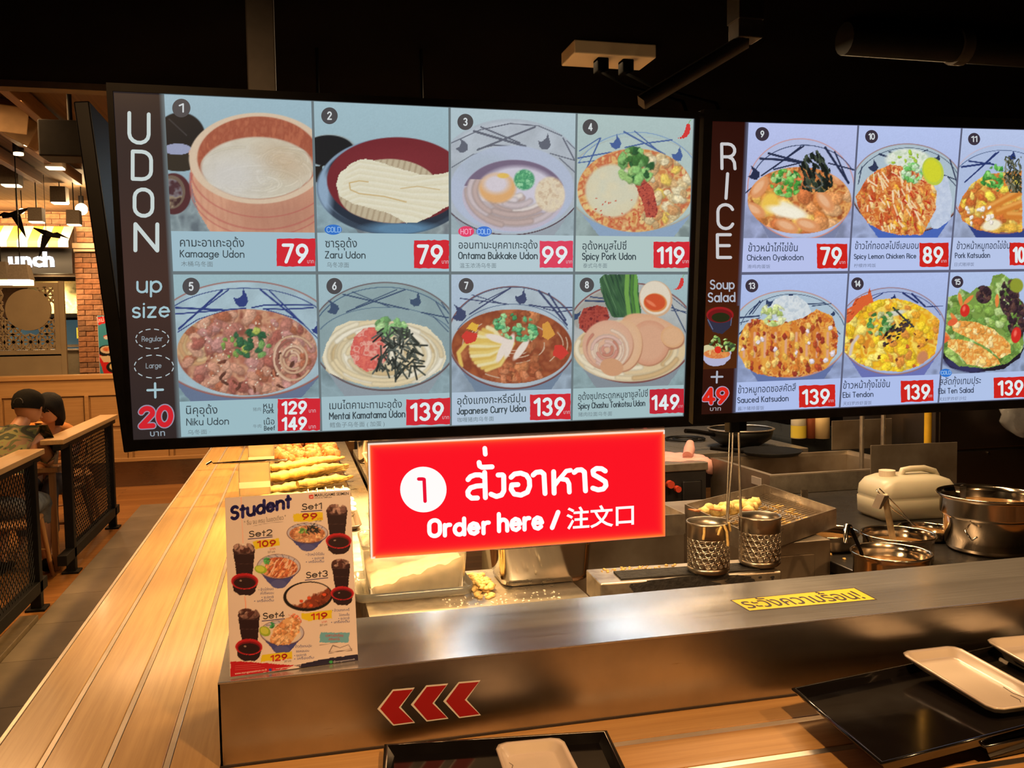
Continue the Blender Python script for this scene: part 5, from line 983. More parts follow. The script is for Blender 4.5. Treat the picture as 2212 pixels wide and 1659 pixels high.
# ------------------------------------------------------------------ dining table, chairs
t = thing('dining_table', 'wooden dining table between the two diners', 'table', (-1.98, 7.0, 0))
MB().box((-.35, -.33, .70), (.35, .30, .735), bev=.006).build('tabletop', M_chairwood, t)
for sx in (-.3, .3):
    for sy in (-.27, .24): MB().box((sx-.02, sy-.02, 0), (sx+.02, sy+.02, .70), bev=.003).build('leg', M_chairwood, t)
def chair(label, loc, rz):
    t = thing('dining_chair', label, 'chair', loc, (0, 0, rz), 'wooden chairs in the dining area')
    MB().box((-.21, -.20, .42), (.21, .20, .45), bev=.012).build('seat', M_chairwood, t)
    for sx in (-1, 1):
        MB().tube([(sx*.19, .18, .42), (sx*.24, .25, 0)], [.02, .014], 8).build('leg', M_chairwood, t)
        MB().tube([(sx*.19, -.18, .42), (sx*.24, -.27, 0)], [.02, .014], 8).build('leg', M_chairwood, t)
        MB().tube([(sx*.19, -.19, .45), (sx*.20, -.24, .78)], .014, 8).build('back_post', M_chairwood, t)
    MB().box((-.21, -.265, .66), (.21, -.235, .79), bev=.01).build('backrest', M_chairwood, t)
    MB().tube([(-.21, .21, .2), (.21, .21, .2)], .01, 6).build('stretcher', M_chairwood, t)
chair('wooden chair the camouflage-shirted man sits on', (-1.88, 6.30, 0), 0.1)
chair('wooden chair standing behind the nearer fence, lower left', (-1.98, 5.35, 0), -.4)
chair('wooden chair of the woman in orange', (-1.93, 7.62, 0), PI-.15)
chair('wooden chair behind the farther fence by its right post', (-2.0, 8.4, 0), PI+.3)
cup = thing('drink_cup', 'clear drink cup with a straw on the diners table', 'cup', (-1.70, 6.86, .735)); MB().lathe([(.0, 0), (.028, 0), (.04, .11), (.037, .11), (.026, .004), (0, .004)], 18).build('cup_body', mat('milky_plastic', (.5, .42, .3), .2, trans=.5), cup); MB().tube([(0, 0, .02), (-.02, -.01, .2)], .004, 6).build('straw', mat('straw_white', (.7, .6, .5), .5), cup)
o = MB().lathe([(0, 0), (.05, 0), (.08, .05), (.075, .05), (.045, .006), (0, .006)], 20).build('white_bowl', mat('white_melamine', (.6, .5, .38), .3), None, (-2.15, 7.0, .735)); tag(o, 'small pale bowl on the diners table', 'bowl')

# ------------------------------------------------------------------ the two diners
M_skin = mat('skin', (.50, .24, .12), .5, sss=.1, var=.1, scale=9)
def camo():
    m = mat('camouflage_cloth', (.20, .16, .06), .85, bump=.15, scale=30); nt = m.node_tree; N = nt.nodes; Lk = nt.links; b = N['Principled BSDF']
    tc = N.new('ShaderNodeTexCoord'); nz = N.new('ShaderNodeTexNoise'); nz.inputs['Scale'].default_value = 9; nz.inputs['Detail'].default_value = 1.5; nz.inputs['Distortion'].default_value = 1.2
    mp = N.new('ShaderNodeMapping'); mp.inputs['Scale'].default_value = (.7, 1, 1.5); mp.inputs['Rotation'].default_value = (0, .5, 0); Lk.new(tc.outputs['Object'], mp.inputs[0]); Lk.new(mp.outputs[0], nz.inputs['Vector'])
    cr = N.new('ShaderNodeValToRGB'); cr.color_ramp.interpolation = 'CONSTANT'; e = cr.color_ramp.elements; e[0].position = 0; e[0].color = (.035, .035, .018, 1); e[1].position = .42; e[1].color = (.10, .11, .035, 1)
    x = e.new(.50); x.color = (.26, .15, .07, 1); x = e.new(.56); x.color = (.24, .22, .07, 1); x = e.new(.64); x.color = (.06, .07, .03, 1)
    Lk.new(nz.outputs['Fac'], cr.inputs[0]); Lk.new(cr.outputs[0], b.inputs['Base Color']); return m
M_jean = mat('grey_denim', (.20, .20, .18), .85, var=.45, scale=14, bump=.3)
def head(mb, c, r, M):
    # skull, jaw, nose, ears in head space: face towards +y
    rings = []
    for z, rx, ry, cy in ((-1.25, .10, .12, .05), (-1.18, .42, .46, .22), (-.95, .62, .74, .16), (-.6, .76, .92, .06), (-.2, .84, 1.0, 0), (.2, .87, 1.02, -.04), (.55, .80, .96, -.06), (.8, .60, .74, -.06), (.97, .32, .40, -.06), (1.02, .05, .06, -.06)):
        rings.append([(math.cos(2*PI*k/20)*rx*r, (cy+math.sin(2*PI*k/20)*ry)*r, z*r) for k in range(20)])
    mb.loft(rings, M)
    mb.loft([[(-.12*r, .92*r, -.42*r), (.12*r, .92*r, -.42*r), (.12*r, 1.02*r, -.40*r), (-.12*r, 1.02*r, -.40*r)], [(-.13*r, .95*r, -.36*r), (.13*r, .95*r, -.36*r), (.10*r, 1.2*r, -.32*r), (-.10*r, 1.2*r, -.32*r)], [(-.05*r, .98*r, .1*r), (.05*r, .98*r, .1*r), (.03*r, 1.04*r, .1*r), (-.03*r, 1.04*r, .1*r)]], M)
    for sx in (-1, 1): mb.ico((sx*.90*r, -.02*r, -.18*r), .2*r, M, 2, 0, (.45, .75, 1.2))
def face(parent, r, M, hand=None):
    e = MB()
    for sx in (-1, 1): e.ico((sx*.34*r, .90*r, .02*r), .09*r, M, 1, 0, (1.5, .5, .6))
    e.build('eyes', M_blackplastic, parent); q = MB(); q.ico((0, .86*r, -.66*r), .16*r, M, 1, 0, (1.5, .5, .35)); q.build('mouth', mat('lips', (.35, .10, .07), .5), parent)
def fingers(w_, f_, side):
    """five finger chains from wrist w_ pointing along f_"""
    w_ = Vector(w_); f_ = Vector(f_).normalized(); s_ = f_.cross(Vector((0, 0, 1))).normalized()*side; out = []
    palm = w_+f_*.05
    for k, l in enumerate((.065, .075, .07, .055)):
        b = palm+s_*(.03-.019*k)+f_*.02; out.append([(tuple(palm), .022), (tuple(b), .0095), (tuple(b+f_*l*.5+Vector((0, 0, .004))), .0085), (tuple(b+f_*l-Vector((0, 0, .016))), .0065)])
    tb = w_+f_*.02; out.append([(tuple(palm), .022), (tuple(tb+s_*.034+f_*.02), .011), (tuple(tb+s_*.052+f_*.05), .009)])
    return palm, out

# man: seen from behind, leaning over the table
pm = thing('person', 'man in black cap and camouflage shirt, seated with his back turned', 'person', (-1.88, 6.32, 0))
hip = (0, .02, .52); waist = (0, .06, .70); chest = (0.0, .16, .88); neck0 = (.015, .25, .99); neck1 = (.05, .31, 1.055)
body = [[(hip, (.15, .11)), (waist, (.14, .10)), (chest, (.155, .11)), (neck0, .065), (neck1, .052), ((.08, .345, 1.12), .055)]]
for sx in (-1, 1):
    sh = (sx*.175, .19, .95); el = (sx*.205, .34, .78); wr = (sx*.12, .53, .775)
    pl, fg = fingers(wr, (-sx*.5, .9, 0), sx)
    body.append([(chest, (.155, .11)), (sh, .062), (el, .042), (wr, .027), (tuple(pl), .022)]); body += fg
    kn = (sx*.13, .44, .50); an = (sx*.14, .40, .10)
    body.append([(hip, (.15, .11)), ((sx*.09, .08, .52), .095), (kn, .062), ((sx*.135, .40, .32), .052), (an, .033), ((sx*.14, .47, .05), .032), ((sx*.15, .55, .035), .022)])
bm_ = skin(body, 1)
HM = Matrix.Translation((.085, .36, 1.175)) @ Matrix.Rotation(-.30, 4, 'Z') @ Matrix.Rotation(-.18, 4, 'X')
head(bm_, None, .098, HM); b_ = bm_.build('body', M_skin, pm); face(pm, .098, HM)
sh_ = [[((0, .01, .60), (.18, .14)), (waist, (.18, .14)), (chest, (.20, .15)), ((.012, .235, .99), .09), ((.04, .29, 1.035), .06)]]
for sx in (-1, 1): sh_.append([(chest, (.20, .15)), ((sx*.18, .20, .965), .088), ((sx*.20, .29, .84), .068), ((sx*.204, .33, .80), .062)])
skin(sh_, 1).build('shirt', camo(), pm)
tr = [[((0, 0, .62), (.155, .12)), (hip, (.165, .125))]]
for sx in (-1, 1): tr.append([(hip, (.165, .125)), ((sx*.09, .08, .525), .105), ((sx*.13, .42, .505), .078), ((sx*.135, .42, .40), .068), ((sx*.135, .405, .30), .062)])
skin(tr, 1).build('trousers', M_jean, pm)
cp = MB(); rr = .105
for a, b in ((0, 1),):
    rings = []
    for z, k in ((-.28, .99), (0, 1.04), (.35, 1.02), (.65, .90), (.88, .66), (1.02, .36), (1.08, .04)): rings.append([(math.cos(2*PI*i/24)*rr*.90*k, (math.sin(2*PI*i/24)*1.06*k-.04)*rr, z*rr) for i in range(24)])
    cp.loft(rings, HM, cap0=False)
cp.build('cap_crown', mat('black_cap_cloth', (.009, .008, .006), .85, spec=.1, bump=.2, scale=80), pm)
cv = MB(); cv.loft([[(-.07, .09, -.02), (.07, .09, -.02), (.07, .09, -.014), (-.07, .09, -.014)], [(-.055, .16, -.035), (.055, .16, -.035), (.055, .16, -.03), (-.055, .16, -.03)]], HM); cv.build('cap_visor', _mats['black_cap_cloth'], pm)
MB().tube([HM @ Vector((.032*math.cos(PI*k/8), -.112-.002, .002+.034*math.sin(PI*k/8))) for k in range(9)], .004, 6).build('cap_strap_opening', mat('cap_strap', (.03, .024, .018), .5), pm)
for sx in (-1, 1):
    s_ = MB(); s_.loft([rr_ for rr_ in [[(sx*.145+math.cos(2*PI*i/14)*w_, y_+math.sin(2*PI*i/14)*0+.0, z_+math.sin(2*PI*i/14)*h_) for i in range(14)] for y_, w_, z_, h_ in ((.33, .02, .05, .03), (.36, .042, .05, .045), (.45, .045, .05, .045), (.53, .05, .035, .03), (.60, .04, .025, .02), (.62, .02, .02, .012))]]); s_.build('shoe', M_blackplastic, pm)
# woman: facing the viewer, leaning in
pw = thing('person', 'woman with black hair and orange shirt, leaning over the table', 'person', (-1.92, 7.62, 0))
HX = .155
hip = (0, -.02, .50); waist = (.03, -.10, .68); chest = (.08, -.26, .86); neck0 = (.12, -.36, .98)
body = [[(hip, (.13, .10)), (waist, (.12, .09)), (chest, (.125, .10)), (neck0, .055), ((HX, -.42, 1.04), .045), ((HX, -.45, 1.08), .05)]]
for sx in (-1, 1):
    sh = (chest[0]+sx*.16, -.29, .93); el = (chest[0]+sx*.22, -.42, .77); wr = (chest[0]+sx*.05, -.60, .80)
    pl, fg = fingers(wr, (-sx*.6, -.5, .5), sx)
    body.append([(chest, (.125, .10)), (sh, .055), (el, .036), (wr, .023), (tuple(pl), .022)]); body += fg
    kn = (sx*.10, -.44, .48); body.append([(hip, (.13, .10)), ((sx*.08, -.08, .50), .085), (kn, .055), ((sx*.10, -.42, .3), .046), ((sx*.11, -.38, .09), .03), ((sx*.11, -.46, .04), .03), ((sx*.115, -.54, .03), .02)])
bm_ = skin(body, 1); HM2 = Matrix.Translation((HX-.02, -.50, 1.125)) @ Matrix.Rotation(PI-.45, 4, 'Z') @ Matrix.Rotation(-.45, 4, 'X')
head(bm_, None, .09, HM2); bm_.build('body', M_skin, pw); face(pw, .09, HM2)
hr = MB(); rings = []
for z, k, cut in ((-1.9, .55, -.1), (-1.5, .85, .0), (-1.0, .98, .2), (-.5, 1.06, .45), (0, 1.14, .6), (.4, 1.12, .95), (.8, .86, 1), (1.05, .5, 1), (1.15, .05, 1)):
    rings.append([(math.cos(2*PI*i/24)*.09*.94*k, (min(math.sin(2*PI*i/24), cut)*1.08*k-.10)*.09, z*.09) for i in range(24)])
hr.loft(rings, HM2, cap0=False); hr.build('hair', mat('black_hair', (.006, .005, .004), .75, spec=.2, bump=.4, scale=120, stretch=(1, 1, .1)), pw)
st = [[((0, 0, .58), (.14, .11)), (waist, (.135, .105)), (chest, (.145, .115)), ((.11, -.34, .955), .075)]]
for sx in (-1, 1): st.append([(chest, (.145, .115)), ((chest[0]+sx*.16, -.29, .93), .068), ((chest[0]+sx*.21, -.38, .81), .056)])
skin(st, 1).build('shirt', mat('orange_cotton', (.62, .22, .035), .85, var=.15, scale=8, bump=.1), pw)
tr = [[((0, 0, .58), (.135, .105)), (hip, (.14, .11))]]
for sx in (-1, 1): tr.append([(hip, (.14, .11)), ((sx*.08, -.08, .505), .095), ((sx*.10, -.43, .485), .068), ((sx*.10, -.42, .3), .056), ((sx*.11, -.39, .14), .044)])
skin(tr, 1).build('trousers', mat('dark_trousers', (.05, .045, .045), .8), pw)

# ------------------------------------------------------------------ tray rails
def slat_row(t, m, boxes):
    for a, b in boxes: MB().box(a, b, bev=.002).build('slat', m, t)
t = thing('tray_rail', 'ash-slatted tray rail running away into the room on the left', 'tray rail', (-.38, 4.0, 0), group='slatted tray rails')
XL = [-.6046, -.4987, -.3759, -.2623, -.1605]; Y0, Y1 = -2.9, 4.3; hw = .0068
TH = .022
for i in range(4):
    MB().box((XL[i]+(hw if i else .004)+.38, Y0, ZR-TH), (XL[i+1]-(hw if i < 3 else .002)+.38, Y1, ZR), bev=.0015).build('slat', M_woody, t)
for i in (0, 1, 2, 3):
    x = XL[i]+.38; MB().box((x-hw+.001 if i else x-.006, Y0, ZR-.030), (x+hw-.001 if i else x+.0035, Y1, ZR-(.0010 if i else -.001)), bev=.0008).build('steel_strip', M_strip, t)
MB().box((-.225, Y0, 0), (.222, Y1, ZR-.032)).build('counter_body', mat('dark_counter_front', (.03, .022, .016), .5, var=.2), t)
t = thing('tray_rail', 'ash-slatted tray rail running in front of the steel counter', 'tray rail', (1.4, 1.45, 0), group='slatted tray rails')
YL = [(1.6105, 1.707), (1.4795, 1.5905), (1.3485, 1.4595), (1.2275, 1.3285)]; XR = 2.6
for a, b in YL: MB().box((-.155-1.4, a-1.45, ZR-TH), (XR, b-1.45, ZR), bev=.0015).build('slat', M_woodx, t)
for a, b in ((1.5905, 1.6105), (1.4595, 1.4795), (1.3285, 1.3485), (1.2195, 1.2275)): MB().box((-.155-1.4, a-1.45+.001, ZR-.03), (XR, b-1.45-.001, ZR-.0010), bev=.0008).build('steel_strip', M_strip, t)
MB().box((-.15-1.4, -.20, 0), (XR, .25, ZR-.032)).build('counter_body', _mats['dark_counter_front'], t)

# steel counter box in front of the kitchen
t = thing('steel_counter', 'brushed steel serving counter with a flat top, front centre', 'counter', (1.8, 1.86, 0))
XW = 2.0; A0 = -.1605-1.8
MB().box((A0, YF-1.86, ZR-.02), (XW, YF+.004-1.86, ZS-.002)).box((A0, YF-1.86, ZR-.02), (A0+.004, YB-1.86, ZS-.002)).build('front_panel', M_brush, t)
MB().box((A0, YF-1.86-.0012, ZS-.004), (XW, YB-1.86, ZS), bev=.0012).build('top_panel', M_brushtop, t)
MB().box((A0+.01, YF+.01-1.86, 0), (XW, YB-.01-1.86, ZS-.006)).build('counter_body', M_satin, t)
MB().box((A0, YF-.002-1.86, ZR), (XW, YF+.002-1.86, ZR+.004)).build('silicone_joint', mat('dark_joint', (.03, .02, .015), .6), t)

# red arrow stickers on the steel front
M_red = mat('red_vinyl', (.34, .012, .014), .35); M_white = mat('off_white_vinyl', (.72, .66, .60), .4)
AR = [(965, 775), (1050, 668), (1172, 657), (1095, 765), (1174, 852), (1053, 868)]
for dx, dy, wh in ((0, 0, 'leftmost'), (186, -23, 'middle one'), (366, -42, 'rightmost')):
    pts = [at((x+dx)/2.572+440, (y+dy)/2.572+1230, y=YF-.0006) for x, y in AR]; cx = sum(p.x for p in pts)/6; cz = sum(p.z for p in pts)/6
    t = thing('arrow_sticker', 'red left-pointing chevron sticker on the steel counter front, '+wh, 'sticker', (cx, YF-.0002, cz), group='red chevron stickers')
    P0 = [(p.x-cx, p.z-cz) for p in pts]; RX = Matrix.Rotation(PI/2, 4, 'X')
    MB().prism(P0, .0002, .0006, RX).build('white_border', M_white, t)
    P1 = [(x*.90, z*.92) for x, z in P0]; P1[0] = (P0[0][0]+.0055, P0[0][1]); P1[3] = (P0[3][0]-.004, P0[3][1])
    MB().prism(P1, .0008, .0011, RX).build('red_chevron', M_red, t)

# yellow warning sticker on the top
q = [(1580, 1296), (1853, 1273), (1893, 1291), (1614, 1320)]; P3 = [at(x, y, z=ZS) for x, y in q]
cxy = sum(P3, Vector())/4; t = thing('warning_sticker', 'yellow warning sticker with Thai writing on the steel counter top', 'sticker', (cxy.x, P3[3].y, ZS+.0002), (-PI/2, 0, 0))
WS = Flat(t, q, (P3[1]-P3[0]).length, abs(P3[0].y-P3[3].y)+.001, M_print); WS.z = (1560, 1240, 6.144)
k_ = Ink(WS, .0002); k_.poly([(112, 348), (1803, 200), (2056, 330), (336, 497)], (50, 36, 12)).poly([(132, 352), (1795, 207), (2030, 328), (346, 489)], (255, 214, 20), .0002)
k_.text('ระวังความร้อน!', 345, 460, 1930, 318, 132, (40, 26, 14), .012, .0005); k_.build('printed_face')

# ------------------------------------------------------------------ poster on the counter
t = thing('menu_poster', 'white Student set menu poster leaning on the steel counter', 'poster', (-.0185, 1.739, ZS+.001), (-.188, .012, .1066))
PO = Flat(t, [(487, 1077.5), (757, 1058.5), (773, 1425), (497, 1464.5)], .243, .338, M_print, front=.0035)
MB().box((-.1215, -.0033, 0), (.1215, .002, .338), bev=.0006).build('foam_board', mat('foam_board', (.75, .68, .62), .6), t)
MB().box((-.04, .002, .0), (.04, .004, .2), Matrix.Translation((0, .002, .1)) @ Matrix.Rotation(.0, 4, 'X') @ Matrix.Translation((0, 0, -.1))).build('back_support', _mats['foam_board'], t)
PO.z = (470, 1050, 3.859); c = PO.canvas(0, 0, .243, .338, 216, 300, (226, 214, 214))
c.N(1.0*np.ones(c.X.shape)*.25, [(232, 218, 214), (216, 204, 208)], 300)
c.L([(200, 90), (215, 480)], 8, (240, 190, 180)); c.L([(230, 930), (238, 1030)], 10, (236, 176, 160))
def pbowl(x, y, rx, ry, food):
    c.P([(x-rx*.93, y+ry*.3), (x-rx*.35, y+ry*1.5), (x+rx*.35, y+ry*1.5), (x+rx*.93, y+ry*.3)], (70, 76, 150)); c.E(x, y+ry*1.4, rx*.36, ry*.35, (84, 90, 160)); c.E(x, y, rx, ry, (96, 66, 80), soft=.03); c.E(x, y-2, rx-5, ry-5, (190, 190, 216), soft=.04)
    for k in range(6): a = .5+k*.35; c.L([(x+rx*.7*math.cos(-a), y+ry*.7*math.sin(-a)), (x+rx*.95*math.cos(-a-.2), y+ry*.95*math.sin(-a-.2))], 4, (70, 80, 140))
    f = c.mE(x, y+ry*.08, rx*.86, ry*.82, 0, .05); food(f)
def cola(x, y, s):
    c.P([(x-88*s, y), (x+88*s, y), (x+66*s, y+245*s), (x-50*s, y+245*s), (x-70*s, y+120*s)], (44, 24, 32)); c.E(x, y+10*s, 88*s, 34*s, (60, 34, 38)); c.blobs(c.mE(x, y-5*s, 84*s, 44*s, 0, .1), 22, x-80*s, y-40*s, x+80*s, y+25*s, 24*s, 16*s, [(120, 90, 92), (80, 46, 48), (170, 140, 140)]); c.L([(x-86*s, y+40*s), (x+80*s, y+40*s)], 3, (90, 66, 70)); c.L([(x-70*s, y+118*s), (x+68*s, y+118*s)], 3, (80, 56, 62))
def soup(x, y, s):
    c.P([(x-106*s, y), (x-84*s, y+80*s), (x-46*s, y+112*s), (x+46*s, y+112*s), (x+84*s, y+80*s), (x+106*s, y)], (42, 24, 34)); c.E(x, y, 106*s, 62*s, (178, 30, 44), soft=.03); c.E(x, y+8*s, 92*s, 50*s, (120, 20, 34)); c.E(x, y+14*s, 84*s, 42*s, (44, 22, 28)); c.E(x-30*s, y-2*s, 10*s, 7*s, (150, 130, 130)); c.R(x, y+2*s, 104*s, 62*s, 3, (210, 50, 60))
def f1(f):
    c.put(f, (206, 150, 118)); c.blobs(f, 70, 600, 330, 900, 500, 20, 14, [(216, 164, 128), (186, 120, 92), (226, 186, 150)]); c.blobs(c.mE(720, 375, 50, 26, 0, .2), 14, 680, 350, 760, 400, 14, 9, [(90, 150, 80), (130, 180, 100)]); c.scatter(1.0, 40, 745, 330, 830, 390, 30, 7, [(40, 44, 50)], .5, 3)
def f2(f):
    c.put(f*(c.X < 470), (216, 206, 200)); g = f*(c.X+.3*(c.Y-600) > 420); c.put(g, (206, 120, 84)); c.blobs(g, 70, 400, 590, 680, 780, 24, 12, [(216, 136, 96), (186, 96, 70), (226, 166, 130)], -.8); c.scatter(g, 24, 430, 600, 640, 760, 50, 7, [(236, 206, 190)], -1.0, .6); c.E(362, 700, 52, 34, (150, 190, 60), .2); c.E(358, 695, 38, 24, (196, 216, 90), .2); c.blobs(c.mE(415, 628, 30, 30, 0, .2), 12, 390, 600, 440, 660, 12, 10, [(60, 160, 90), (90, 186, 110)])
def f4(f):
    c.put(f, (222, 210, 204)); c.E(395, 1215, 50, 40, (150, 180, 60), .5); c.E(392, 1210, 36, 28, (196, 210, 90), .5); c.blobs(c.mE(450, 1165, 26, 26, 0, .2), 10, 430, 1145, 470, 1190, 12, 9, [(60, 150, 100), (80, 176, 110)])
    g = c.mP([(440, 1260), (480, 1180), (560, 1110), (640, 1080), (690, 1130), (680, 1230), (600, 1320), (500, 1330), (440, 1310)]); c.put(g, (222, 176, 130)); c.blobs(g, 80, 440, 1080, 690, 1330, 20, 14, [(232, 190, 150), (216, 156, 110), (240, 206, 170), (206, 140, 96)])
    c.blobs(c.mP([(585, 1060), (650, 1060), (700, 1110), (700, 1140), (620, 1120)]), 14, 585, 1055, 700, 1140, 16, 10, [(222, 120, 100), (236, 150, 120)])
cola(995, 200, 1.0); cola(222, 530, 1.06); cola(1027, 650, .88); cola(262, 1075, 1.05)
pbowl(752, 395, 172, 86, f1); pbowl(512, 675, 182, 104, f2); pbowl(538, 1225, 184, 104, f4)
c.E(755, 920, 206, 124, (30, 24, 28), -.08, .02); c.E(760, 912, 186, 106, (222, 206, 204), -.08, .02); m = c.mE(760, 912, 186, 106, -.08, .02)*np.clip((c.Y-930+.5*(c.X-760))/20+noise(c.X, c.Y, 40)*3-1.5, 0, 1); c.put(m, (130, 60, 44)); c.blobs(m, 50, 600, 850, 950, 1030, 16, 12, [(150, 76, 50), (110, 46, 36), (180, 96, 60)])
for x, y in ((780, 995), (765, 935), (890, 905), (700, 960)): c.E(x, y, 16, 13, (216, 84, 50))
soup(1010, 455, 1.0); soup(228, 798, 1.06); soup(1040, 890, .9); soup(262, 1345, 1.06)
for P_ in ([(630, 235), (880, 218), (878, 285), (760, 300), (640, 300)], [(290, 465), (515, 440), (522, 500), (320, 530)], [(700, 1065), (950, 1030), (955, 1100), (760, 1125), (700, 1105)], [(370, 1412), (620, 1380), (625, 1440), (360, 1470)]): c.P(P_, (226, 206, 40))
soup(262, 1345, 1.06)
c.P([(856, 1216), (1100, 1216), (1092, 1300), (850, 1302)], (110, 176, 206))
c.P([(107, 1468), (230, 1470), (400, 1480), (640, 1495), (560, 1530), (107, 1605)], (186, 30, 44)); c.P([(640, 1497), (820, 1455), (960, 1425), (1170, 1398), (1170, 1450), (900, 1490), (700, 1520)], (40, 36, 62))
for k in range(3): c.L([(930, 1385-k*3), (960, 1330-k*4), (1020, 1345)], 3, (110, 96, 100)); c.L([(1020, 1345), (1090, 1318), (1118, 1370-k*4)], 3, (110, 96, 100)); c.L([(925, 1395-k*8), (1015, 1375-k*2), (1120, 1368-k*8)], 3, (120, 104, 106))
c.E(440, 1536, 13, 13, (50, 80, 170)); c.E(945, 1464, 15, 12, (60, 160, 90)); c.E(470, 1532, 12, 12, (206, 60, 80))
c.P([(765, 80), (803, 76), (804, 110), (766, 114)], (206, 60, 60)); c.L([(775, 90), (795, 100)], 4, (240, 216, 216)); c.L([(775, 102), (795, 88)], 4, (240, 216, 216))
c.L([(300, 340), (400, 318), (550, 300)], 3, (150, 140, 150)); c.L([(850, 1325), (1000, 1300)], 3, (110, 96, 100))
PO.picture(c, 'printed_sheet', .0003)
k_ = Ink(PO, .0006); NV = (40, 38, 120); GY = (84, 78, 80); RR = (206, 70, 50); BL = (84, 96, 160)
k_.pen('Student', 120, 285, 610, 178, 100, 27, NV)
for tx, x0, y0, x1, y1 in (('Set1', 710, 200, 868, 190), ('Set2', 268, 430, 456, 414), ('Set3', 742, 768, 916, 750), ('Set4', 382, 1112, 556, 1094)):
    k_.pen(tx, x0, y0, x1, y1, 46, 9, (90, 84, 88), 0, .16); k_.stroke([(x0-10, y0+18), (x1+4, y1+14)], 6, NV)
for tx, x0, y0, x1, y1 in (('99', 712, 280, 828, 274), ('109', 338, 510, 484, 500), ('119', 784, 1112, 910, 1098), ('129', 446, 1462, 576, 1446)): k_.pen(tx, x0, y0, x1, y1, 44, 12, RR, .0004, .26)
for tx, x0, y0, x1, y1, em, cc in (('MARUGAME SEIMEN', 812, 92, 1094, 74, 34, (50, 46, 50)), ('UDON & TEMPURA', 812, 108, 955, 100, 16, GY), ('" อิ่ม จบ ครบ ในเซตเดียว "', 228, 334, 575, 280, 50, (130, 122, 124)), ('บาท', 836, 282, 874, 280, 26, RR), ('บาท', 440, 538, 484, 534, 26, RR), ('บาท', 870, 1140, 912, 1136, 26, RR), ('บาท', 584, 1446, 614, 1442, 26, RR),
    ('237 บาท', 422, 564, 482, 558, 24, GY), ('237 บาท', 815, 304, 868, 298, 22, GY), ('257 บาท', 852, 1168, 914, 1160, 24, GY), ('297 บาท', 556, 1474, 614, 1466, 24, GY),
    ('• ข้าวหน้าไก่ไข่ข้น', 738, 584, 890, 576, 30, BL), ('• ซุปดาชิ', 790, 614, 888, 610, 28, BL), ('• เครื่องดื่ม', 738, 644, 888, 636, 28, BL), ('• ข้าวไก่ทอด', 344, 880, 468, 870, 30, BL), ('สไปซี่เลมอน', 358, 908, 470, 902, 28, BL), ('• ซุปดาชิ', 368, 942, 468, 938, 28, BL), ('• เครื่องดื่ม', 306, 974, 470, 964, 28, BL),
    ('• ข้าวแกงกะหรี่', 956, 1046, 1098, 1036, 30, BL), ('ไข่ออนเซ็น', 1010, 1082, 1098, 1076, 28, BL), ('• ซุปดาชิ', 1006, 1112, 1098, 1106, 28, BL), ('• เครื่องดื่ม', 946, 1144, 1100, 1132, 28, BL), ('• ข้าวกุ้งเทมปุระ', 632, 1350, 786, 1340, 30, BL), ('ซอสเลมอน', 654, 1388, 762, 1380, 28, BL), ('• ซุปดาชิ', 638, 1424, 738, 1416, 28, BL), ('• เครื่องดื่ม', 638, 1452, 802, 1436, 28, BL),
    ('เฉพาะนักเรียน', 900, 1254, 1046, 1252, 32, (196, 60, 60)), ('นักศึกษาเท่านั้น', 924, 1284, 1018, 1282, 28, (196, 60, 60)), ('www.marugameseimen.co.th', 144, 1580, 410, 1542, 26, (236, 216, 216)), ('marugameseimenthailand', 486, 1532, 694, 1502, 20, (236, 216, 216)), ('@marugameseimenth', 964, 1470, 1142, 1444, 22, (190, 190, 210))):
    k_.text(tx, x0, y0, x1, y1, em, cc, .012 if tx[0] == 'M' else .004)
for k in range(3): k_.stroke([(146, 1508+k*16), (330+k*30, 1490+k*14)], 2.5, (216, 110, 116))
k_.build('lettering')
# ------------------------------------------------------------------ red lit sign under the left screen
a = at(795, 955, y=1.93); b = at(1433, 930, y=1.93); c0 = at(1433, 1160, y=1.93); d0 = at(797, 1203, y=1.93)
SW = ((b.x-a.x)+(c0.x-d0.x))/2; SH = ((a.z-d0.z)+(b.z-c0.z))/2
t = thing('order_sign', 'red backlit order-here sign with white Thai, English and Chinese writing', 'sign', ((a.x+b.x)/2, 1.93, (c0.z+d0.z)/2))
SG = Flat(t, [(795, 955), (1433, 930), (1433, 1160), (797, 1203)], SW, SH, M_lit, front=.006)
MB().box((-SW/2, -.005, 0), (SW/2, .03, SH), bev=.002).build('sign_box', mat('white_sign_case', (.75, .7, .66), .3), t)
MB().box((-SW/2, -.004, SH), (SW/2, .004, SH+.014)).build('clear_top_strip', mat('frosted_acrylic', (.8, .62, .55), .2, alpha=.55), t)
for x in (-.26, .26): MB().tube([(x, .012, SH+.0), (x, .012, SH+.05)], .006, 8).build('hanger', M_satin, t)
SG.z = (760, 910, 3.16); c = SG.canvas(0, 0, SW, SH, 260, 96, (255, 255, 255))
e = np.minimum(np.minimum(c.U, SW-c.U), np.minimum(c.V, SH-c.V)); e2 = e[..., None]
g = np.exp(-np.clip(e2-.003, 0, 1)/.0065); c.C = np.array([252, 14, 34])*(1-g)+np.array([255, 130, 50])*g; c.put(np.clip((.0034-e)/.001, 0, 1)*((c.U < .01) | (c.V < .01)), (255, 246, 236)); c.put(np.clip((.0026-e)/.001, 0, 1)*(1-((c.U < .01) | (c.V < .01))), (250, 120, 90))  # light bleeding in at the edges is painted into the face colour
SG.picture(c, 'red_face', .0004)
k_ = Ink(SG, .001); WS_ = (255, 252, 250)
k_.oval(480, 457, 157, 155, WS_, 0, 48); k_.stroke([(449, 385), (476, 385), (486, 388), (490, 536)], 24, (236, 14, 50), .0006)
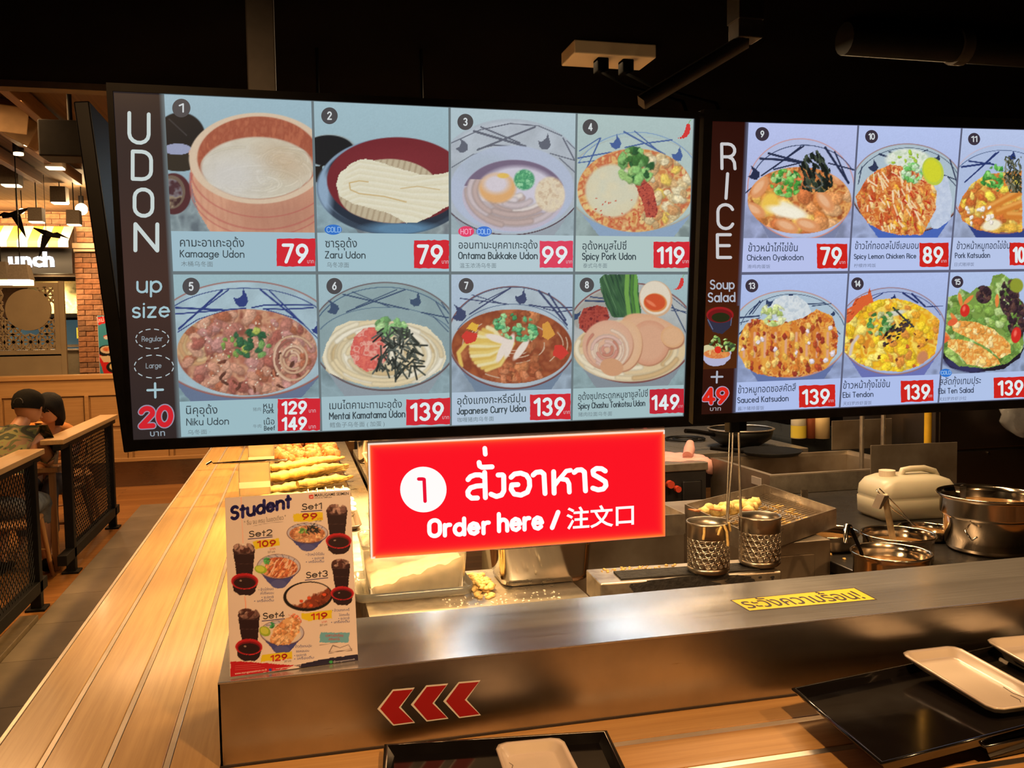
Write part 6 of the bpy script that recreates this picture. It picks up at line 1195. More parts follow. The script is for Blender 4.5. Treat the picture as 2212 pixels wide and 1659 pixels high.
for st, wd in (([(783, 392), (800, 372), (832, 360), (866, 360), (896, 378)], 34), ([(897, 344), (900, 515)], 34), ([(898, 432), (840, 436), (800, 448), (781, 474), (783, 498), (806, 518), (846, 517)], 34),
    ([(860, 276), (864, 300), (880, 309), (948, 306)], 34), ([(900, 180), (903, 220)], 32), ([(988, 362), (1018, 361), (1026, 368), (1026, 470), (1010, 498), (975, 508), (938, 492)], 34),
    ([(1076, 378), (1100, 356), (1142, 350), (1180, 364), (1200, 395), (1202, 440), (1186, 480), (1142, 500), (1096, 492), (1076, 460), (1080, 430), (1122, 428)], 34), ([(1226, 364), (1246, 346), (1280, 342), (1300, 358), (1306, 490)], 34),
    ([(1366, 342), (1368, 488)], 34), ([(1370, 438), (1400, 398), (1432, 362), (1452, 338), (1482, 333)], 30), ([(1420, 392), (1456, 398), (1470, 425), (1472, 482)], 32), ([(1506, 348), (1526, 332), (1556, 330), (1576, 346), (1582, 474)], 34),
    ([(1718, 340), (1694, 324), (1658, 322), (1634, 338), (1638, 364), (1680, 388), (1718, 412), (1722, 440), (1704, 462), (1668, 468), (1632, 456)], 34)): k_.stroke(st, wd, WS_)
k_.pen('Order', 516, 776, 918, 756, 108, 29, WS_, 0, .27); k_.pen('here', 990, 744, 1284, 728, 116, 29, WS_, 0, .26); k_.stroke([(1394, 618), (1352, 724)], 32, WS_)
k_.text('注文口', 1450, 724, 1912, 696, 158, WS_, .018); k_.build('lettering')
for x, zz in ((-.22, .0), (.0, .0), (.22, 0)): light('tub_fill_light', 'AREA', (t.location.x+x, 1.968, t.location.z+SH/2), 4.5, (1.0, .72, .40), .2, .18, aim=(t.location.x+x, 3, t.location.z+SH/2-.15))  # area lights added behind the sign to brighten the flour tub

# left wing menu screen seen from behind, its face towards the left aisle
t = thing('menu_screen', 'menu screen over the left tray rail, seen from its dark back edge', 'menu screen', (-.336, 1.97, 1.405), (0, -.092, 0), 'menu screens over the counter')
MB().box((-.018, 0, 0), (.012, 1.24, .72), bev=.003).build('casing', M_blackplastic, t); MB().box((.012, .25, .15), (.03, .99, .55), bev=.006).build('back_cover', M_blackplastic, t)
MB().box((-.0195, .02, .02), (-.018, 1.22, .70)).build('display_panel', mat('menu_glow', (.1, .1, .1), .3, emit=(.5, .6, .65), estr=.6), t)
# poles, brace, outlet above the screens
def pole(label, px0, px1, pb, y, zb):
    xa = at(px0, pb, y=y).x; xb = at(px1, pb, y=y).x; t = thing('mounting_pole', label, 'pole', ((xa+xb)/2, y+.03, zb), group='screen mounting poles')
    w_ = (xb-xa)/2; MB().box((-w_, -.03, 0), (w_, .03, 2.60-zb), bev=.003).build('square_tube', mat('grey_pole_steel', (.10, .085, .075), .5, var=.2), t)
    MB().box((-w_*1.05, -.035, 2.43-zb), (w_*1.05, .035, 2.60-zb), bev=.003).build('sleeve', M_greysteel, t); return t
t = pole('grey square pole holding the left menu screen', 532, 594, 100, 2.1, 2.10)
t = pole('grey square pole between the two menu screens with a slanting brace', 1597, 1648, 80, 2.1, 2.385)
MB().tube([(0, 0, .0), (at(1385, 222, y=2.13).x-t.location.x, 0, at(1385, 222, y=2.13).z-t.location.z)], .020, 4).build('brace', _mats['grey_pole_steel'], t)
t = thing('outlet_box', 'cream power outlet box under the black ceiling with two black plugs', 'outlet', (1.07, 2.92, 2.555)); MB().box((-.145, -.075, 0), (.145, .075, .045), bev=.004).build('box_body', mat('cream_plastic', (.5, .38, .24), .5), t)
light('outlet_spill', 'SPOT', (.3, 1.2, 1.5), 1.2, WARM2, .04, aim=(1.07, 2.92, 2.555), spot=.22)
for x in (-.035, .055):
    MB().box((x-.02, -.05, -.045), (x+.02, 0, 0), bev=.004).build('plug', mat('matte_black_rubber', (.004, .004, .004), .9, spec=0.0), t); MB().tube([(x, -.02, -.04), (x-.02, -.3, -.16), (x-.08, -.85, -.35), (x-.09, -.93, -.44)], .005, 6).build('cable', _mats['matte_black_rubber'], t)
o = MB().tube([(-.18, 1.93, 2.135), (1.17, 1.945, 2.135)], .009, 8).build('cross_bar', M_greysteel); tag(o, 'thin grey bar along the top of the left menu screen', 'bar')
t = thing('heat_duct', 'dim metal duct under the black ceiling, upper right corner', 'duct', (2.2, 2.5, 2.44)); MB().tube([(-.5, 0, .1), (.9, 0, .1)], .05, 16).build('duct_pipe', M_blacksteel, t); MB().tube([(-.1, 0, .1), (-.06, 0, .1)], .058, 16).build('clamp_ring', M_greysteel, t); MB().tube([(.2, 0, .1), (.2, 0, .20)], .012, 6).build('hanger', M_dull, t)

# ------------------------------------------------------------------ trays and dishes on the front rail
M_lac = mat('black_lacquer', (.006, .005, .005), .12, coat=.5, rvar=.04, scale=12, spec=.5)
M_mel = mat('ivory_melamine', (.66, .56, .44), .22, var=.05, scale=6, coat=.2)
def tray(label, pts, z, mirror=0):
    """four base corners (back left, back right, front right, front left)"""
    c_ = sum((Vector((x, y, 0)) for x, y in pts), Vector())/4; t = thing('serving_tray', label, 'tray', (c_.x, c_.y, z), group='black lacquered trays on the rail')
    P_ = [Vector((x-c_.x, y-c_.y, 0)) for x, y in pts]
    def ring(k, z_): return [(p.x-(p.x/p.length)*k, p.y-(p.y/p.length)*k, z_) for p in P_]
    mb = MB(); mb.loft([ring(.02, 0), ring(.004, .018), ring(0, .0225), ring(.006, .0225), ring(.022, .005)], smooth=False); mb.build('tray_body', M_lac, t)
    q = MB(); q.loft([ring(-.0015, .0195), ring(-.0025, .0215), ring(-.0015, .0235), ring(.003, .0245), ring(.007, .0235)], cap0=False, cap1=False); q.build('rim', M_lac, t)
    return t
def dish(label, pts, z, tilt=0.0):
    c_ = sum((Vector((x, y, 0)) for x, y in pts), Vector())/4; P_ = [Vector((x-c_.x, y-c_.y)) for x, y in pts]
    ex = ((P_[1]-P_[0])+(P_[2]-P_[3])); W_ = ex.length/2; ey = ((P_[0]-P_[3])+(P_[1]-P_[2])); H_ = ey.length/2
    t = thing('side_dish_plate', label, 'plate', (c_.x, c_.y, z), (0, 0, math.atan2(ex.y, ex.x)), 'ivory oblong plates')
    def ring(k, z_, cc=.022):
        w_, h_ = W_/2-k, H_/2-k; q = cc; return [(-w_+q, -h_, z_), (w_-q, -h_, z_), (w_-q*.3, -h_+q*.3, z_), (w_, -h_+q, z_), (w_, h_-q, z_), (w_-q*.3, h_-q*.3, z_), (w_-q, h_, z_), (-w_+q, h_, z_), (-w_+q*.3, h_-q*.3, z_), (-w_, h_-q, z_), (-w_, -h_+q, z_), (-w_+q*.3, -h_+q*.3, z_)]
    mb = MB(); mb.loft([ring(.022, 0), ring(.018, .004), ring(.004, .017), ring(0, .021), ring(.001, .0235), ring(.006, .0235), ring(.010, .020), ring(.019, .008, .016), ring(.024, .007, .014)], smooth=True); mb.build('plate_body', M_mel, t)
    return t, W_, H_
tray('black tray with an ivory plate on the rail, bottom centre', [(.145, 1.672), (.575, 1.612), (.535, 1.30), (.105, 1.36)], ZR+.0005)
tray('black tray lying underneath the others at the right', [(1.62, 1.69), (2.02, 1.70), (2.05, 1.40), (1.225, 1.345)], ZR+.0005)
def corners(z, *px): return [tuple(at(x, y, z=z))[:2] for x, y in px]
tray('black tray in the middle of the stack at the right', [(1.18, 1.60), (1.78, 1.66), (1.80, 1.37), (1.205, 1.325)], ZR+.0212)
tc = corners(.894, (1712, 1487), (1978, 1431), (2212, 1568), (1904, 1648)); e_ = (Vector(tc[2])-Vector(tc[3])).normalized()*.60; e1_ = (Vector(tc[1])-Vector(tc[0])).normalized()*.60; tc = [tc[0], tuple(Vector(tc[0])+e1_), tuple(Vector(tc[3])+e_), tc[3]]
tray('large black tray on top, its left half empty, right of centre', tc, ZR+.042)
M_ink = mat('grey_brown_glaze', (.16, .13, .10), .5)
for lab, pts, z in (('ivory oblong plate on the tray at the bottom centre', corners(.861, (1056, 1606), (1208, 1591), (1290, 1722), (1125, 1740)), ZR+.0085), ('ivory oblong plate with brush marks, on the large tray', corners(.913, (1970, 1412), (2096, 1398), (2245, 1508), (2112, 1528)), ZR+.061), ('ivory oblong plate cut by the right edge of the photo', corners(.913, (2146, 1383), (2275, 1371), (2355, 1430), (2217, 1443)), ZR+.061)):
    t, W_, H_ = dish(lab, pts, z)
    if z > ZR+.05: t.rotation_euler.x = .055   # its far end rests on the tray's raised edge
    k_ = MB(); 
    for pp in ([(.045, -.03), (.042, -.055), (.052, -.078), (.045, -.085)], [(.03, -.06), (.033, -.078), (.026, -.086)], [(-.05, .045), (-.046, .055), (-.052, .066)]): k_.tube([(x*W_/.15, y*H_/.24, .0078) for x, y in pp], .0006, 5)
    k_.build('brush_marks', M_ink, t)['kind'] = 'stuff'

# ------------------------------------------------------------------ kitchen behind the steel counter
ZK = .80
t = thing('work_shelf', 'stainless shelf behind the counter, below the red sign', 'counter', (.53, 2.95, 0))
a = at(797, 1330, z=ZK); b = at(1270, 1286, z=ZK)
MB().box((a.x-.53, -.34, ZK-.004), (b.x-.53, .07, ZK), bev=.002).box((a.x-.53, -.345, ZK-.10), (b.x-.53, -.335, ZK), bev=.002).box((a.x-.53, -.335, ZK-.10), (a.x-.53+.004, .07, ZK)).build('shelf_top', M_satin, t)
for x in (.05, .60): MB().box((x-.35, -.30, 0), (x-.31, -.26, ZK-.1)).build('leg', M_dull, t)
# flour crumbs
def crumbs(name, label, parent, boxes, n, r, m, seed=1):
    rnd = random.Random(seed); q = MB()
    for k in range(n):
        x0, y0, x1, y1, z = boxes[k % len(boxes)]; rr = r*rnd.uniform(.4, 1.3); q.ico((rnd.uniform(x0, x1), rnd.uniform(y0, y1), z+rr*.35), rr, None, 1, .25, (1, 1, .6))
    o = q.build(name, m, parent); o['kind'] = 'stuff'
    if parent is None: tag(o, label, 'crumbs')
    return o
M_flake = mat('tempura_flake', (.66, .42, .13), .7, var=.3, scale=60)
M_flour = mat('pale_flour', (.82, .72, .56), .9, var=.15, scale=20, bump=.3)
crumbs('tempura_crumbs', 'yellow tempura crumbs heaped between the flour tub and the steel pan', None, [(.535, 2.68, .585, 2.98, ZK), (.545, 2.74, .60, 2.90, ZK+.012)], 150, .011, M_flake, 3)
crumbs('flour_crumbs', 'white flour crumbs scattered on the stainless shelf', None, [(.40, 2.62, .80, 2.72, ZK)], 80, .0035, M_flour, 4)
# lid with flour tub standing in it
M_clear = mat('cloudy_plastic', (.92, .86, .74), .12, trans=.88, sss=.0, var=.03)
t = thing('shallow_tray', 'cloudy plastic lid lying upside down under the flour tub', 'tray', (.345, 2.87, ZK))
def tubring(w_, h_, r, z): return [(x, y, z) for x, y in rrect(-w_, -h_, w_, h_, r)]
MB().loft([tubring(.172, .125, .03, 0), tubring(.184, .137, .035, .004), tubring(.190, .143, .035, .032), tubring(.186, .139, .035, .032), tubring(.180, .133, .03, .006), tubring(.17, .12, .03, .003)]).build('lid_body', M_clear, t)
t = thing('flour_tub', 'cloudy plastic tub of flour glowing under the red sign', 'tub', (.355, 2.87, ZK+.0045)); 
MB().loft([tubring(.148, .10, .03, 0), tubring(.156, .108, .035, .02), tubring(.168, .118, .035, .155), tubring(.172, .122, .035, .160), tubring(.172, .122, .035, .172), tubring(.166, .116, .035, .172), tubring(.164, .114, .035, .155), tubring(.150, .103, .03, .012), tubring(.145, .098, .03, .008)]).build('tub_body', M_clear, t)
q = MB(); n = 26
vs = []; 
for j in range(n+1):
    for i in range(n+1):
        x = -.148+.296*i/n; y = -.10+.20*j/n; h = .03+.085*(i/n)+.005*math.sin(i*.8+j*.7)+.003*math.sin(i*1.7-j*1.7); vs.append((x, y, h))
fs = [(j*(n+1)+i, j*(n+1)+i+1, (j+1)*(n+1)+i+1, (j+1)*(n+1)+i) for j in range(n) for i in range(n)]
q.add(vs, fs, True)
for (a_, b_) in (((0, 0), (1, 0)),):
    base = len(vs); s_ = [(x, y, .014) for x, y, z in vs[:n+1]]; q.add(vs[:n+1]+s_, [(i+1, i, n+1+i, n+2+i) for i in range(n)], True)
q.build('flour_heap', M_flour, t)
# steel gastronorm pan with dividers
t = thing('divided_pan', 'deep stainless pan with wire dividers, right of the flour tub', 'pan', (.785, 2.86, ZK+.001)); t.scale = (1.08, 1, .93); 
def gr(w_, h_, r, z): return [(x, y, z) for x, y in rrect(-w_, -h_, w_, h_, r, 5)]
MB().loft([gr(.120, .075, .03, 0), gr(.133, .088, .035, .006), gr(.141, .096, .035, .03), gr(.149, .10, .03, .145), gr(.152, .103, .03, .149), gr(.170, .118, .03, .151), gr(.172, .120, .03, .147), gr(.173, .121, .03, .149), gr(.170, .119, .03, .155), gr(.152, .102, .03, .154), gr(.146, .098, .03, .148), gr(.138, .09, .03, .012), gr(.118, .07, .03, .006)]).build('pan_body', M_pol, t)
for x in (-.085, -.01, .065): MB().tube([(x, -.098, .152), (x, .098, .152)], .0022, 6).build('divider_wire', M_satin, t)
crumbs('pan_crumbs', '', t, [(-.14, -.08, -.09, .08, .13), (.07, -.09, .14, .09, .135)], 90, .010, M_flake, 5)
# long steel drip tray behind
t = thing('drip_tray', 'long floury stainless tray behind the divided pan', 'tray', (1.06, 3.17, ZK+.07))
q = MB(); q.box((-.34, -.13, 0), (.34, .40, .004)).box((-.34, -.134, -.004), (.34, -.13, .075)).box((-.34, .40, 0), (.34, .404, .075)).box((-.344, -.134, 0), (-.34, .404, .075)).box((.34, -.134, 0), (.344, .404, .075)); q.build('tray_body', M_satin, t)
crumbs('tray_crumbs', '', t, [(-.3, -.1, .3, .38, .004)], 110, .008, M_flake, 6)
MB().box((-.34, -.13, -.87), (.34, .35, -.004)).build('cabinet_body', M_dull, t)
# blackened noodle-boiler plate
ZD = .90; a = at(1296, 1257, z=ZD); b = at(1691, 1233, z=ZD)
t = thing('boiler_deck', 'steel deck with a burnt black grating, below the noodle baskets', 'cooker', ((a.x+b.x)/2, 2.495, 0), (0, 0, -.06)); w_ = (b.x-a.x)/2
MB().box((-w_, -.10, ZD-.075), (w_, .06, ZD), bev=.004).build('deck_plate', mat('stained_deck_steel', (.42, .36, .28), .38, .9, color2=(.10, .055, .03), scale=9, lo=.50, hi=.68, bump=.05), t)
MB().box((-w_+.01, -.09, 0), (w_-.01, .05, ZD-.075)).build('deck_body', M_dull, t)
M_burnt = mat('burnt_crust', (.012, .009, .007), .7, bump=.5, scale=60, var=.4)
for k in range(7): MB().tube([(-w_+.07, -.075+k*.012, ZD+.003), (w_-.06, -.075+k*.012, ZD+.003)], .0042, 6).build('grate_bar', M_burnt, t)
q = MB(); rnd = random.Random(8)
def patch(cx, cz, rx, rz, n=18):
    q.prism([(cx+rx*math.cos(2*PI*k/n)*rnd.uniform(.7, 1.15), cz+rz*math.sin(2*PI*k/n)*rnd.uniform(.7, 1.15)) for k in range(n)], .1002, .1022+rnd.uniform(0, .001), Matrix.Rotation(PI/2, 4, 'X'))
for cx, cz, rx, rz in ((-.03, -.034, .15, .036), (-.13, -.03, .07, .026), (.05, -.045, .07, .03), (-.02, -.006, .17, .012), (.15, -.018, .045, .014), (.19, -.035, .03, .014), (.12, -.052, .035, .012)): patch(cx, ZD+cz, rx, rz)
for k in range(60): x = rnd.gauss(.06, .14); patch(max(-w_+.05, min(w_-.03, x)), ZD-rnd.uniform(.008, .065), rnd.uniform(.002, .008), rnd.uniform(.002, .006), 7)
q.build('burnt_crust', M_burnt, t)['kind'] = 'stuff'
crumbs('deck_crumbs', '', t, [(-w_+.04, .01, .0, .05, ZD)], 46, .005, M_flake, 7)
# noodle baskets
def basket(label, loc, hx):
    t = thing('noodle_basket', label, 'basket', loc, group='perforated noodle baskets')
    R_, H_ = .071, .172; q = MB(); n = 40; rows = 5; z0, z1 = .022, .118
    # wall with real round holes: each cell is a square with an octagonal hole
    q.lathe([(R_, z1), (R_*1.0, H_-.01), (R_+.003, H_-.006), (R_+.004, H_), (R_-.001, H_), (R_-.002, z1)], n)
    q.lathe([(0, 0), (R_*.9, 0), (R_, .008), (R_, z0)], n); q.lathe([(R_-.002, z0), (R_-.002, .010), (0, .003)], n)
    nc = 20; ch = (z1-z0)/rows
    for j in range(rows):
        for i in range(nc):
            a0 = (i+(.5 if j % 2 else 0))*2*PI/nc; a1 = a0+2*PI/nc; zc = z0+ch*(j+.5); am = (a0+a1)/2; ra = (a1-a0)*.33; rz = ch*.36; out = []; inn_ = []
            for k in range(8):
                th = 2*PI*k/8; inn_.append((am+ra*math.cos(th), zc+rz*math.sin(th)))
                cx_, cz_ = math.cos(th), math.sin(th); m_ = max(abs(cx_), abs(cz_)); out.append((am+(a1-a0)/2*cx_/m_, zc+ch/2*cz_/m_))
            P_ = lambda a_, z_: (R_*math.cos(a_), R_*math.sin(a_), z_)
            q.add([P_(*p) for p in out]+[P_(*p) for p in inn_], [(k, (k+1) % 8, 8+(k+1) % 8, 8+k) for k in range(8)], True)
    o = q.build('perforated_body', mat('basket_steel', (.50, .44, .36), .33, 1.0, color2=(.24, .17, .11), scale=8, lo=.45), t)
    md = o.modifiers.new('s', 'SOLIDIFY'); md.thickness = .0012; md.offset = -1
    MB().tube([(hx*R_, 0, .01), (hx*R_, 0, H_), (hx*(R_+.012), -.01, H_+.20), (hx*(R_+.016), -.012, H_+.36)], .0035, 8).build('handle_rod', M_satin, t)
    hr_ = MB().tube([(hx*R_, .008, H_), (hx*(R_+.012), .002, H_+.36)], .0025, 8).build('handle_rod', M_satin, t)
    MB().box((hx*(R_+.013)-.019, -.03, H_+.30), (hx*(R_+.013)+.019, .012, H_+.50), bev=.004).build('handle_grip', M_blackplastic, hr_)
    return t
a = at(1524, 1228, z=ZD+.01); t = basket('perforated noodle basket with noodle scraps, left one on the burnt grating', (a.x, a.y-.02, ZD+.008), 1); t.scale = (.89, .89, .89)
for pts in ([(-.045, -.060, .165), (-.046, -.0625, .145), (-.048, -.058, .125)], [(.02, -.072, .172), (.03, -.073, .15), (.034, -.072, .115), (.036, -.070, .10)], [(.010, -.0735, .168), (.002, -.0740, .152), (-.002, -.0745, .14)], [(.045, -.058, .176), (.05, -.056, .155), (.052, -.055, .145)]): MB().tube(pts, .0045, 6).build('noodle_scrap', M_flake, t)
a = at(1634, 1213, z=ZD+.01); t = basket('cleaner perforated noodle basket, right one on the grating', (a.x, a.y-.02, ZD+.008), -1); t.scale = (.89, .89, .89)
# tilted draining tray with wire rack and tempura
ZT = .958
c4 = [at(1479, 1089, z=ZT), at(1651, 1046, z=ZT), at(1807, 1098, z=ZT), at(1645, 1160, z=ZT)]
c4[3] = c4[0]+c4[2]-c4[1]; cen = sum(c4, Vector())/4
t = thing('draining_tray', 'deep steel draining tray with wire rack, standing askew behind the baskets', 'tray', (cen.x, cen.y, ZT-.07)); L4 = [p-Vector((cen.x, cen.y, ZT)) for p in c4]; q = MB()
def r4(k, z): return [(p.x*k, p.y*k, z) for p in L4]
q.loft([r4(1.0, 0), r4(1.0, .07), r4(.985, .07), r4(.985, .004)], smooth=False); q.build('tray_body', M_satin, t)
U_ = L4[1]-L4[0]; V_ = L4[3]-L4[0]
for k in range(22):
    f_ = (k+1)/23; p0 = L4[0]+V_*f_*.97; p1 = p0+U_*.97; MB().tube([(p0.x*.98, p0.y*.98, .036), (p1.x*.98, p1.y*.98, .036)], .0016, 5, caps=False).build('rack_wire', M_pol, t)
for f_ in (.25, .75): p0 = L4[0]+U_*f_; p1 = p0+V_; MB().tube([(p0.x*.97, p0.y*.97, .033), (p1.x*.97, p1.y*.97, .033)], .002, 5).build('rack_wire', M_pol, t)
rnd = random.Random(4); q = MB()
for k in range(120):
    f1_, f2_ = rnd.uniform(.1, .92), rnd.uniform(.25, .9); p = L4[0]+U_*f1_+V_*f2_; q.ico((p.x, p.y, .02), .009*rnd.uniform(.5, 1.5), None, 1, .3, (1.3, 1, .5))
q.build('rack_crumbs', M_flake, t)['kind'] = 'stuff'
MB().box((.0, 0, .0), (.03, .004, .075)).build('clip', M_pol, t, (L4[1].x*.45+L4[2].x*.55, L4[1].y*.45+L4[2].y*.55, .02))
M_temp = mat('golden_batter', (.86, .60, .20), .65, var=.35, scale=40, bump=.6, sss=.05); M_shr = mat('shrimp_tail', (.70, .22, .08), .4)
for k, (f1_, f2_, an, wh) in enumerate(((.20, .18, .2, 'farthest left in the draining tray'), (.34, .22, .5, 'middle of the draining tray'), (.48, .30, .9, 'nearest the right basket in the draining tray'))):
    p = L4[0]+U_*f1_+V_*(f2_+.12); tt = thing('tempura_shrimp', 'golden battered shrimp tempura, '+wh, 'tempura', (cen.x+p.x, cen.y+p.y, ZT-.07+.042), (0, 0, an), 'tempura on the draining tray'); q = MB()
    for j in range(7): q.ico((-.075+j*.024, .006*math.sin(j*2.1), .022+.008*math.sin(j*1.7)), .026*(1-.06*abs(j-3)), None, 2, .16, (1, 1, .9))
    q.build('batter', M_temp, tt); MB().loft([[(-.095, -.006, .02), (-.095, .006, .02), (-.095, .006, .03), (-.095, -.006, .03)], [(-.135, -.022, .03), (-.135, .022, .03), (-.135, .022, .034), (-.135, -.022, .034)]], smooth=False).build('tail', M_shr, tt)
t = thing('tray_stand', 'dull steel cabinet below the draining tray', 'cabinet', (1.64, 3.1, 0)); MB().box((-.16, -.36, 0), (.185, .45, .885), bev=.004).build('cabinet_body', M_dull, t); dr = MB().box((-.13, -.365, .1), (.12, -.36, .84), bev=.003).build('door', M_dull, t); MB().box((.07, -.38, .5), (.085, -.365, .65), bev=.003).build('handle', M_pol, dr)

# pot table
t = thing('pot_table', 'dark stained work table carrying the soup pots', 'table', (2.5, 2.95, 0)); a = at(1700, 1187, z=.80)
MB().box((-.66, -.42, .76), (.9, .98, .80), bev=.004).build('tabletop', mat('dark_greasy_steel', (.13, .12, .115), .32, .85, color2=(.05, .045, .04), scale=4, rvar=.08), t); MB().box((-.64, -.40, 0), (.88, .96, .76)).build('table_body', mat('dark_cabinet_steel', (.05, .042, .035), .5, .6, var=.3), t)
crumbs('table_crumbs', '', t, [(-.62, -.36, -.5, .3, .80)], 30, .008, M_flake, 9)
M_soup = mat('brown_broth', (.26, .13, .04), .12, coat=.4); M_band = mat('pot_steel', (.60, .50, .38), .17, 1.0, rvar=.06, scale=6)
def pot(label, px, pyr, R_, H_, zt, fill=.5, D=None, soup=True, group='stainless pots on the dark table'):
    p = at(px, pyr, z=zt) ; t = thing('soup_pot', label, 'pot', (p.x, p.y, zt-H_), group=group)
    MB().lathe([(0, 0), (R_*.93, 0), (R_*.97, .008), (R_*.97, H_-.02), (R_*1.0, H_-.012), (R_*1.04, H_-.004), (R_*1.05, H_), (R_*1.03, H_+.003), (R_*.99, H_-.002), (R_*.95, H_-.02), (R_*.95, .01), (0, .006)], 48).build('pot_body', M_band, t)
    if soup: MB().lathe([(0, H_*fill), (R_*.95, H_*fill)], 40).build('soup', M_soup, t)
    return t, p
t, p1 = pot('round steel pot with a black-handled ladle, nearest on the dark table', 1925, 1205-13, .122, .094, .895, .55)
tl = thing('ladle', 'ladle with black handle standing in the nearest pot', 'ladle', (p1.x-.085, p1.y+.02, .84), group='ladles'); MB().tube([(.01, 0, -.02), (-.015, 0, .06), (-.055, .0, .145)], .0065, 8).build('handle', M_blackplastic, tl); MB().tube([(-.055, 0, .145), (-.075, -.01, .15), (-.095, -.03, .10)], [.008, .012, .006], 8).build('hook', M_pol, tl); MB().ico((.02, 0, -.03), .028, sub=2, sc=(1, 1, .6)).build('bowl', M_pol, tl)
t, p2 = pot('round steel pot with a wooden spoon, behind the nearest pot', 1940, 1152, .122, .094, .895, .6)
tl = thing('wooden_spoon', 'pale wooden spoon standing in the middle pot', 'spoon', (p2.x-.045, p2.y-.03, .86), group=None); MB().tube([(0.015, 0, -.04), (-.035, 0, .185)], .0115, 10).build('handle', mat('pale_beech', (.50, .38, .22), .6, var=.2, scale=30), tl); MB().ico((.02, 0, -.05), .03, sub=2, sc=(1, .35, 1.3)).build('spoon_head', _mats['pale_beech'], tl)
MB().loft([[(-.05, -.02, .185), (-.03, -.02, .185), (-.03, .02, .185), (-.05, .02, .185)], [(-.072, -.02, .14), (-.062, -.02, .14), (-.062, .02, .14), (-.072, .02, .14)]], smooth=False).build('end_cap', M_dull, tl)
tl = thing('wire_skimmer', 'thin wire skimmer handle slanting over the middle pot', 'skimmer', (p2.x+.09, p2.y+.10, .90)); MB().tube([(.065, 0, -.01), (.05, 0, -.005), (-.02, 0, .07), (-.095, 0, .14), (-.105, .004, .135), (-.03, .004, .055), (.065, 0, -.01)], .0022, 6).build('wire_handle', M_pol, tl)
pot('shallow steel pot half hidden by the draining tray', 1786, 1147, .115, .059, .86, .5)
t, p3 = pot('oblong steel pan at the back of the table', 2000, 1140, .10, .039, .84, .5, group=None)
t = thing('stock_pot', 'large stainless stock pot with a wide collar, at the right edge', 'pot', (0, 0, 0)); p = at(2140, 1078, z=.99); t.location = (p.x, p.y, .801); R_ = .185
MB().lathe([(0, 0), (R_*.74, 0), (R_*.80, .012), (R_*.86, .125), (R_*.88, .130), (R_*.93, .140), (R_*.935, .195), (R_*.98, .203), (R_*1.01, .209), (R_*.99, .213), (R_*.93, .205), (R_*.90, .19), (R_*.82, .02), (0, .01)], 56).build('pot_body', M_band, t)
MB().lathe([(0, .165), (R_*.89, .165)], 40).build('soup', M_soup, t); MB().tube([(-R_*.82, -.055, .10), (-R_*.90, -.065, .095), (-R_*.86, -.09, .065), (-R_*.78, -.10, .08)], .004, 6).build('ring_handle', M_pol, t)
tl = thing('ladle', 'flat steel ladle handle rising from the large stock pot', 'ladle', (p.x-.10, p.y+.02, .96), group='ladles'); MB().box((-.014, -.003, -.06), (.014, .003, .085), Matrix.Rotation(-.22, 4, 'Y'), bev=.001).build('handle', M_pol, tl); MB().loft([[(-.034, -.016, .083), (-.004, -.016, .083), (-.004, .012, .083), (-.034, .012, .083)], [(-.03, -.018, .02), (-.008, -.018, .02), (-.01, -.014, .02), (-.028, -.014, .02)]], smooth=False).build('hook', M_pol, tl); MB().ico((.02, 0, -.075), .04, sub=2, sc=(1, 1, .5)).build('bowl', M_pol, tl)
# jerry can
M_jerry = mat('milky_jerry_plastic', (.62, .56, .42), .4, trans=.25, sss=.1, color2=(.52, .46, .33), scale=3)
p = at(1925, 1130, z=.78); t = thing('jerry_can', 'milky white plastic jerry can with cap and top handle', 'jerry can', (2.60, 3.34, .801), (0, 0, -.05)); t.scale = (.96, .95, .84); q = MB()
def jr(w_, h_, z, r=.05): return [(x, y, z) for x, y in rrect(-w_, -h_, w_, h_, r, 5)]
q.loft([jr(.175, .10, 0, .03), jr(.195, .12, .02), jr(.197, .122, .10), jr(.192, .118, .108), jr(.195, .12, .116), jr(.19, .118, .16), jr(.17, .105, .195), jr(.13, .09, .212), jr(.08, .07, .216, .03)]); q.build('can_body', M_jerry, t)
MB().tube([(-.03, 0, .205), (-.02, 0, .238), (.02, 0, .243), (.09, 0, .243), (.14, 0, .225), (.155, 0, .195)], .016, 10).build('handle', M_jerry, t); MB().tube([(-.10, 0, .205), (-.10, 0, .242)], .036, 24).build('cap', mat('white_cap', (.7, .58, .45), .4), t)
# big frying tank
ZB = .88
c5 = [at(1540, 991, z=ZB), at(1663, 1027, z=ZB), at(1862, 1012, z=ZB), at(1782, 968, z=ZB)]
x0, x1, y0, y1 = c5[1].x, 3.25, c5[1].y, c5[0].y+.05
t = thing('frying_tank', 'large square stainless tank with an open basin, behind the draining tray', 'fryer', ((x0+x1)/2, (y0+y1)/2, 0)); w_, h_ = (x1-x0)/2, (y1-y0)/2; q = MB()
def rc(k, z): return [(-w_+k, -h_+k, z), (w_-k, -h_+k, z), (w_-k, h_-k, z), (-w_+k, h_-k, z)]
q.loft([rc(0, 0), rc(0, ZB-.09), rc(0, ZB), rc(.03, ZB), rc(.035, ZB-.02), rc(.05, ZB-.35)], smooth=False); q.build('tank_body', M_dull, t)
MB().box((-w_-.003, -h_-.004, ZB-.10), (w_, -h_, ZB-.004)).build('front_lip', M_satin, t); o = MB().box((-w_-.005, -h_+.08, ZB-.07), (-w_-.002, -h_+.18, ZB-.03)).build('name_plate', mat('grey_label', (.45, .40, .36), .5), t)
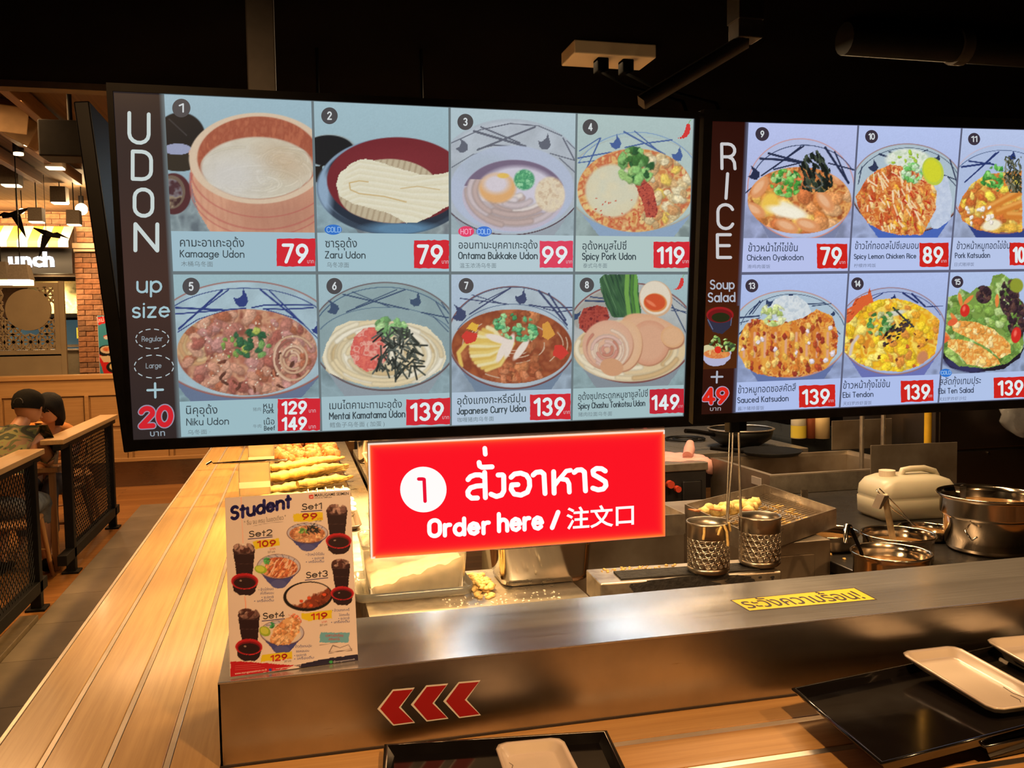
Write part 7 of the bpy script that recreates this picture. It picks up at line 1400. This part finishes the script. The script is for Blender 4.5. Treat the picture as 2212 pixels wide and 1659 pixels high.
o = MB().box((0, 0, 0), (.50, .006, .23), bev=.002).build('splash_guard', M_dull, None, (c5[2].x+.01, y0-.02, ZB-.10)); o.rotation_euler = (0, 0, -.08); tag(o, 'stained steel splash guard plate beside the frying tank', 'splash guard')
o = MB().box((0, 0, 0), (.42, .006, .18), bev=.002).build('splash_guard', M_dull, None, (at(1797, 940, y=y1+.02).x, y1+.02, ZB-.0)); tag(o, 'steel splash guard at the rear of the frying tank', 'splash guard')
for x in (1862, 1908):
    p = at(x, 915, y=y0+.25); o = MB().tube([(0, 0, 0), (0, 0, .9)], .013, 10).build('steel_pipe', M_satin, None, (p.x, p.y, ZB-.35)); tag(o, 'thin vertical steel pipe behind the splash guard, '+('left' if x < 1900 else 'right'), 'pipe')
# stove with pans, cloth, knobs
x1 = x0-.01; t = thing('gas_stove', 'black and steel gas stove with red knobs, behind the red sign', 'stove', (1.95, 5.35, 0)); ZV = .87
s0 = at(1495, 1000, z=ZV); MB().box((-.62, s0.y-5.35, ZV-.045), (s0.x+.10-1.95, .95, ZV), bev=.004); MB().box((s0.x+.10-1.95, -.42, ZV-.045), (1.17, .95, ZV), bev=.004).box((-.62, s0.y-5.35, ZV-.045), (s0.x+.10-1.95, .95, ZV), bev=.004).build('stove_top', M_satin, t); MB().box((-.61, s0.y+.01-5.35, 0), (s0.x+.09-1.95, .94, ZV-.045)).build('stove_body', mat('black_enamel', (.02, .018, .018), .35, var=.3, scale=5), t)
MB().box((s0.x-1.95-.06, s0.y-.002-5.35, .1), (s0.x-1.95+.06, s0.y+.008-5.35, ZV-.10), bev=.01).build('side_panel', _mats['black_enamel'], t)
for px, py, r in ((1447, 1046, .022), (1463, 1056, .018)):
    p = at(px, py, y=s0.y-.01); MB().tube([(p.x-1.95, s0.y-5.35, p.z), (p.x-1.95, s0.y-.03-5.35, p.z)], r, 14).build('knob', mat('red_knob', (.55, .06, .03), .4), t)
MB().tube([(at(1462, 1056, y=s0.y).x-1.95, s0.y-.03-5.35, .64), (at(1480, 1060, y=s0.y).x-1.95, s0.y-.03-5.35, .63)], .01, 8).build('tap_lever', M_dull, t)
for i, (px, py) in enumerate(((1600, 965), (1480, 945))):
    p = at(px, py, z=ZV+.02); 
    for r in (.08, .13): q = MB().tube([(p.x-1.95+r*math.cos(2*PI*k/16), p.y-5.35+r*math.sin(2*PI*k/16), ZV+.012) for k in range(17)], .008, 6); q.build('burner_ring', M_blacksteel, t)
p = at(1600, 932, z=.97); t = thing('wok_pan', 'wide black pan on the stove, under the gap between the screens', 'pan', (p.x, p.y, ZV+.02)); MB().lathe([(0, 0), (.13, .0), (.19, .04), (.205, .10), (.20, .10), (.18, .045), (.12, .008), (0, .008)], 40).build('pan_body', M_blacksteel, t); MB().lathe([(.198, .094), (.21, .097), (.212, .103), (.20, .106), (.197, .1)], 40).build('rim', M_satin, t); MB().tube([(-.19, -.02, .07), (-.34, -.06, .10), (-.42, -.08, .11)], .014, 8).build('handle', M_blackplastic, t)
t = thing('frying_pan', 'flat black frying pan in front of the wide pan on the stove', 'pan', (p.x-.05, p.y-.46, ZV+.018)); MB().lathe([(0, 0), (.15, 0), (.18, .025), (.175, .025), (.145, .005), (0, .005)], 36).build('pan_body', M_blacksteel, t); MB().tube([(-.17, .02, .02), (-.36, .06, .045)], .011, 8).build('handle', M_blackplastic, t)
# pink cloth
M_cloth = mat('pink_cloth', (.66, .34, .30), .9, var=.12, scale=10, bump=.25); s_ = at(1500, 995, z=ZV)
t = thing('pink_cloth', 'pink cloth draped over the stove corner, right of the red sign', 'cloth', (s_.x, s_.y, ZV)); n = 16; m_ = 12; vs = []
for j in range(m_+1):
    for i in range(n+1):
        x = -.36+.47*i/n; y = -.05+.52*j/m_*(1-.4*i/n); z = .006+.006*math.sin(i*1.3+j)+.004*math.sin(j*2.1)
        if y < 0: z = .004-(.06*abs(y/.05))*(1+.5*math.sin(i*.9)); y = -.012
        vs.append((x, y, z))
q = MB().add(vs, [(j*(n+1)+i, j*(n+1)+i+1, (j+1)*(n+1)+i+1, (j+1)*(n+1)+i) for j in range(m_) for i in range(n)], True); o = q.build('cloth_sheet', M_cloth, t); md = o.modifiers.new('s', 'SOLIDIFY'); md.thickness = .004
MB().tube([(-.01, .07, .02), (.02, .11, .05), (.045, .15, .085)], [.030, .034, .022], 12).build('twisted_corner', M_cloth, t)
t = thing('red_hose', 'red gas valve and hose bits on the stove beside the pink cloth', 'valve', (s_.x-.08, s_.y+.75, ZV)); MB().tube([(-.1, 0, .04), (0, .02, .09), (.05, 0, .05), (.10, .02, .10)], .022, 8).build('hose', mat('red_rubber', (.42, .02, .03), .4), t); MB().tube([(-.22, -.05, .03), (-.12, -.02, .05)], .035, 10).build('valve_knob', _mats['red_knob'], t)
# shelf behind with bottles
t = thing('back_shelf', 'dark steel shelf with upstand at the back of the kitchen', 'shelf', (3.66, 5.45, 0)); MB().box((-.5, -.25, 0), (.12, .45, .90), bev=.004).box((-.50, -.26, .90), (-.485, .45, .98)).box((-.5, -.26, .90), (.1, -.245, .965)).build('shelf_body', mat('blue_grey_steel', (.10, .115, .12), .35, .8, rvar=.08), t)
for px, w_, c_, lab, lq in ((1725, 26, (.62, .56, .42), 'white-topped bottle half full of yellow oil, at the back', (.55, .42, .05)), (1752, 14, (.34, .09, .04), 'narrow brown bottle between two pale bottles', None), (1775, 26, (.85, .62, .30), 'cream-coloured bottle, rightmost on the back shelf', None)):
    p = at(px, 945, z=.905); R_ = w_*.0006*5.6/2*1.0+.006; t = thing('bottle', lab, 'bottle', (p.x, p.y, .901), group='bottles on the back shelf')
    MB().lathe([(0, 0), (R_, 0), (R_, .20), (R_*.5, .24), (R_*.35, .28), (0, .28)], 20).build('bottle_body', mat('bottle_%d' % px if False else 'bottle_paint_'+lab.split()[0].replace('-', '_'), c_, .4), t)
    if lq: MB().lathe([(R_+.001, .005), (R_+.001, .085)], 20).build('oil', mat('yellow_oil', lq, .2), t)
    MB().tube([(0, 0, .28), (0, 0, .31)], R_*.4, 12).build('cap', M_white, t)
# yellow pipe, cabinet at the right
p = at(2003, 1030, y=4.28); o = MB().tube([(0, 0, 0), (0, 0, 2.6)], .020, 14).build('gas_pipe', mat('yellow_pipe_paint', (.62, .36, .02), .4, var=.1), None, (p.x, 4.28, .0)); tag(o, 'yellow vertical gas pipe, right of the splash guard', 'pipe')
t = thing('steel_cabinet', 'tall dark stainless cabinet at the right, beyond the stock pot', 'cabinet', (4.35, 4.7, 0)); p = at(2020, 960, y=4.4); w_ = 4.35-p.x
MB().box((-w_, -.30, 0), (1.2, .6, 2.2), bev=.004).build('cabinet_body', mat('dim_stainless', (.20, .17, .145), .38, 1.0, rvar=.08, scale=3, color2=(.12, .10, .085)), t); dr = MB().box((-w_+.02, -.312, .90), (.2, -.30, 1.30), bev=.003).build('door', _mats['dim_stainless'], t); MB().box((.12, -.33, 1.0), (.14, -.312, 1.2), bev=.003).build('handle', M_pol, dr); dr = MB().box((-w_+.02, -.312, .05), (.2, -.30, .885), bev=.003).build('door', _mats['dim_stainless'], t); MB().box((.12, -.33, .6), (.14, -.312, .8), bev=.003).build('handle', M_pol, dr)
for x, z in ((-w_+.55, 1.10), (-w_+.55, 1.05), (-w_+.54, .99), (-w_+.06, .93), (-w_+.36, .87)): MB().tube([(x, -.312, z), (x, -.318, z)], .008, 8).build('rivet', M_pol, t)
p = at(2185, 905, y=4.3); t = thing('plastic_bag', 'crumpled clear plastic bag hanging at the right edge', 'bag', (p.x+.05, 4.27, p.z-.09)); MB().ico((0, 0, .12), .13, None, 3, .12, (1.1, .5, 1)).build('bag_film', mat('clear_film', (.9, .9, .92), .15, trans=.8, bump=.6, scale=18), t); MB().tube([(0, 0, .24), (0, .1, .32)], .012, 6).build('knot', _mats['clear_film'], t)

# ------------------------------------------------------------------ tempura display on the left
t = thing('food_counter', 'lit stainless food display counter along the left tray rail', 'counter', (.05, 5.4, 0)); MB().box((-.205, -2.3, .70), (.30, 2.4, .80), bev=.003).build('counter_top', M_satin, t); MB().box((-.2, -2.29, 0), (.29, 2.39, .70)).build('counter_body', M_dull, t)
M_plat = mat('dark_platter', (.05, .03, .02), .3); M_kara = mat('fried_chicken_crust', (.58, .20, .05), .6, var=.4, scale=40, bump=.6)
M_yel = mat('yellow_batter', (.86, .60, .16), .6, var=.3, scale=35, bump=.6)
def platter(label, y, w_=.21, d_=.42, z=.801):
    t = thing('food_platter', label, 'platter', (.045, y, z), group='platters in the food display'); q = MB(); q.loft([[(x, yy, 0) for x, yy in rrect(-w_+.02, -d_+.02, w_-.02, d_-.02, .03)], [(x, yy, .02) for x, yy in rrect(-w_, -d_, w_, d_, .04)], [(x, yy, .02) for x, yy in rrect(-w_+.01, -d_+.01, w_-.01, d_-.01, .035)], [(x, yy, .006) for x, yy in rrect(-w_+.025, -d_+.025, w_-.025, d_-.025, .03)]]); q.build('platter_body', M_plat, t); return t
for y, lab in ((4.18, 'dark platter of striped fish pieces, just above the poster'), (5.04, 'dark platter of yellow vegetable tempura'), (5.90, 'dark platter of fried chicken, farthest back')): platter(lab, y)
rnd = random.Random(12)
def piece(kind, label, x, y, z, an, grp):
    t = thing(kind, label, 'food', (x, y, z), (0, 0, an), grp); q = MB()
    if kind == 'vegetable_tempura':
        n = 14; rings = []
        for j in range(n):
            f_ = j/(n-1); rr = .030*math.sin(PI*min(1, .12+f_*.86))**.5*rnd.uniform(.75, 1.2); cy_ = .012*math.sin(f_*5+an*9); rings.append([(-.15+.30*f_, cy_+rr*math.cos(2*PI*i/12)*rnd.uniform(.85, 1.2), .024+rr*.75*math.sin(2*PI*i/12)*rnd.uniform(.85, 1.2)) for i in range(12)])
        q.loft(rings); q.build('batter', M_yel, t); MB().ico((.16, 0, .024), .014, None, 2, .1, (1.4, .8, .7)).build('stem_end', M_flake, t)
    elif kind == 'fried_chicken':
        for j in range(5): q.ico((rnd.uniform(-.035, .035), rnd.uniform(-.03, .03), .035+rnd.uniform(-.008, .014)), .036*rnd.uniform(.8, 1.2), None, 2, .22)
        q.build('crust', M_kara, t)
    else:
        for j in range(6): q.ico((-.10+j*.04, 0, .025), .032*(1-.05*abs(j-3)), None, 2, .08, (1.1, .9, .6))
        q.build('fish_body', mat('grey_fish_skin', (.26, .22, .17), .3, color2=(.75, .68, .55), scale=30, stretch=(.2, 2, 1)), t); q2 = MB()
        for j in range(5): q2.tube([(-.09+j*.045, -.028, .028), (-.085+j*.045, 0, .050), (-.09+j*.045, .028, .028)], .003, 5)
        q2.build('skin_stripes', mat('pale_fish_stripe', (.75, .66, .5), .4), t)
    return t
k = 0
for y in np.linspace(4.76, 5.28, 6):
    for x in (-.02, .12): piece('vegetable_tempura', 'long yellow vegetable tempura stacked on the middle platter', x+rnd.uniform(-.01, .01), y+rnd.uniform(-.03, .03), .812+.028*(k % 3), .42+rnd.uniform(-.12, .12), 'vegetable tempura'); k += 1
for y in np.linspace(5.50, 6.20, 6):
    for x in (-.09, .0, .09, .17): piece('fried_chicken', 'reddish brown fried chicken piece on the rear platter', x+rnd.uniform(-.02, .02), y+rnd.uniform(-.03, .03), .808+rnd.uniform(0, .05), rnd.uniform(0, 6), 'fried chicken pieces')
for y, wh in zip(np.linspace(4.02, 4.52, 5), ('first', 'second', 'third', 'fourth', 'fifth')): piece('battered_fish', 'silvery striped fish piece, '+wh+' counted from the poster', .12+rnd.uniform(-.01, .01), y, .812, .25, 'striped fish pieces')
for y, wh in ((4.08, 'nearest to'), (4.26, 'second from'), (4.46, 'farthest from')): piece('vegetable_tempura', 'golden tempura beside the striped fish, '+wh+' the poster', -.07, y, .812, .2+rnd.uniform(-.1, .1), 'golden tempura on the front platter')

# clear holders with tongs
M_acr = mat('clear_acrylic', (.95, .82, .6), .08, trans=.75, spec=.5)
for i, (py, y, wh) in enumerate(((1074, 4.55, 'nearest, just above the poster'), (1020, 5.45, 'middle of three'), (972, 6.5, 'farthest of three'))):
    t = thing('tong_holder', 'clear acrylic tong holder by the food, '+wh, 'holder', (-.215, y, ZR+.001), group='acrylic tong holders')
    MB().box((-.075, -.05, 0), (.075, -.045, .17)).box((-.075, .045, 0), (.075, .05, .17)).box((-.075, -.045, 0), (-.07, .045, .17)).box((.07, -.045, 0), (.075, .045, .17)).box((-.075, -.05, 0), (.075, .05, .004)).build('acrylic_box', M_acr, t)
    MB().box((-.074, -.0505, .055), (.074, -.0515, .085)).build('price_card', mat('white_card', (.8, .72, .55), .5), t)
    tg = thing('serving_tongs', 'steel serving tongs laid across the '+('nearest', 'middle', 'farthest')[i]+' clear holder', 'tongs', (-.215, y, ZR+.173), group='serving tongs')
    for s_ in (-1, 1): MB().tube([(-.205, 0, .007), (-.10, s_*.010, .007), (.08, s_*.018, .007), (.16, s_*.02, .006)], [.004, .006, .006, .003], 6).build('arm', M_pol, tg)
    MB().tube([(-.225, 0, .0), (-.20, 0, .014)], .010, 10).build('hinge', M_pol, tg)
# containers and pot at the back of the display
M_ctub = mat('pale_plastic_tub', (.85, .72, .5), .35, trans=.3)
for y, z, lab in ((3.9, .80, 'pale plastic tub right of the poster, brightly lit'), (4.75, .80, 'pale plastic tub behind the brightly lit one')):
    t = thing('storage_tub', lab, 'tub', (.50, y, z+.001), group='pale storage tubs'); MB().loft([tubring(.13, .22, .03, 0), tubring(.15, .24, .03, .16), tubring(.158, .248, .03, .165), tubring(.15, .24, .03, .17), tubring(.145, .235, .03, .16), tubring(.125, .215, .03, .01)]).build('tub_body', M_ctub, t); MB().loft([tubring(.135, .225, .03, .08), tubring(.12, .2, .03, .11), tubring(.05, .1, .02, .125)]).build('flour_heap', M_flour, t)
t = thing('prep_table', 'stainless prep table carrying the pale tubs and tall pot', 'table', (.60, 4.8, 0)); MB().box((-.22, -1.22, .76), (.30, 1.6, .80), bev=.003).build('tabletop', M_satin, t)
for x in (-.18, .26):
    for y in (-1.17, 1.5): MB().tube([(x, y, 0), (x, y, .76)], .02, 10).build('leg', M_dull, t)
t = thing('tall_pot', 'tall polished steel pot with side handle, left of the red sign', 'pot', (.50, 5.75, .801)); MB().lathe([(0, 0), (.12, 0), (.13, .01), (.13, .30), (.145, .305), (.145, .315), (.128, .312), (.12, .3), (.12, .01), (0, .01)], 40).build('pot_body', M_pol, t); MB().tube([(-.125, -.03, .24), (-.19, -.05, .245), (-.19, -.05, .15), (-.125, -.03, .15)], .011, 8).build('handle', M_pol, t)
# heat lamps over the food
for y in (3.1, 4.1, 5.1, 6.1):
    t = thing('heat_lamp', {3.1: 'nearest', 4.1: 'second', 5.1: 'third', 6.1: 'farthest'}[y]+' heat lamp hanging over the food display', 'lamp', (.10, y, 1.62), group='heat lamps over the food display'); MB().lathe([(.03, .16), (.04, .12), (.10, .04), (.115, 0), (.11, 0), (.095, .04), (.03, .12)], 28).build('lamp_shade', M_pol, t); MB().ico((0, 0, .05), .035, sub=2).build('bulb', M_lampglow, t.children[0]); MB().tube([(0, 0, .16), (0, 0, (2.60 if y < 3.6 else 3.45)-1.62)], .006, 6).build('cord', M_blackplastic, t)
    light('heat_lamp_light', 'SPOT', (.10, y, 1.60), {3.1: 55, 4.1: 75, 5.1: 105, 6.1: 105}[y], (1.0, .60, .20), .03, aim=(.0, y, .8), spot=1.9, blend=.35)
for y, wh in ((3.05, 'nearer'), (4.1, 'farther')):  # lamps and fixtures added out of view to brighten the tubs
    t = thing('heat_lamp', 'heat lamp added out of view over the pale storage tubs, the '+wh+' one', 'lamp', (.445, y, 1.42), group='added heat lamps over the prep table'); MB().lathe([(.03, .16), (.04, .12), (.10, .04), (.115, 0), (.11, 0), (.095, .04), (.03, .12)], 28).build('lamp_shade', M_pol, t); MB().ico((0, 0, .05), .035, sub=2).build('bulb', M_lampglow, t.children[0]); MB().tube([(0, 0, .16), (0, 0, (2.60 if y < 3.6 else 3.45)-1.42)], .006, 6).build('cord', M_blackplastic, t)
    light('heat_lamp_light', 'SPOT', (.445, y, 1.40), 85 if y < 4 else 300, (1.0, .66, .28), .03, aim=(.38, y-.1, .8), spot=1.9, blend=.5)
